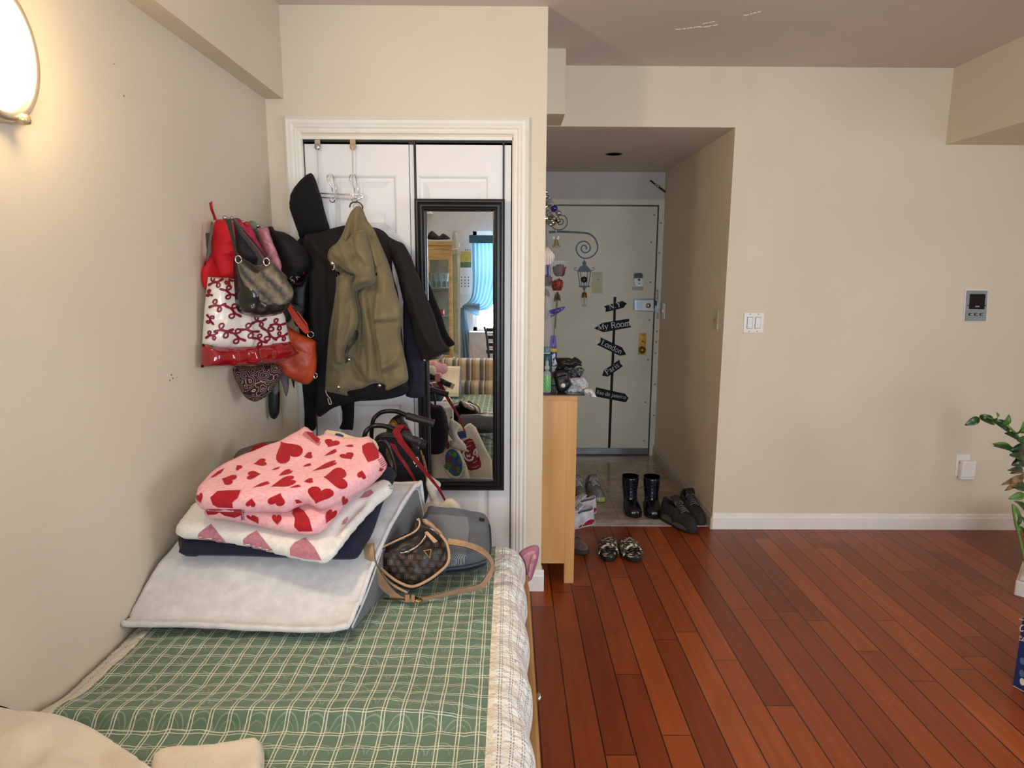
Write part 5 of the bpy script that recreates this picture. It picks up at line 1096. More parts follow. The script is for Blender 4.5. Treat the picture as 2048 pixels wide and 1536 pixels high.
# ---- wall sconce, glass bowl in a brushed oval backplate
sc_ = thing('wall_sconce', 'lit oval wall lamp with frosted glass and brushed metal rim', 'wall lamp', (XL, 1.40, 1.98))
q1 = at(82, 130, X=XL + .03); q2 = at(35, 245, X=XL + .03); cy_, cz_, hy, hz = q1.y - .118, q1.z, .118, q1.z - q2.z + .004
def egg(a, ky, kz, x): return V((x, cy_ + ky * math.sin(a) * (1.0 + .0 * math.cos(a)), cz_ - kz * math.cos(a) * 1.0))
N_ = 48; ang = [2 * PI * i / N_ for i in range(N_)]
c = MB(); c.ring([[egg(a, hy * s, hz * s2, XL + x) for a in ang] for s, s2, x in ((1, 1, .0), (1.0, 1.0, .016), (.98, .98, .028), (.92, .93, .034), (.84, .87, .030), (.76, .81, .012), (.74, .80, .006))], 0, False); c.build('rim', mat('champagne_metal', (200, 190, 176), .3, .8, var=.03), sc_)
c = MB(); c.ring([[egg(a, hy * .74 * math.cos(t), hz * .80 * math.cos(t), XL + .010 + .036 * math.sin(t)) for a in ang] for t in [PI / 2 * .999 * i / 10 for i in range(11)]], 0, True); c.build('glass_shade', mat('lit_frosted_glass', (255, 246, 226), .5, emis=((255, 232, 188), 3.5)), sc_)
for a in (0.35, 2.75):
    q = egg(a, hy * .93, hz * .97, XL + .03); c = MB(); c.lathe([(.001, .016), (.010, .015), (.012, .004), (.009, -.012), (.001, -.012)], q, 0, 16, 'x'); c.build('clip', mat('champagne_clip', (206, 188, 150), .35, .7, var=.05), sc_)
pl = bpy.data.lights.new('sconce_bulb', 'POINT'); pl.energy = 3.2; pl.color = (1, .74, .42); pl.shadow_soft_size = .06; po = bpy.data.objects.new('sconce_bulb', pl); COL.objects.link(po); po.location = (XL + .13, cy_, cz_)
dl = bpy.data.lights.new('sconce_glow', 'AREA'); dl.shape = 'DISK'; dl.size = .2; dl.energy = 13; dl.color = (1, .80, .56); do = bpy.data.objects.new('sconce_glow', dl); COL.objects.link(do); do.location = (XL + .06, cy_, cz_); do.rotation_euler = (0, -PI / 2, 0)
# ================================================================== shoe cabinet and the things on it
S7 = lambda *p: C(7, *p); S8 = lambda *p: C(8, *p); S12 = lambda *p: C(12, *p); S13 = lambda *p: C(13, *p); S15 = lambda *p: C(15, *p); S16 = lambda *p: C(16, *p)
CX0, CX1, CY0, CY1, CZT = .163, .325, 3.05, 4.02, .955
ca = thing('shoe_cabinet', 'tall slim birch shoe cabinet standing against the hall side of the closet wall', 'cabinet', (.25, 3.5, 0))
MB().box((CX0, CY0, .125), (CX1 - .002, CY0 + .018, CZT), bev=.002).box((CX0, CY0, .105), (CX1 - .045, CY0 + .02, .127), bev=.001).build('side_panel', M_birch_s, ca)
MB().box((CX0, CY1 - .018, .125), (CX1 - .002, CY1, CZT), bev=.002).build('side_panel', M_birch_s, ca)
MB().box((CX0, CY0 - .001, CZT - .028), (CX1 + .002, CY1 + .001, CZT), bev=.002).build('top_board', M_birch, ca)
MB().box((CX0, CY0 + .02, .12), (CX0 + .01, CY1 - .02, CZT - .03)).build('back_panel', M_birch, ca)
for y in (CY0 - .001, CY1 - .044): MB().box((CX1 - .046, y, 0), (CX1 + .002, y + .045, .97 if False else CZT - .03), bev=.002).build('leg', M_birch_s, ca)
for k in range(3):
    z0_, z1_ = .14 + k * .265, .14 + k * .265 + .258
    d = MB().box((CX1 - .012, CY0 + .047, z0_), (CX1 + .004, CY1 - .047, z1_), bev=.003).build('door', M_birch, ca); MB().ball((CX1 + .014, 3.53, z1_ - .03), .011, 0, 8).build('knob', M_steel, d)
tag(MB().box((.163, CY0 - .02, CZT + .001), (.36, CY1, CZT + .006), bev=.001).build('glass_top', mat('dark_glass', (52, 50, 50), .1, var=.05)), 'thin dark glass sheet lying on top of the shoe cabinet', 'glass sheet')
TZ = CZT + .0065
def bottle(name, label, cat, c, parts, group=None):
    t = thing(name, label, cat, c, group)
    for nm, prof, m in parts: MB().lathe(prof, c, 0, 24).build(nm, m, t)
    return t
# clear spray bottle with green leaf label
c0 = at(1092, 783, Y=3.07); c0 = V((c0.x + .004, 3.08, TZ))
M_clear = mat('clear_plastic', (226, 240, 232), .1, var=0, trans=.7, ior=1.3)
def leaf_mat():
    m, nt, b = newmat('green_leaf_label'); co, x, y, z = coord(nt); s = ((z * .8 + x * 1.2 + pnoise(nt, co, 20, 3) * .03) / .012).fr(); f = (s - .5).abs() * 2.0
    nt.links.new(mix(nt, f, (24, 118, 50), (150, 214, 140)), b.inputs['Base Color']); b.inputs['Roughness'].default_value = .3; return m
bottle('spray_bottle', 'small clear spray bottle with green leaf label at the front of the cabinet top', 'bottle', c0, [
    ('bottle', [(.001, 0), (.019, .001), (.0205, .006), (.0205, .088), (.017, .098), (.009, .104), (.009, .112), (.001, .112)], M_clear), ('label', [(.0209, .012), (.0213, .014), (.0213, .076), (.0209, .078)], leaf_mat()),
    ('nozzle', [(.001, .112), (.0115, .112), (.0115, .128), (.008, .130), (.0075, .150), (.006, .153), (.001, .154)], mat('frosted_cap', (206, 212, 210), .3, trans=.4, var=0))])
c1 = V((at(1092, 740, Y=3.2).x + .003, 3.22, TZ))
bottle('bottle', 'tall teal plastic bottle standing behind the small spray bottle', 'bottle', c1, [('bottle', [(.001, 0), (.027, .002), (.028, .01), (.028, .155), (.024, .168), (.018, .172), (.001, .172)], mat('teal_plastic', (40, 92, 104), .3, var=.1)), ('cap', [(.001, .172), (.0165, .172), (.0175, .176), (.0175, .200), (.015, .203), (.001, .203)], mat('teal_cap', (96, 140, 150), .3, var=.05)), ('collar', [(.0172, .168), (.0182, .17), (.0182, .173), (.0172, .175)], M_trim)])
c2 = V((at(1104, 740, Y=3.30).x + .003, 3.30, TZ))
def can_mat():
    m, nt, b = newmat('spray_can_print'); co, x, y, z = coord(nt); n = pnoise(nt, co, 45, 2); f = (z / .175); c = mix(nt, f.gt(.42), (150, 24, 40), (226, 228, 236)); c = mix(nt, f.gt(.55), c, (44, 56, 140)); c = mix(nt, (n.gt(.52)) * f.gt(.4), c, (220, 222, 232)); c = mix(nt, f.lt(.2), c, (120, 130, 136))
    nt.links.new(c, b.inputs['Base Color']); b.inputs['Roughness'].default_value = .25; return m
bottle('aerosol_can', 'aerosol can with purple cap and yellow band beside the teal bottle', 'aerosol can', c2, [('can', [(.001, 0), (.020, .001), (.021, .006), (.021, .172), (.018, .178), (.001, .178)], can_mat()), ('band', [(.0212, .170), (.0225, .171), (.0225, .187), (.0212, .188)], mat('yellow_band', (220, 190, 40), .4)), ('cap', [(.001, .182), (.019, .183), (.018, .20), (.013, .250), (.011, .252), (.001, .252)], mat('purple_cap', (96, 78, 170), .35))])
# black leather case with round emblem
FQ = yframe(3.10)
lc = thing('leather_cap', 'black leather cap with a round white emblem on the cabinet top', 'cap', (.29, 3.12, TZ))
c = MB(); c.puff(FQ.px(S15((195, 720), (250, 700), (330, 690), (395, 710), (405, 800), (430, 905), (370, 980), (320, 1010), (280, 1022), (240, 990), (215, 900), (195, 800))), FQ, .022, .8, R=.02, res=.005, ns=(.006, 30, 30), folds=[(FQ.px(S15((210, 820), (290, 790), (350, 770))), .004, -.006)]); c.build('visor', mat('black_leather_fine', (18, 18, 20), .4, var=.2, bmp=.3, bs_=600), lc)
Fq2 = yframe(3.14)
c = MB(); c.puff(Fq2.px(S15((215, 545), (235, 528), (400, 526), (440, 540), (480, 518), (520, 530), (570, 570), (590, 600), (575, 610), (585, 645), (520, 640), (460, 690), (400, 710), (280, 710), (210, 705), (240, 620))), Fq2, .035, .6, R=.03, res=.005, ns=(.018, 30, 30)); c.build('crown', mat('black_leather_folds', (16, 16, 18), .35, var=.2), lc)
e_ = Fq2.px([C(15, (318, 902))[0]])[0]; c = MB(); q = FQ.w(*FQ.px(S15((318, 902)))[0], .026)
c.lathe([(.001, .0), (.0095, .0), (.0105, -.001), (.0105, -.002)], q, 0, 24, 'y'); 
for pts in (((295, 880), (310, 875), (318, 900), (300, 905)), ((322, 885), (345, 880), (350, 905), (335, 925), (325, 905)), ((300, 925), (318, 920), (315, 935))):
    P = [at(*p, Y=q.y - .0005) for p in S15(*pts)]; c.add(P, [list(range(len(P)))[::-1]], 1, False)
c.build('emblem', [mat('cream_emblem', (226, 218, 196), .5), M_black], lc, 'round cream emblem')
def crumple(name, label, cat, pts, Y, depth, m, sd):
    F = yframe(Y); c = MB(); c.puff(F.px(S15(*pts)), F, depth, .7, R=.02, res=.0045, ns=(.05, 45, 45), seed=sd); return tag(c.build(name, m), label, cat)
M_film = mat('clear_film', (232, 234, 240), .12, var=.1, vs=60, trans=.35, ior=1.2, coat=.5)
crumple('plastic_bag', 'crumpled silver grey plastic wrap behind the black leather cap', 'plastic bag', ((400, 720), (450, 690), (520, 660), (580, 660), (620, 700), (600, 750), (560, 800), (480, 810), (420, 800)), 3.20, .03, mat('silver_film', (150, 156, 168), .15, .5, var=.5, vs=90), 3)
crumple('plastic_bag', 'crumpled clear plastic bag lying on the cabinet top', 'plastic bag', ((410, 820), (480, 805), (600, 805), (660, 860), (675, 920), (640, 990), (560, 1015), (440, 1010), (375, 985), (430, 905)), 3.12, .03, M_film, 5)
crumple('tissue', 'crumpled white tissue hanging over the edge of the cabinet top', 'tissue', ((615, 975), (680, 955), (730, 970), (760, 1020), (792, 1075), (765, 1088), (700, 1060), (640, 1030)), 3.08, .02, mat('white_tissue', (226, 224, 228), .8, var=.05), 7)

# dried roses in cellophane, hanging from the wall
def rose(name, label, c, r, col, hsh):
    t = thing(name, label, 'dried flower', c, None); rr_ = random.Random(hsh); mb = MB()
    for k in range(16):
        a = k * 2.4; rad = r * (.15 + .85 * k / 16); hgt = r * (1.1 - .5 * k / 16); P = []; w_ = r * .75
        for i in range(6):
            for j in range(5):
                th = a + (i - 2.5) * .32; z = -r * .6 + (hgt + r * .6) * j / 4; q = rad * (.5 + .5 * math.sin(min(1.6, .4 + j * .35))) + .10 * r * (j == 4) + rr_.uniform(-.06, .06) * r
                P.append(V(c) + V((q * math.cos(th), q * math.sin(th), z + rr_.uniform(-.08, .08) * r - .12 * r * abs(i - 2.5) * (j == 4))))
        mb.add(P, [[i * 5 + j, (i + 1) * 5 + j, (i + 1) * 5 + j + 1, i * 5 + j + 1] for i in range(5) for j in range(4)], 0)
    mb.build('petals', mat('dried_petals', col, .6, var=.45, vs=60, bmp=.4, bs_=200), t, solid=.0008)
    s = MB(); s.tube(cr([V(c) + V((0, 0, -r)), V(c) + V((-.006, 0, -.12)), V(c) + V((-.014, 0, -.28))], 4, False), .0022, 0, 6)
    for k in range(5): a = k * 1.3; s.add([V(c) + V(p) for p in ((0, 0, -r * .8), (.014 * math.cos(a), .014 * math.sin(a), -r * 1.3), (.02 * math.cos(a), .02 * math.sin(a), -r * .8 - .05), (.004, 0, -r - .03))], [[0, 1, 2, 3]], 0)
    s.build('stem', mat('dried_stem', (120, 98, 62), .8, var=.3, vs=40), t); return t
RY = 3.26
p_ = [at(*q, Y=RY) for q in S13((270, 300), (235, 500), (90, 440))]
rose('dried_rose', 'dark burgundy dried rose, topmost of the three roses by the wall edge', p_[0], .036, (112, 26, 40), 1)
rose('dried_rose', 'orange red dried rose below the burgundy one', p_[1] + V((0, -.03, 0)), .034, (172, 56, 36), 2)
rose('dried_rose', 'burgundy dried rose half hidden by the wall edge, leftmost of the three', p_[2] + V((0, .03, 0)), .036, (104, 36, 44), 3)
c = MB(); base_ = at(*S13((120, 860))[0], Y=RY); rr_ = random.Random(12)
for k, (dx, dy, r, z) in enumerate(((.012, -.01, .05, .13), (-.02, .0, .045, .10))):
    rings = []
    for j in range(9):
        f = j / 8; rad = .008 + r * f ** .8; rings.append([base_ + V((dx * f * 2.4 + rad * math.cos(a) * (1 + rr_.uniform(-.15, .15)), dy + rad * .8 * math.sin(a) * (1 + rr_.uniform(-.15, .15)), z * 1.9 * f)) for a in [2 * PI * i / 20 for i in range(20)]])
    c.ring(rings, 0, False)
rings = [[base_ + V((-.004 + (.008 + .02 * math.sin(f * 2.6)) * math.cos(a) * rr_.uniform(.8, 1.2), (.008 + .02 * math.sin(f * 2.6)) * math.sin(a), -.20 * f)) for a in [2 * PI * i / 14 for i in range(14)]] for f in [j / 8 for j in range(9)]]; c.ring(rings, 0, False)
ce = c.build('cellophane', mat('cellophane', (240, 240, 244), .08, var=0, trans=.6, ior=1.05, alpha=.22), None, solid=0); tag(ce, 'clear cellophane wrapped round the dried roses beside the wall edge', 'wrapping')
c = MB()
for k in range(4): 
    a0 = base_ + V((0, -.01, 0)); P = cr([a0, a0 + V((.02 + .02 * k, -.01, .01 * (k - 1))), a0 + V((.045 - .01 * k, -.012, .012 - .012 * k)), a0 + V((.012, -.01, -.006))], 5, False); strip(c, P, [p + V((0, .003, .006)) for p in P], 0, .0006)
P = cr([base_ + V((.0, -.012, 0)), base_ + V((-.012, -.012, -.03)), base_ + V((-.024, -.012, -.05))], 4, False); strip(c, P, [p + V((.006, 0, .003)) for p in P], 0, .0006); c.build('ribbon', mat('purple_ribbon', (76, 56, 150), .35), ce)
# seashell and blue bead strings, garland with baubles and bell
wcm = thing('shell_ornament', 'striped scallop shell hanging by the wall edge above the dried roses', 'ornament', at(*S12((110, 1130))[0], Y=3.15))
q = at(*S12((110, 1130))[0], Y=3.15); mb = MB(); rings = []
for j in range(13):
    v = j / 12; ring = []
    for i in range(41):
        u = i / 40 * 2 - 1; rad = .052 * math.sin(PI * (.10 + .62 * v)) ** .8 ; x = rad * .72 * math.sin(u * 1.35) * (v ** .55 + .15); z = .036 - .085 * v ** .9 * math.cos(u * .9); y = -.018 * math.cos(u * 1.3) * math.sin(PI * min(1, v + .1)) + .0022 * math.cos(u * 40)
        ring.append(q + V((x, y, z)))
    rings.append(ring)
mb.ring(rings, 0, False, closed=False)
def shell_mat():
    m, nt, b = newmat('scallop_shell'); co, x, y, z = coord(nt); s = ((x / (.09 - z * .6)) * 9.0).fr(); nt.links.new(mix(nt, (s - .5).abs() * 1.6, (244, 238, 230), (190, 150, 138)), b.inputs['Base Color']); b.inputs['Roughness'].default_value = .4; return m
mb.build('shell', shell_mat(), wcm, solid=.002)
mb = MB(); mb.tube([q + V((0, 0, .034)), q + V((-.006, 0, .15))], .0009, 0, 5); 
for k in range(3): mb.tube([q + V((-.014 + .014 * k, 0, -.04)), q + V((-.008 + .016 * k, 0, -.13))], .0009, 0, 5)
mb.build('string', mat('dark_string', (60, 58, 60), .8), wcm)
mb = MB()
for k in range(5): mb.ball(q + V((.006, 0, -.052 - .011 * k)), .0058, 0, 6, sc=(1, 1, 1.2))
mb.build('bead', mat('blue_bead', (28, 70, 160), .15, coat=.5), wcm)
gy = 3.22; ga = thing('christmas_garland', 'silver and blue bauble garland bunch at the wall edge beside the entrance door', 'garland', at(*S12((150, 450))[0], Y=gy))
mb = MB(); rr_ = random.Random(21); cq = at(*S12((110, 430))[0], Y=gy)
for k in range(230):
    o_ = V((abs(rr_.gauss(0, .016)) - .014, rr_.gauss(0, .014), rr_.uniform(-.055, .075))); d = V((rr_.uniform(-1, 1), rr_.uniform(-1, 1), rr_.uniform(-1, .6))).normalized() * rr_.uniform(.012, .026); n_ = d.cross(V((rr_.random(), rr_.random(), .3))).normalized() * .0016
    a = cq + o_; mb.add([a - n_, a + n_, a + d + n_ * .4, a + d - n_ * .4], [[0, 1, 2, 3]], 0 if rr_.random() < .55 else 1, False)
mb.build('tinsel', [mat('green_tinsel', (60, 78, 74), .35, .3), mat('silver_tinsel', (200, 204, 210), .2, .8)], ga)
M_silv = mat('silver_bauble', (206, 208, 214), .15, 1.0, var=.1); M_blub = mat('blue_bauble', (44, 46, 110), .15, .6)
for (x, y), r, m in (((100, 115), .011, M_silv), ((95, 190), .009, M_silv), ((150, 210), .006, M_silv), ((215, 265), .006, M_silv), ((230, 380), .017, M_blub), ((242, 402), .012, M_silv), ((300, 455), .014, mat('grey_bauble', (150, 150, 160), .2, .9)), ((90, 540), .018, M_silv), ((205, 330), .007, M_silv), ((170, 640), .009, M_silv)):
    MB().ball(at(*C(12, (x, y))[0], Y=gy - .03), r, 0, 9).build('bauble', m, ga)
mb = MB(); q = at(*S12((230, 610))[0], Y=gy - .03); F = yframe(gy - .03); mb.puff(F.px(S12((110, 560), (150, 500), (200, 480), (250, 530), (262, 600), (240, 650), (190, 660), (150, 610))), F, .016, .9, R=.015, res=.004, ns=(.02, 60, 60)); mb.puff(F.px(S12((262, 540), (290, 510), (320, 545), (325, 590), (290, 625), (265, 600))), F, .012, .9, R=.012, res=.004, ns=(.02, 60, 60)); mb.build('foil_leaf', mat('silver_foil', (190, 186, 170), .2, 1.0, var=.3, vs=80), ga)
bl2 = thing('bell', 'small silver bell hanging on a thread from the bauble garland', 'bell', at(*S12((262, 1000))[0], Y=gy - .04)); q = at(*S12((262, 1000))[0], Y=gy - .04)
MB().lathe([(.020, 0), (.0205, .002), (.016, .006), (.011, .016), (.009, .028), (.005, .034), (.001, .035)], q, 0, 24).ball(q + V((0, 0, .002)), .005, 0, 6).build('body', mat('bell_metal', (186, 178, 150), .2, 1.0), bl2)
MB().tube([q + V((0, 0, .035)), at(*S12((262, 600))[0], Y=gy - .04)], .0008, 0, 5).build('thread', M_silv, bl2)
mb = MB()
for dx, dz in ((-.014, .042), (.010, .045), (.006, .038)): mb.ball(q + V((dx, -.004, dz)), .0055, 0, 6)
mb.build('bead', mat('pearl', (226, 224, 220), .2), bl2)

# ================================================================== the entrance door's fittings and stickers
YS = YD - .0015
def onF(pts, h=.0015): return F5.px(pts, h)
def stk(mb, pts, wd_, m, h, close=False, taper=None):
    P = cr(onF(pts), 5, close); vs = []; fs = []
    for i, p in enumerate(P):
        t = (P[min(i + 1, len(P) - 1)] - P[max(i - 1, 0)]).normalized(); w_ = wd_ * (taper(i / (len(P) - 1)) if taper else 1) / 2
        for r_ in (1, -1): vs.append(F5.w(p.x - t.y * w_ * r_, p.y + t.x * w_ * r_, h))
        if i: k = 2 * i; fs.append([k - 2, k - 1, k + 1, k])
    mb.add(vs, fs, m, False)
M_stk = mat('navy_sticker', (14, 18, 30), .8, var=.05); M_stkb = mat('blue_sticker', (52, 74, 98), .45, var=.05); M_stw = mat('sticker_white', (206, 210, 216), .5)
lp = thing('lantern_sticker', 'dark blue street lantern sticker with scrollwork on the entrance door', 'sticker', F5.w(*onF(S16((405, 700)))[0]))
sc1 = MB(); stk(sc1, S16((-10, 380), (100, 375), (250, 380), (400, 388), (470, 405), (530, 455), (562, 540), (550, 610), (500, 665), (430, 690), (370, 678), (325, 630), (310, 570), (335, 515), (390, 488), (440, 500), (472, 545), (470, 590), (430, 622), (390, 615), (368, 580), (380, 545), (410, 535), (432, 560), (425, 585)), .0105, 0, .0012, taper=lambda t: 1.9 - 1.5 * min(1, t * 2.2) if t < .3 else 1)
stk(sc1, S16((10, 300), (60, 345), (130, 350), (190, 310), (205, 250), (180, 195), (130, 180), (95, 200), (80, 240), (100, 285), (140, 285), (158, 250), (140, 225), (118, 240), (128, 262)), .008, 0, .0014); sc1.build('scroll', M_stkb, lp)
ln = MB()
for pts in (((405, 690), (412, 720), (430, 740), (425, 765), (445, 785), (470, 810), (490, 835), (488, 850), (322, 850), (325, 835), (350, 790), (390, 770), (380, 745), (398, 720)), ((335, 1018), (345, 1012), (472, 1012), (476, 1022), (465, 1030), (430, 1032), (405, 1080), (380, 1035), (345, 1030))):
    ln.prism(onF(S16(*pts)), F5, .0, .0012, 0)
for a, b in (((330, 850), (355, 1015)), ((480, 850), (455, 1015)), ((362, 850), (375, 1010)), ((445, 850), (432, 1010))): stk(ln, S16(a, b), .007, 0, .0013)
for s_ in (-1, 1): stk(ln, S16(*[(405 + s_ * x, y) for x, y in ((80, 838), (112, 825), (118, 805), (100, 798), (94, 812))]), .005, 0, .0014)
ln.build('lamp', M_stkb, lp)
sg = thing('signpost_sticker', 'black signpost sticker with five destination arrows on the entrance door', 'sticker', F5.w(*onF(S8((553, 470)))[0]))
ps_ = MB(); ps_.prism(onF([C(16, (752, 1145))[0], C(16, (784, 1145))[0], C(7, (571, 960))[0], C(7, (563, 1180))[0], C(7, (549, 1480))[0], C(8, (562, 470))[0], C(8, (544, 478))[0], C(7, (531, 1480))[0], C(7, (545, 1180))[0], C(7, (554, 960))[0]]), F5, .0, .0008, 0); ps_.build('post', M_stk, sg)
k16 = .16925 / .2995
def arrow(pts, txt, ctr, h, ang, k):
    a = MB(); a.prism(onF(C(k, *pts)), F5, .0008, .0018, 0); c_ = onF(C(k, ctr))[0]; serif(a, txt, F5, c_, h, ang, 1, .0021); a.build('arrow_sign', [M_stk, M_stw], sg, 'arrow reading ' + txt)
arrow(((638, 1255), (855, 1192), (908, 1222), (868, 1275), (655, 1325), (660, 1280)), 'N.Y', (770, 1250), .044, .26, 16)
arrow(((428, 992), (480, 955), (665, 925), (660, 950), (676, 983), (490, 1017)), 'My Room', (560, 972), .047, .14, 7)
arrow(((470, 1050), (615, 1118), (643, 1167), (600, 1174), (447, 1100), (470, 1082)), 'London', (545, 1118), .042, -.46, 7)
arrow(((597, 1200), (603, 1228), (622, 1242), (520, 1314), (482, 1308), (492, 1272)), 'Paris', (549, 1262), .042, .62, 7)
arrow(((440, 1384), (635, 1427), (659, 1457), (640, 1485), (434, 1445)), 'Rio de janeiro', (543, 1436), .030, -.19, 7)
# peephole plate, doorbell box, locks
t = thing('peephole_cover', 'plain beige metal viewer cover plate on the entrance door', 'door viewer', F5.w(*onF(S16((558, 1105)))[0]))
MB().prism(onF(S16((500, 852), (618, 850), (615, 1105), (495, 1102))), F5, 0, .008, 0).build('plate', mat('khaki_plate', (158, 148, 118), .45, .2), t); MB().ball(F5.w(*onF(S16((566, 940)))[0], .009), .007, 0, 6).build('viewer', M_steel, t)
ow = thing('door_chime', 'brass bell chime with round owl badge hanging over the lantern sticker', 'door chime', F5.w(*onF(S16((400, 1290)))[0])); q = F5.w(*onF(S16((402, 940)))[0], .02)
MB().lathe([(.001, -.006), (.022, -.005), (.025, 0), (.022, .004), (.001, .004)], q, 0, 24, 'y').build('badge', mat('dark_bronze', (64, 58, 46), .4, .6, var=.5, vs=150), ow); c = MB(); c.tube([q + V((0, -.006, .018)), q + V((.003, -.006, 0)), q + V((-.003, -.006, -.018))], .003, 0, 6); c.lathe([(.001, -.002), (.006, 0), (.001, .002)], q + V((0, -.004, .022)), 0, 8, 'y'); c.build('badge_relief', M_brass, ow)
q2_ = F5.w(*onF(S16((402, 1150)))[0], .03); MB().lathe([(.023, 0), (.024, .002), (.021, .006), (.019, .03), (.014, .04), (.004, .043), (.001, .044)], q2_, 0, 24).build('bell', M_brass, ow)
c = MB(); c.tube([q2_ + V((0, 0, .044)), q + V((0, 0, -.02))], .002, 0, 6); c.tube([q2_ + V((0, 0, 0)), q2_ + V((0, 0, -.062))], .0016, 0, 6); c.tube(cr([q2_ + V((-.02, 0, -.066)), q2_ + V((0, 0, -.058)), q2_ + V((.02, 0, -.066)), q2_ + V((0, 0, -.072))], 5, True), .0016, 0, 6); c.build('clapper', mat('gilt_wire', (150, 138, 110), .3, .9), ow)
c = MB()
for s_ in (-1, 1): c.tube([q2_ + V((s_ * .02, .004, 0)), q2_ + V((s_ * .021, .004, -.055))], .0007, 0, 5)
c.build('cord', mat('pale_cord', (180, 176, 160), .6), ow)
db = thing('door_alarm', 'small silver door sensor with black top on the entrance door', 'door sensor', F5.w(*onF(S16((1045, 1020)))[0]))
P = onF(S16((990, 880), (1003, 862), (1040, 856), (1085, 860), (1100, 880), (1100, 950), (1096, 1000), (1080, 1018), (1045, 1023), (1010, 1015), (994, 1000), (988, 950))); MB().prism(P, F5, 0, .022, 0).build('housing', mat('silver_plastic', (180, 184, 190), .35, .3), db)
MB().prism(onF(S16((992, 888), (1005, 866), (1040, 860), (1085, 864), (1098, 888), (1098, 925), (992, 925)), .022), F5, .0221, .0235, 0).build('screen', M_black, db); c = MB(); c.ball(F5.w(*onF(S16((1047, 942)))[0], .023), .008, 0, 8, sc=(1.3, .4, 1)); c.ball(F5.w(*onF(S16((1047, 990)))[0], .023), .005, 0, 6, sc=(1, .4, 1)); c.build('button', M_black, db)
tag(MB().prism(onF(S16((972, 1025), (1100, 1025), (1103, 1068), (975, 1066))), F5, 0, .0008, 0).build('label_strip', mat('faded_label', (176, 170, 150), .6, var=.05)), 'faded paper label stuck below the silver door sensor', 'label')
lk = thing('deadbolt_lock', 'silver rim lock with round cylinder on the entrance door', 'door lock', F5.w(*onF(S16((1110, 1310)))[0]))
MB().prism(onF(S16((985, 1180), (1000, 1172), (1225, 1165), (1228, 1322), (1000, 1308), (984, 1298))), F5, 0, .018, 0).build('housing', mat('grey_lock_body', (120, 126, 134), .3, .8), lk); MB().prism(onF(S16((998, 1186), (1218, 1180), (1218, 1310), (998, 1298)), .018), F5, .0185, .030, 0).build('cover', mat('satin_lock', (186, 190, 198), .3, .7), lk)
MB().prism(onF(S16((1022, 1192), (1090, 1186), (1090, 1296), (1022, 1290)), .03), F5, .0305, .034, 0).build('slide', mat('pale_lock', (170, 178, 190), .35, .5), lk); q = F5.w(*onF(S16((1160, 1248)), .03)[0], .03)
MB().lathe([(.001, -.016), (.009, -.016), (.010, -.010), (.020, -.008), (.022, -.004), (.022, 0), (.001, 0)], q, 0, 24, 'y').build('cylinder', M_chrome, lk)
MB().prism(onF(S16((1232, 1178), (1275, 1185), (1272, 1325), (1230, 1318))), F5, .012, .036, 0).build('strike', mat('strike_metal', (170, 176, 182), .3, .7), lk); MB().prism(onF(S16((1243, 1190), (1266, 1192), (1264, 1252), (1241, 1250)), .036), F5, .0361, .037, 0).build('strike_slot', M_black, lk)
c = MB(); 
for i in range(6):
    a = F5.w(*onF(S16((1262 + (i % 2) * 8, 1065 + i * 21)))[0], .014); c.tube([a + V((.006 * math.cos(b), (-.004 if i % 2 else .004) * math.sin(b), .010 * math.sin(b))) for b in [2 * PI * k / 10 for k in range(11)]], .0015, 0, 5)
for i in range(3): a = F5.w(*onF(S16((1268, 1345 + i * 22)))[0], .014); c.tube([a + V((.006 * math.cos(b), 0, .008 * math.sin(b))) for b in [2 * PI * k / 10 for k in range(11)]], .0015, 0, 5)
c.build('chain', mat('dark_chain', (84, 80, 74), .4, .8), lk)
kb = thing('brass_lockset', 'brass knob on a tall brass plate low on the entrance door', 'door knob', F5.w(*onF(S7((750, 1168)))[0]))
MB().prism(onF(S7((730, 1022), (777, 1024), (771, 1168), (722, 1166))), F5, 0, .005, 0).build('backplate', M_brass, kb); q = F5.w(*onF(S7((748, 1134)), .02)[0], 0)
MB().lathe([(.001, -.062), (.018, -.060), (.027, -.050), (.029, -.042), (.024, -.030), (.012, -.022), (.012, -.008), (.020, -.004), (.022, 0)], q, 0, 24, 'y').build('knob', M_brass, kb); MB().ball(F5.w(*onF(S7((753, 1078)), .006)[0], .006), .008, 0, 6).build('keyhole', mat('worn_brass', (120, 92, 50), .4, .9), kb)
tg_ = MB(); q = at(1322, 372, X=XH - .03); A = F5.w(*onF(S7((800, 5)))[0], .02); B = F5.w(*onF(S7((905, 85)))[0], .02); tg_.tube([A, B], .006, 0, 8); 
for f, r in ((.35, .011), (.5, .013), (.56, .010), (.7, .009)): tg_.ball(A.lerp(B, f), r, 1 if f in (.5, .35) else 0, 6)
tg_.tube(cr([B, B + V((.006, 0, -.004)), B + V((.004, 0, -.018)), B + V((-.006, 0, -.016))], 4, False), .004, 0, 6)
tag(tg_.build('door_closer_spring', [mat('dark_spring', (60, 56, 52), .35, .7), M_steel]), 'metal spring fitting fixed above the right corner of the entrance door', 'door spring')

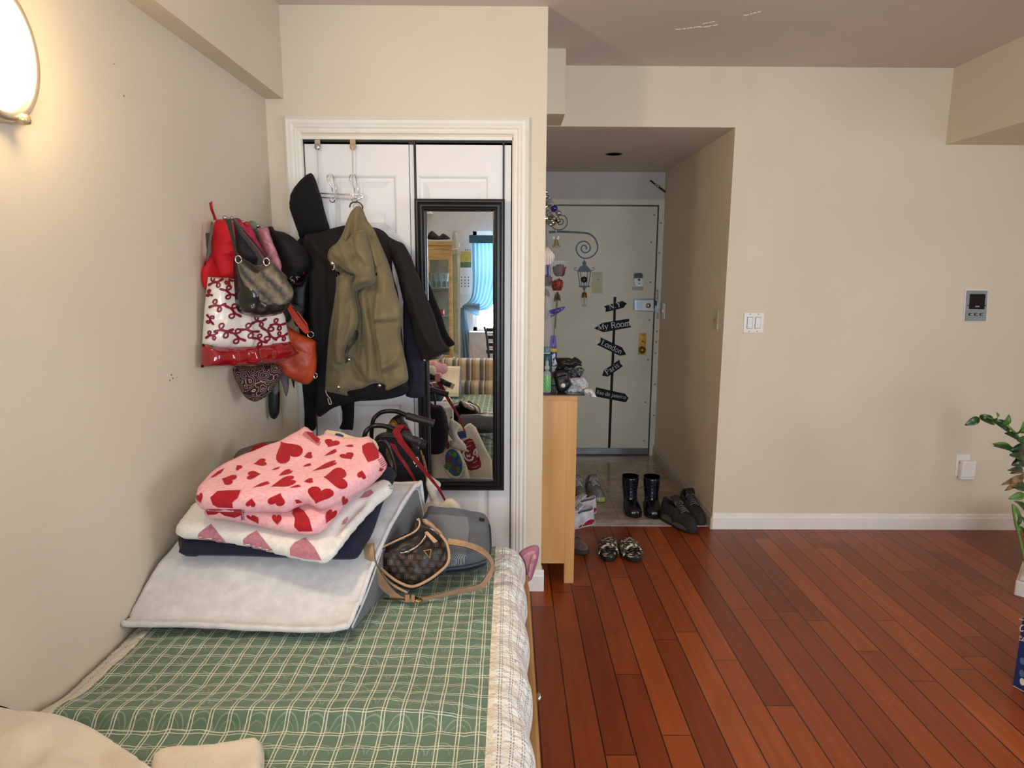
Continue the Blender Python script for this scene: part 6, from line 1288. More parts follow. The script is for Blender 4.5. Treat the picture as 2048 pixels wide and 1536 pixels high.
# ================================================================== switches, thermostat, outlet
M_wp = mat('white_plastic', (236, 234, 232), .35, var=.01)
FW = yframe(YB); 
sw = thing('light_switch', 'white double rocker switch plate on the back wall', 'light switch', FW.w(*FW.uv(1507, 666)))
a, b = FW.uv(1486, 625), FW.uv(1528, 666); c_ = ((a[0] + b[0]) / 2, (a[1] + b[1]) / 2)
MB().box((c_[0] - .058, YB - .006, c_[1] - .058), (c_[0] + .058, YB, c_[1] + .058), bev=.003).build('plate', M_wp, sw)
for dx in (-.024, .022):
    MB().box((c_[0] + dx - .0165, YB - .0075, c_[1] - .033), (c_[0] + dx + .0165, YB - .005, c_[1] + .033)).build('switch_gap', mat('shadow_grey', (120, 120, 124), .5), sw); MB().box((c_[0] + dx - .0145, YB - .012, c_[1] - .031), (c_[0] + dx + .0145, YB - .006, c_[1] + .031), bev=.002).build('rocker', M_wp, sw)
    for dz in (-.049, .049): MB().ball((c_[0] + dx, YB - .006, c_[1] + dz), .003, 0, 5).build('screw', mat('grey_screw', (110, 108, 106), .4, .6), sw)
th = thing('intercom_panel', 'grey wall control panel with black screen on the back wall', 'control panel', FW.w(*FW.uv(1950, 642)))
P = lambda *p: FW.px(C(19, *p)); MB().prism(P((1633, 66), (1795, 68), (1782, 290), (1620, 290)), FW, 0, .008, 0).build('frame', M_wp, th); MB().prism(P((1640, 72), (1786, 74), (1774, 286), (1627, 286)), FW, .008, .012, 0).build('face', mat('pale_grey_panel', (150, 160, 162), .45), th)
MB().prism(P((1661, 97), (1769, 97), (1760, 203), (1653, 201)), FW, .012, .0135, 0).build('screen', mat('black_screen', (10, 12, 16), .15), th)
for dx in (0, 38, 76): c = MB(); c.prism(P((1652 + dx, 230), (1678 + dx, 230), (1677 + dx, 248), (1652 + dx, 247)), FW, .0121, .014, 0); c.prism(P((1660 + dx, 235), (1680 + dx, 234), (1679 + dx, 244), (1660 + dx, 243)), FW, .014, .0146, 1); c.build('button', [M_black, mat('button_grey', (170, 178, 180), .4)], th)
for x, y in ((1648, 177), (1767, 178)): MB().ball(FW.w(*P((x, y))[0], .012), .004, 0, 5).build('screw', M_black, th)
c = MB(); sans(c, 'eco', plane_T(FW.w(*P((1712, 182))[0], .0137), (1, 0, 0), (0, 0, 1)), .016, 0, 0); c.build('lettering', M_wp, th)
ol = thing('wall_outlet', 'white wall outlet plate low on the back wall', 'outlet', FW.w(*FW.uv(1925, 950))); MB().prism(P((1575, 1213), (1670, 1214), (1660, 1363), (1563, 1362)), FW, 0, .006, 0).build('plate', M_wp, ol)
c = MB(); c.prism(P((1592, 1262), (1598, 1262), (1597, 1276), (1591, 1276)), FW, .0061, .0066, 0); c.build('reset_button', mat('red_button', (170, 60, 50), .5), ol)
nl = thing('plug_in_adapter', 'white box plugged into the wall outlet', 'adapter', FW.w(*FW.uv(1928, 955), .03)); a = P((1592, 1250))[0]; b = P((1672, 1378))[0]
MB().box((a[0], YB - .042, b[1]), (b[0], YB - .008, a[1]), bev=.008, seg=3).build('housing', M_wp, nl); MB().box((a[0] + .003, YB - .0425, b[1] + .017), (b[0] - .003, YB - .040, b[1] + .0185)).build('seam', mat('seam_grey', (150, 148, 146), .5), nl)
for (u0, v0), hh, lab in (((1328, 622), .06, 'white switch plate on the hall side wall close to the entrance door'), ((1433, 640), .058, 'cream switch plate on the hall side wall close to the corner')):
    q = at(u0, v0, X=XH); t = thing('light_switch', lab, 'light switch', q - V((0, 0, hh))); MB().box((XH - .006, q.y - .036, q.z - hh), (XH, q.y + .036, q.z + hh), bev=.002).build('plate', mat('cream_plastic', (214, 204, 178), .4) if hh < .06 else M_wp, t); MB().box((XH - .016, q.y - .006, q.z - .012), (XH - .005, q.y + .006, q.z + .010), bev=.002).build('toggle', M_brass if hh < .06 else M_wp, t)
# ================================================================== shoes (each one built at the origin, toe towards -y)
def place(t, loc, rz):
    t.location = loc; t.rotation_euler = (0, 0, rz)
def shoe(label, cols, L=.28, W=.10, kind='sneaker', name='sneaker', mirror=1, accent=None, hi=.075, toe=.055):
    """cols = upper, sole, lining, lace materials"""
    t = thing(name, label, 'shoe', (0, 0, 0)); up, so, li, la = cols; N = 24
    def half(f, s): # half widths along the length, f 0 heel..1 toe
        w = (.36 + .14 * math.sin(PI * min(1, f * 1.15)) - .05 * math.exp(-((f - .35) / .16) ** 2)) * W; w *= (1 - max(0, (f - .74) / .26) ** 3.0 * .62); w *= (1 - max(0, (.09 - f) / .09) ** 2 * .45); return w
    def cx(f): return mirror * .010 * math.sin(f * PI) * (1 if f > .4 else .5)
    yy = lambda f: L * (.5 - f)
    st_ = .028
    ol = []; 
    for k in range(N + 1): f = k / N; ol.append((cx(f) - half(f, 0) - .004, f))
    rings = []
    for z, sc in ((0, .94), (.004, 1.0), (.016, 1.02), (st_ - .004, 1.0), (st_, .96)):
        ring = [V((cx(k / N) + s * (half(k / N, 0) + .004) * sc, yy(k / N) + (-.006 if k == N else .006 if k == 0 else 0) * sc, z + (.010 * max(0, (k / N - .8) / .2) ** 2) * (1 if z < .02 else .6) - 0)) for s, ks in ((-1, range(N + 1)), (1, range(N, -1, -1))) for k in ks]
        rings.append(ring)
    mb = MB(); mb.ring(rings, 0)
    if accent:
        for f0, f1, zz0, zz1 in accent[1]:
            for s in (-1, 1):
                A = [V((cx(f) + s * (half(f, 0) + .0052), yy(f), zz0)) for f in [f0 + (f1 - f0) * i / 6 for i in range(7)]]; B = [p + V((0, 0, (zz1 - zz0) * math.sin(PI * (.15 + .7 * i / 6)))) for i, p in enumerate(A)]; mb.ring([A, B], 1, False, False)
        if accent[2]:
            A = [V((cx(1) + x * W * .27, -L * .5 - .0080 + abs(x) ** 3 * .012, .006)) for x in (-1, -.6, -.2, .2, .6, 1)]; mb.ring([A, [p + V((0, .001, .034 * (1 - (i / 2.5 - 1) ** 2 * .8))) for i, p in enumerate(A)]], 1, False, False)
    mb.build('sole', [so, accent[0]] if accent else so, t)
    # upper: arched sections, open at the ankle
    M_ = 16; secs = []
    def hgt(f): return (hi if f < .38 else hi + (toe - hi) * min(1, (f - .38) / .34)) * (1 - max(0, (f - .78) / .22) ** 2.2 * .55) + (.012 * math.exp(-(f / .06) ** 2))
    for k in range(N + 1):
        f = k / N; w, h = half(f, 0), hgt(f); ring = []
        for j in range(M_ + 1):
            a = PI * j / M_; e = .55 if f < .5 else .8; x = -math.copysign(abs(math.cos(a)) ** e, math.cos(a)) * w * (1 - (.30 if f < .45 else .10) * math.sin(a)); z = st_ - .004 + math.sin(a) ** e * h
            y = yy(f); 
            if k == N: y -= .003; z = st_ - .004 + (z - st_) * .55; x *= .85
            if k == 0: x *= .8
            ring.append(V((cx(f) + x, y, z)))
        secs.append(ring)
    vs = [p for r in secs for p in r]; fs = []; nn = M_ + 1
    for k in range(N):
        for j in range(M_):
            f = (k + .5) / N
            if .03 < f < .44 and 5 <= j <= M_ - 6: continue
            fs.append([k * nn + j, k * nn + j + 1, (k + 1) * nn + j + 1, (k + 1) * nn + j])
    fs.append([j for j in range(nn)][::-1]); fs.append([N * nn + j for j in range(nn)])
    mb = MB(); mb.add(vs, fs, 0)
    o = mb.build('upper', up, t, solid=.004, sub=1)
    c = MB(); c.ring([[V((cx(f) + s * half(f, 0) * .8, yy(f), st_ + .006)) for s in (-1, 1)] for f in [.04 + .5 * i / 6 for i in range(7)]], 0, False, False); c.build('insole', li, t)
    tg = MB(); tg.ring([[V((cx(f) + x * W * .26, yy(f), st_ + hgt(f) * q + (.004 - abs(x) * .004))) for x in (-1, -.5, 0, .5, 1)] for f, q in ((.30, 1.35), (.36, 1.22), (.44, 1.06), (.56, 1.02), (.64, 1.0))], 0, False, False); tg.build('tongue', up, t, solid=.005)
    lc_ = MB()
    for i in range(5):
        f = .44 + i * .05; z = st_ + hgt(f) + .003; x = W * .24; lc_.tube(cr([V((cx(f) - x, yy(f), z - .006)), V((cx(f), yy(f) - .003, z + .006)), V((cx(f) + x, yy(f + .03), z - .006))], 4, False), .0030, 0, 6)
    f = .42; z = st_ + hgt(f) + .006
    for s in (-1, 1): lc_.tube(cr([V((cx(f), yy(f), z)), V((cx(f) + s * .018, yy(f), z + .012)), V((cx(f) + s * .030, yy(f) - .01, z - .002)), V((cx(f) + s * .012, yy(f), z + .002))], 4, False), .0026, 0, 6)
    lc_.build('laces', la, t)
    return t
M_gs = mat('grey_mesh', (140, 136, 132), .85, var=.12, vs=60, bmp=.5, bs_=500); M_ws = mat('white_rubber', (206, 206, 208), .5); M_yel = mat('yellow_green_foam', (176, 184, 40), .5); M_lb = mat('black_lining', (18, 18, 22), .8); M_lw = mat('grey_lace', (190, 190, 192), .7)
M_wu = mat('white_leather_upper', (206, 206, 212), .45, var=.08, vs=20, bmp=.2, bs_=300); M_rs = mat('crimson_stripe', (150, 26, 44), .5); M_tl = mat('tan_lining', (176, 156, 136), .8)
a1 = ((.55, .98, .008, .040), (.15, .5, .008, .020))
t = shoe('grey sneaker with a yellow green toe, right one of the far pair by the cabinet', (M_gs, M_ws, M_lb, M_lw), accent=(M_yel, a1, True), L=.29, mirror=-1); place(t, (.605, 4.36, .001), .16)
t = shoe('grey sneaker with a yellow green toe, half hidden behind the cabinet edge', (M_gs, M_ws, M_lb, M_lw), accent=(M_yel, a1, True), L=.29); place(t, (.475, 4.34, .001), .05)
a2 = ((.0, .34, .012, .044), (.34, .5, .012, .026))
t = shoe('white sneaker with a crimson sole stripe, nearer one of the pair', (M_wu, M_ws, M_tl, M_wu), accent=(M_rs, a2, False), L=.27); place(t, (.40, 3.80, .001), -1.15)
t = shoe('white sneaker with a crimson sole stripe, the one further into the hall', (M_wu, M_ws, M_tl, M_wu), accent=(M_rs, a2, False), L=.27, mirror=-1); place(t, (.445, 3.97, .004), -1.0)
t = shoe('brown grey slipper poking out from behind the cabinet foot', (mat('taupe_suede', (116, 98, 84), .8, var=.4, vs=25, col2=(70, 56, 48)), mat('dark_sole_rubber', (60, 52, 46), .7), mat('brown_lining', (70, 56, 48), .8), mat('taupe_lace', (110, 96, 84), .8)), name='slipper', L=.25, hi=.05, toe=.045); place(t, (.345, 3.47, .001), .75)
M_ku = mat('charcoal_mesh', (46, 44, 42), .8, var=.25, vs=40, bmp=.5, bs_=400); M_ks = mat('charcoal_rubber', (34, 33, 32), .7, var=.15, vs=30); M_kl = mat('black_lace', (104, 104, 106), .7)
t = shoe('black trail sneaker, nearer one of the pair at the hall corner', (M_ku, M_ks, M_lb, M_kl), L=.30, W=.115, accent=(mat('dark_grey_overlay', (84, 80, 76), .6), ((.15, .5, .020, .06), (.5, .9, .016, .045)), False), hi=.105, toe=.062); place(t, (1.045, 3.81, .001), .42)
t = shoe('black trail sneaker, the one against the hall baseboard', (M_ku, M_ks, M_lb, M_kl), L=.30, W=.115, accent=(mat('dark_grey_overlay2', (84, 80, 76), .6), ((.2, .45, .014, .03), (.5, .8, .014, .03)), False), hi=.105, toe=.062, mirror=-1); place(t, (1.168, 3.95, .001), .12)
# heeled lace-up ankle boots
M_pat = mat('black_patent', (16, 17, 30), .16, var=.2, vs=15, bmp=.15, bs_=90, coat=.6)
def boot(label, mirror):
    t = thing('ankle_boot', label, 'boot', (0, 0, 0)); N = 20; t.scale = (1.22, 1.0, .84)
    mb = MB(); rings = []
    # one continuous skin: from toe along the foot, turning up the ankle
    for (y, z, rx, ry, tilt) in ((-.128, .030, .016, .012, 1), (-.122, .036, .030, .022, 1), (-.100, .042, .040, .030, 1), (-.065, .052, .043, .040, .9), (-.030, .066, .041, .050, .72), (.0, .085, .038, .055, .5), (.022, .11, .037, .056, .22), (.030, .14, .038, .052, .05), (.032, .18, .042, .050, 0), (.032, .22, .045, .052, 0), (.032, .262, .047, .054, 0), (.032, .270, .047, .054, 0)):
        ang_ = tilt * PI / 2; r_ = []
        for k in range(N):
            a = 2 * PI * k / N; lx = rx * math.cos(a); l2 = ry * math.sin(a)
            r_.append(V((lx + mirror * .004, y + l2 * math.cos(ang_), z + l2 * math.sin(ang_))))
        rings.append(r_)
    mb.ring(rings, 0, True); mb.v = [V((p.x, p.y, max(p.z, .018))) for p in mb.v]; mb.build('upper', M_pat, t, sub=1)
    c = MB(); c.ring([[V((x, y, z)) for x, y in ((-.030, -.115), (0, -.135), (.030, -.115), (.044, -.07), (.036, -.01), (.033, .01), (-.033, .01), (-.036, -.01), (-.044, -.07))] for z in (.0, .022)], 0, sm=False); c.ring([[V((x, y, z + (.004 if z > .02 else 0))) for x, y in ((-.032 * s, .0), (.032 * s, .0), (.036 * s, .04), (.026 * s, .08), (-.026 * s, .08), (-.036 * s, .04))] for z, s in ((.0, .9), (.055, 1.0))], 0, sm=False); c.build('sole', mat('black_sole', (22, 24, 26), .5, bmp=.3, bs_=100), t)
    c = MB(); pts = [(-.052, .062), (-.030, .090), (-.026, .115), (-.023, .14), (-.021, .165), (-.021, .19), (-.022, .215), (-.023, .24)]
    for i, (y, z) in enumerate(pts):
        c.tube(cr([V((-.024, y + .012, z)), V((0, y - .004, z + .005)), V((.024, y + .012, z + .012))], 4, False), .0020, 0, 6); c.tube(cr([V((.024, y + .012, z)), V((0, y - .005, z + .007)), V((-.024, y + .012, z + .014))], 4, False), .0020, 0, 6)
    c.tube(cr([V((-.02, -.02, .20)), V((-.05, -.02, .205)), V((-.062, -.01, .19))], 4, False), .002, 0, 6); c.build('laces', mat('boot_lace', (30, 30, 40), .5), t)
    c = MB(); c.ring([[V((mirror * .004 + .044 * math.cos(a), .032 + .050 * math.sin(a), .2735)) for a in [2 * PI * k / 20 for k in range(20)]], [V((mirror * .004 + .02 * math.cos(a), .032 + .03 * math.sin(a), .2735)) for a in [2 * PI * k / 20 for k in range(20)]]], 0, True); c.build('lining', M_lb, t)
    return t
BT = [boot('left of the two glossy black heeled lace-up boots on the hall tiles', -1), boot('right of the two glossy black heeled lace-up boots on the hall tiles', 1)]
place(BT[0], (.800, 4.06, .001), .06); place(BT[1], (.925, 4.05, .001), -.04)
# camouflage slides
def camo():
    m, nt, b = newmat('camouflage_fabric'); co, x, y, z = coord(nt); n = pnoise(nt, co, 55, 2, (1, 1.8, 1.8)); n2 = pnoise(nt, co, 34, 2)
    c = mix(nt, n.gt(.47), (30, 28, 26), (96, 88, 70)); c = mix(nt, n.gt(.55), c, (214, 202, 176)); c = mix(nt, n2.gt(.60), c, (26, 25, 24)); nt.links.new(c, b.inputs['Base Color']); b.inputs['Roughness'].default_value = .8; return m
M_camo = camo()
def slide(label, m_):
    t = thing('slide_sandal', label, 'sandal', (0, 0, 0)); N = 30
    def ol(s, z): return [V((s * (.050 + .008 * math.sin(a) * (1 if math.sin(a) < 0 else -1) * 0 - .007 * (math.sin(a) > 0) * math.sin(a)) * math.copysign(abs(math.cos(a)) ** .65, math.cos(a)) - m_ * .003 * math.sin(a * 2), s * .130 * math.sin(a), z)) for a in [2 * PI * k / N for k in range(N)]]
    c = MB(); c.ring([ol(.97, 0), ol(1.0, .004), ol(1.0, .020), ol(.97, .024)], 0); c.build('sole', mat('black_foam', (20, 19, 18), .8), t)
    c = MB(); c.ring([ol(.965, .0242), ol(.93, .0265), ol(.5, .0262), ol(.02, .0262)], 0, True); c.build('footbed', M_camo, t)
    c = MB(); rings = []
    for y, h in ((-.082, .046), (-.06, .060), (-.03, .066), (-.002, .068), (.012, .066)): rings.append([V((-.052 * math.cos(PI * k / 12), y + .01 * math.sin(PI * k / 12), .014 + h * math.sin(PI * k / 12) ** .7)) for k in range(13)])
    c.ring(rings, 0, False, False); c.build('strap', M_camo, t, solid=.006); return t
place(slide('left of the two camouflage pattern slide sandals on the wood floor', -1), (.555, 3.42, .001), -.12); place(slide('right of the two camouflage pattern slide sandals on the wood floor', 1), (.668, 3.415, .001), .12)

# ================================================================== plant on its stand and the blue box at the right edge
po_ = thing('potted_plant', 'tall glossy zz plant with arching leafy stems at the right edge', 'plant', (2.62, 3.0, 0)); PY = 2.93
M_leaf2 = mat('dark_green_leaf', (44, 84, 38), .3, var=.3, vs=14, coat=.3); M_leafl = mat('light_green_leaf', (96, 140, 56), .35, var=.2, vs=14); M_dead = mat('withered_leaf', (156, 120, 78), .8, var=.3, vs=40); M_st = mat('green_stem', (108, 138, 70), .5)
fr_ = [(1932, 843), (1975, 835), (2010, 848), (2040, 880), (2062, 930), (2075, 1000), (2085, 1100), (2090, 1180)]; stem = [at(u, v, Y=PY) for u, v in fr_]
mb = MB(); mb.tube(cr(stem[1:], 5, False), [.003 + .009 * i / 30 for i in range(31)], 0, 8)
s2_ = [at(u, v, Y=PY - .1) for u, v in ((2026, 1010), (2030, 1040), (2040, 1080), (2052, 1130), (2070, 1180))]; mb.tube(cr(s2_, 4, False), .006, 0, 8); mb.build('stem', M_st, po_)
def leaf_(base, tip, wd_, up, m):
    base, tip = V(base), V(tip); d = tip - base; n = V(up).normalized(); s = d.cross(n).normalized(); n = s.cross(d).normalized(); rings = []
    for i in range(9):
        f = i / 8; w_ = wd_ * math.sin(PI * min(1, f * .93 + .05)) ** .8 * (1 - .2 * f); q = base + d * f + n * (.012 * math.sin(PI * f) - .004 * f)
        rings.append([q - s * w_ + n * w_ * .25, q - s * w_ * .5 + n * w_ * .06, q, q + s * w_ * .5 + n * w_ * .06, q + s * w_ + n * w_ * .25])
    c = MB(); c.ring(rings, 0, False, False); return c.build('leaf', m, po_, solid=.0012)
S19 = lambda *p: C(19, *p); S20 = lambda *p: C(20, *p)
L19 = [((1735, 962), (1640, 1010), 0, .020), ((1740, 962), (1800, 940), 0, .014), ((1745, 965), (1850, 1000), 0, .026), ((1830, 975), (1862, 925), 1, .016), ((1840, 985), (1955, 1060), 0, .028), ((1895, 1010), (1948, 940), 1, .018), ((1985, 1075), (2048, 990), 1, .020),
       ((2010, 1110), (1918, 1065), 0, .020), ((2030, 1130), (2090, 1150), 0, .028), ((1970, 1185), (1832, 1140), 1, .020), ((1990, 1190), (1840, 1155), 0, .014), ((2060, 1180), (1955, 1190), 0, .030), ((2070, 1240), (1965, 1290), 0, .030), ((2060, 1230), (1950, 1220), 0, .022)]
for a_, b_, l_, w_ in L19: 
    dy = random.uniform(-.04, .04); leaf_(at(*S19(a_)[0], Y=PY), at(*S19(b_)[0], Y=PY + dy), w_, (.25, -1, .6), M_leafl if l_ else M_leaf2)
for a_, b_, l_, w_ in [((470, 380), (400, 385), 0, .014), ((475, 410), (370, 455), 2, .016), ((475, 400), (385, 485), 2, .018), ((475, 395), (405, 400), 2, .012), ((480, 470), (410, 455), 0, .03), ((475, 500), (404, 522), 1, .020), ((480, 580), (428, 530), 0, .020), ((440, 640), (424, 548), 1, .018), ((440, 655), (452, 580), 1, .012), ((470, 700), (445, 650), 1, .016), ((478, 690), (470, 610), 0, .02), ((478, 330), (410, 310), 0, .026), ((480, 350), (420, 360), 0, .02), ((480, 180), (440, 205), 1, .018), ((480, 260), (445, 240), 0, .03)]:
    leaf_(at(*S20(a_)[0], Y=PY - .03), at(*S20(b_)[0], Y=PY - .03 + random.uniform(-.05, .05)), w_, (.25, -1, .6), (M_leaf2, M_leafl, M_dead)[l_])
q = at(*S20((465, 870))[0], Y=2.95)
c = MB(); q0 = at(*S20((425, 985))[0], Z=0); T = Matrix.Translation(q0) @ Matrix.Rotation(-.75, 4, 'Z')
c.box((0, 0, 0), (.34, .34, .075), bev=.006, T=T).box((.012, .012, .075), (.328, .328, .095), bev=.008, T=T).box((.035, .035, .09), (.305, .305, .26), bev=.004, T=T).box((.02, .02, .26), (.32, .32, .29), bev=.008, T=T); c.build('planter', mat('white_planter', (230, 222, 214), .4, var=.04), po_); MB().box((.05, .05, .275), (.29, .29, .292), T=T).build('soil', mat('soil', (60, 46, 36), .95, var=.4, vs=60), po_)
bx = thing('cardboard_box', 'dark blue product box with white lettering at the right edge', 'box', (2.02, 2.3, 0)); b0 = at(*S20((420, 1418))[0], Z=0); b1 = at(*S20((475, 1455))[0], Z=0)
top_ = at(*S20((446, 1092))[0], Y=b0.y).z
ex = (b1 - b0).normalized(); ey = V((-ex.y, ex.x, 0)); T = Matrix((ex, ey, V((0, 0, 1)))).transposed().to_4x4(); T.translation = b0
FBX = Frame(b0, ex, (0, 0, 1)); Lb = .22
MB().box((0, 0, 0), (Lb, .16, top_), bev=.002, T=T).build('carton', mat('navy_card', (30, 56, 116), .45, var=.05), bx)
c = MB(); Hs = lambda *p: [FBX.uv(*q_) for q_ in S20(*p)]
nF = V(ex).cross(V((0, 0, 1)))
for a_, b_ in (((424, 1420), (475, 1448)), ((452, 1100), (475, 1106)), ((452, 1200), (475, 1206))):
    P0, P1 = Hs(a_, b_); c.add([FBX.w(P0[0], P0[1], .0012), FBX.w(P1[0], P1[1], .0012), FBX.w(P1[0], P1[1] + .0025, .0012), FBX.w(P0[0], P0[1] + .0025, .0012)], [[0, 1, 2, 3]], 0, False)
P0 = Hs((466, 1142))[0]
A = cr([V(p) for p in Hs((474, 1128), (463, 1132), (457, 1145), (462, 1157), (474, 1155))], 4, False); vs = []; fs = []
for i, p in enumerate(A):
    tt = (A[min(i + 1, len(A) - 1)] - A[max(i - 1, 0)]).normalized() * .0018; vs += [FBX.w(p.x - tt.y, p.y + tt.x, .0013), FBX.w(p.x + tt.y, p.y - tt.x, .0013)]
    if i: k = 2 * i; fs.append([k - 2, k - 1, k + 1, k])
c.add(vs, fs, 0, False); p = Hs((455, 1186))[0]
sans(c, 'PAN', plane_T(FBX.w(p[0] + .019, p[1], .0014), ex, (0, 0, 1)), .021, 0, 0)
for j, (x, y) in enumerate(((468, 1300), (466, 1360), (468, 1400))):
    p = Hs((x, y))[0]; c.add([FBX.w(p[0] + .010 * math.cos(a), p[1] + .014 * math.sin(a), .0013) for a in [2 * PI * i / 12 for i in range(12)]], [list(range(12))], 0 if j == 2 else 1, False)
c.build('print', [M_wp, mat('pale_blue_print', (90, 120, 176), .5)], bx)
# ================================================================== the part of the room behind the camera, seen in the mirror
S18 = lambda *p: C(18, *p)
def mpt(u, v, Y): return mir(u, v, Y)
M_oak = mat('honey_oak', (244, 204, 134), .4, var=.12, vs=4, sc3=(1, 1, 6)); CY = -1.85
cc = thing('china_cabinet', 'honey wood china cabinet with glass door, seen in the mirror', 'cabinet', (-.82, CY, 0))
cxr = mpt(*S18((282, 400))[0], CY).x; ztp = mpt(*S18((150, 320))[0], CY).z; X0 = XL + .015
MB().box((X0 - .0, CY - .50, ztp - .05), (cxr + .05, CY + .04, ztp), bev=.008).box((X0, CY - .48, ztp - .09), (cxr + .03, CY + .02, ztp - .05), bev=.006).build('cornice', M_oak, cc)
c = MB(); c.box((X0, CY - .46, .0), (X0 + .06, CY, ztp - .09)).box((cxr - .05, CY - .03, 0), (cxr, CY, ztp - .09)).box((X0 + .06, CY - .03, ztp - .21), (cxr - .05, CY, ztp - .09)).box((X0 + .06, CY - .03, 0), (cxr - .05, CY, .55)).box((cxr - .05, CY - .46, 0), (cxr, CY - .42, ztp - .09)).box((cxr - .02, CY - .42, 0), (cxr, CY - .03, .55)); c.build('frame', M_oak, cc)
MB().box((X0 + .06, CY - .45, .5), (cxr - .05, CY - .44, ztp - .1)).build('back_panel', mat('cabinet_back', (150, 160, 158), .6), cc)
shz = [mpt(*S18((150, y))[0], CY - .2).z for y in (797, 1080, 1330)]
for z in shz: MB().box((X0 + .06, CY - .43, z - .006), (cxr - .05, CY - .04, z)).build('shelf', mat('glass_shelf', (150, 190, 190), .1), cc)
M_gob = mat('goblet_glass', (190, 220, 230), .06, var=0, trans=.6, ior=1.3)
g0 = None
for k in range(5):
    for j in range(2):
        x = X0 + .10 + k * .062; y = CY - .14 - j * .14
        if x > cxr - .08: continue
        if g0 is None:
            g0 = MB().lathe([(.001, 0), (.026, .001), (.026, .004), (.005, .010), (.004, .07), (.02, .085), (.028, .11), (.029, .15), (.027, .175), (.026, .175), (.027, .11), (.003, .086)], (x, y, shz[0] + .001), 0, 16).build('goblet', M_gob); g = g0
        else: g = g0.copy(); COL.objects.link(g); g.location = (x, y, shz[0] + .001)
        tag(g, 'clear stemmed glass in the china cabinet, reflected in the mirror', 'glass', 'goblets in the china cabinet')
for i, (x, col) in enumerate(((.12, (206, 190, 190)), (.22, (200, 60, 60)), (.30, (214, 208, 206)))):
    if X0 + x < cxr - .08: tag(MB().lathe([(.001, 0), (.03, .001), (.036, .01), (.038, .075), (.035, .075), (.033, .008), (.001, .006)], (X0 + x, CY - .16, shz[1] + .001), 0, 18).build('mug', mat('mug_glaze', col, .3, var=.3, vs=40)), ('pale pink', 'red', 'white')[i] + ' mug on the china cabinet shelf, reflected in the mirror', 'mug')
c = MB(); c.puff([(X0 + .08, ztp + .03), (X0 + .30, ztp + .03), (X0 + .33, ztp + .05), (X0 + .25, ztp + .10), (X0 + .2, ztp + .07), (X0 + .12, ztp + .13), (X0 + .07, ztp + .08)], yframe(CY - .2), .07, .9, R=.05, res=.012, ns=(.02, 14, 14)); tag(c.build('cap', mat('grey_cap', (70, 70, 74), .8, var=.4, vs=20)), 'grey hats heaped on top of the china cabinet', 'hat')
# opened glass door of the cabinet with its carved crest
c = MB(); hx, hy_ = cxr + .005, CY + .01; ax = V((.22, .97, 0)).normalized(); T = Matrix((ax, V((0, 0, 1)), ax.cross(V((0, 0, 1))))).transposed().to_4x4(); T.translation = V((hx, hy_, 0)); FD_ = Frame((hx, hy_, 0), ax, (0, 0, 1))
for a, b, e, f in ((0, .55, .04, ztp - .1), (.40, .55, .44, ztp - .1), (.04, .55, .40, .60), (.04, ztp - .15, .40, ztp - .1)): c.prism([(a, b), (e, b), (e, f), (a, f)], FD_, -.012, .012, 0)
c.build('door', mat('pale_oak', (206, 214, 200), .4, var=.1), cc); MB().prism([(.04, .6), (.40, .6), (.40, ztp - .15), (.04, ztp - .15)], FD_, -.002, .002, 0).build('door_glass', mat('door_pane', (170, 190, 180), .05, trans=.5, var=0), cc)
c = MB(); c.prism([(.02 + .18 * (1 - math.cos(a)), ztp - .09 + .20 * math.sin(a)) for a in [PI * k / 14 for k in range(15)]], FD_, -.015, .015, 0); c.build('crest', mat('pale_oak_crest', (206, 214, 200), .4, var=.1), cc)
# calendar, curtain, valance, radiator cover, chair
F_r = Frame((0, YBK + .003, 0), (-1, 0, 0), (0, 0, 1)); R_ = lambda pts, Y=YBK + .003: [(-q.x, q.z) for q in [mpt(*p, Y) for p in S18(*pts)]]
cal = thing('wall_calendar', 'wall calendar with yellow picture hanging left of the window in the mirror', 'calendar', (mpt(*S18((415, 860))[0], YBK).x, YBK, 1.2)); 
MB().prism(R_(((360, 420), (475, 420), (472, 865), (358, 865))), F_r, 0, .004, 0).build('sheet', mat('calendar_paper', (226, 228, 234), .6, var=.02), cal)
c = MB(); c.prism(R_(((362, 424), (474, 424), (474, 530), (362, 530))), F_r, .004, .005, 0); c.prism(R_(((362, 532), (474, 532), (474, 590), (362, 590))), F_r, .004, .005, 1)
for j in range(4):
    for i in range(3): x, y = 370 + i * 35, 680 + j * 32; c.prism(R_(((x, y), (x + 10, y), (x + 10, y + 14), (x, y + 14))), F_r, .004, .005, 2)
for i in range(3): x = 410 + i * 24; c.prism(R_(((x, 402), (x + 9, 402), (x + 9, 414), (x, 414))), F_r, .004, .005, 2)
c.build('picture', [mat('calendar_yellow', (206, 186, 90), .5, var=.1), mat('calendar_green', (96, 124, 92), .5, var=.1), mat('calendar_ink', (90, 90, 96), .6)], cal)
M_cur, _nt, _b = newmat('blue_curtain'); _b.inputs['Base Color'].default_value = lin((176, 204, 220)); _b.inputs['Roughness'].default_value = .8
_tr = _nt.nodes.new('ShaderNodeBsdfTranslucent'); _tr.inputs[0].default_value = lin((160, 190, 206)); _mx = _nt.nodes.new('ShaderNodeMixShader'); _mx.inputs[0].default_value = .55; _nt.links.new(_b.outputs[0], _mx.inputs[1]); _nt.links.new(_tr.outputs[0], _mx.inputs[2]); _nt.links.new(_mx.outputs[0], _nt.nodes['Material Output'].inputs[0]); YCt = YBK + .10
cu_ = thing('curtain', 'light blue curtain tied back beside the window, seen in the mirror', 'curtain', (-.45, YCt, .6))
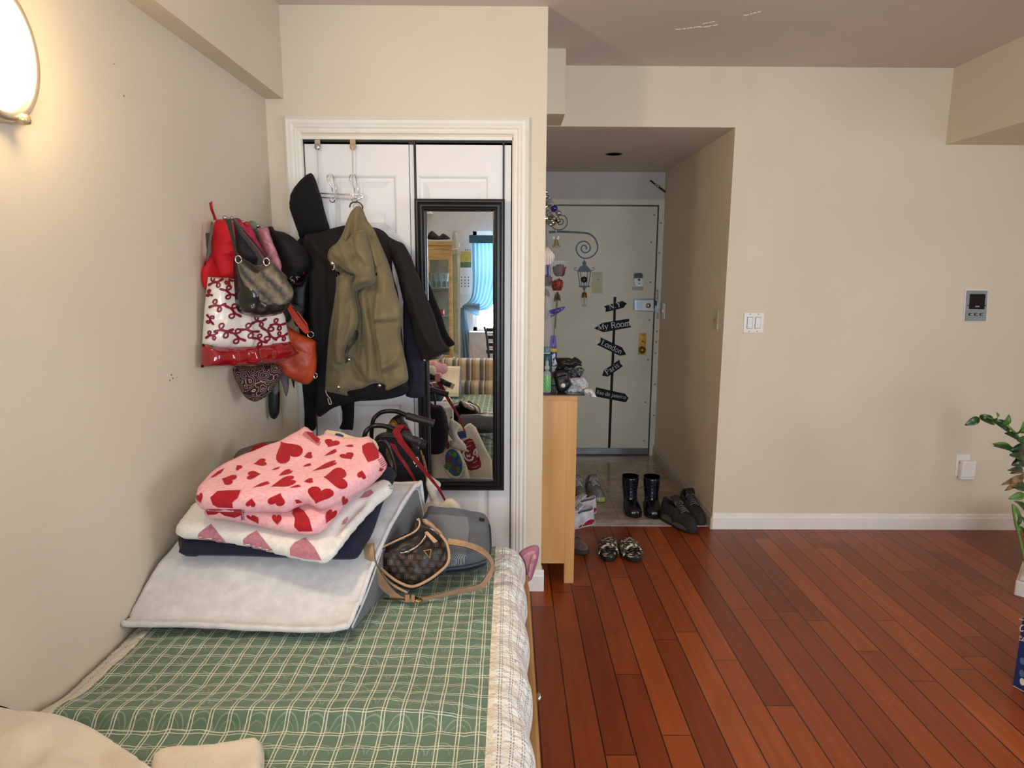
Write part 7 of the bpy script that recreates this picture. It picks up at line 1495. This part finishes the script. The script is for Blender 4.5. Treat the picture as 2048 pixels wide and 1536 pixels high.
def drape(L, R, Y, name, folds=7, amp=.02):
    L = [mpt(*p, Y) for p in S18(*L)]; R = [mpt(*p, Y) for p in S18(*R)]; L = cr(L, 6, False); R = cr(R, 6, False); n = min(len(L), len(R)); rings = []
    for i in range(n): rings.append([L[i].lerp(R[i], k / 48) + V((0, amp * math.sin(k / 48 * folds * 2 * PI + i * .05), 0)) for k in range(49)])
    c = MB(); c.ring(rings, 0, False, False); return c.build(name, M_cur, cu_, solid=.003)
drape(((480, 330), (480, 520), (490, 720), (470, 900), (380, 985)), ((760, 330), (780, 600), (740, 850), (640, 1020), (400, 1010)), YCt, 'drape')
drape(((365, 1000), (362, 1200), (372, 1400), (375, 1650)), ((410, 1000), (440, 1150), (470, 1400), (500, 1650)), YCt + .01, 'drape', 3)
drape(((400, 965), (470, 960), (560, 960)), ((400, 1010), (480, 1060), (560, 1090)), YCt + .03, 'tieback', 2, .01)
c = MB(); a, b = mpt(*S18((452, 258))[0], YCt + .06), mpt(*S18((800, 340))[0], YCt + .06); c.box((a.x, YCt + .04, b.z), (1.15, YCt + .09, a.z), bev=.01); tag(c.build('valance', mat('blue_valance', (66, 102, 126), .8)), 'dark blue valance above the curtained window in the mirror', 'valance')
a = mpt(*S18((450, 1250))[0], YBK + .12); struct(MB().box((a.x, YBK, 0), (1.2, YBK + .12, a.z), bev=.004).build('trim_radiator_cover', mat('radiator_cover', (214, 218, 226), .5)))
ch = thing('dining_chair', 'dark dining chair with a curved back in front of the window in the mirror', 'chair', (-.05, -1.45, 0)); M_ch = mat('black_chair_wood', (28, 28, 32), .35)
c0_ = mpt(*S18((610, 1200))[0], -1.5)
c = MB()
for dx in (0, .36): c.tube(cr([V((c0_.x + dx, -1.5, c0_.z)), V((c0_.x + .03 + dx * .9, -1.42, c0_.z - .12)), V((c0_.x + .06 + dx * .85, -1.38, .46)), V((c0_.x + .06 + dx * .85, -1.44, 0))], 5, False), .014, 0, 8)
c.build('leg', M_ch, ch); MB().box((c0_.x + .03, -1.40, .44), (c0_.x + .40, -1.0, .48), bev=.015).build('seat', M_ch, ch)
for i in range(4): MB().box((c0_.x + .02, -1.50 + .02 * i, c0_.z - .05 - .08 * i), (c0_.x + .38, -1.485 + .02 * i, c0_.z - .01 - .08 * i), bev=.004).build('back_slat', M_ch, ch)
for dx in (.05, .35): MB().tube([V((c0_.x + dx, -1.04, .45)), V((c0_.x + dx, -1.02, 0))], .014, 0, 8).build('leg', M_ch, ch)
pw_ = MB(); pw_.puff([(-.95, .80), (-.60, .80), (-.56, .92), (-.62, 1.08), (-.78, 1.12), (-.94, 1.04), (-1.0, .92)], yframe(.36), .08, .9, R=.08, res=.02, ns=(.02, 8, 8)); tag(pw_.build('pillow', mat('grey_white_pillow', (176, 176, 180), .85, var=.15)), 'grey white pillow on the striped armrest, reflected in the mirror', 'pillow')
# unseen ceiling lamp added behind the camera to brighten the bed
cl = thing('ceiling_fill_lamp', 'round white fill light added out of view overhead to brighten the bed', 'fill lamp', (1.1, .35, 2.54))
MB().lathe([(.001, .0), (.16, .012), (.20, .05), (.20, .088), (.001, .088)], (1.1, .35, 2.54), 0, 32).build('diffuser', mat('lit_diffuser', (250, 246, 236), .5, emis=((255, 240, 220), 7.0)), cl)
MB().lathe([(.001, .06), (.215, .06), (.215, .0895), (.001, .0895)], (1.1, .35, 2.54), 0, 32).build('base', M_wp, cl)
# wire basket under the end of the quilt, second pink slipper
wb = thing('wire_basket', 'black wire basket standing at the end of the daybed, reflected in the mirror', 'basket', (-.1, 2.36, 0)); c = MB()
for k in range(8): c.tube([V((-.22 + .036 * k, 2.315, .0)), V((-.22 + .036 * k, 2.315, .42))], .0016, 0, 5); c.tube([V((-.22 + .036 * k, 2.304, .0)), V((-.22 + .036 * k, 2.304, .42))], .0016, 0, 5)
for k in range(12): z = .02 + .036 * k; c.tube([V((-.22, 2.315, z)), V((.032, 2.315, z)), V((.032, 2.304, z)), V((-.22, 2.304, z)), V((-.22, 2.315, z))], .0016, 0, 5)
c.build('grid', M_black, wb)
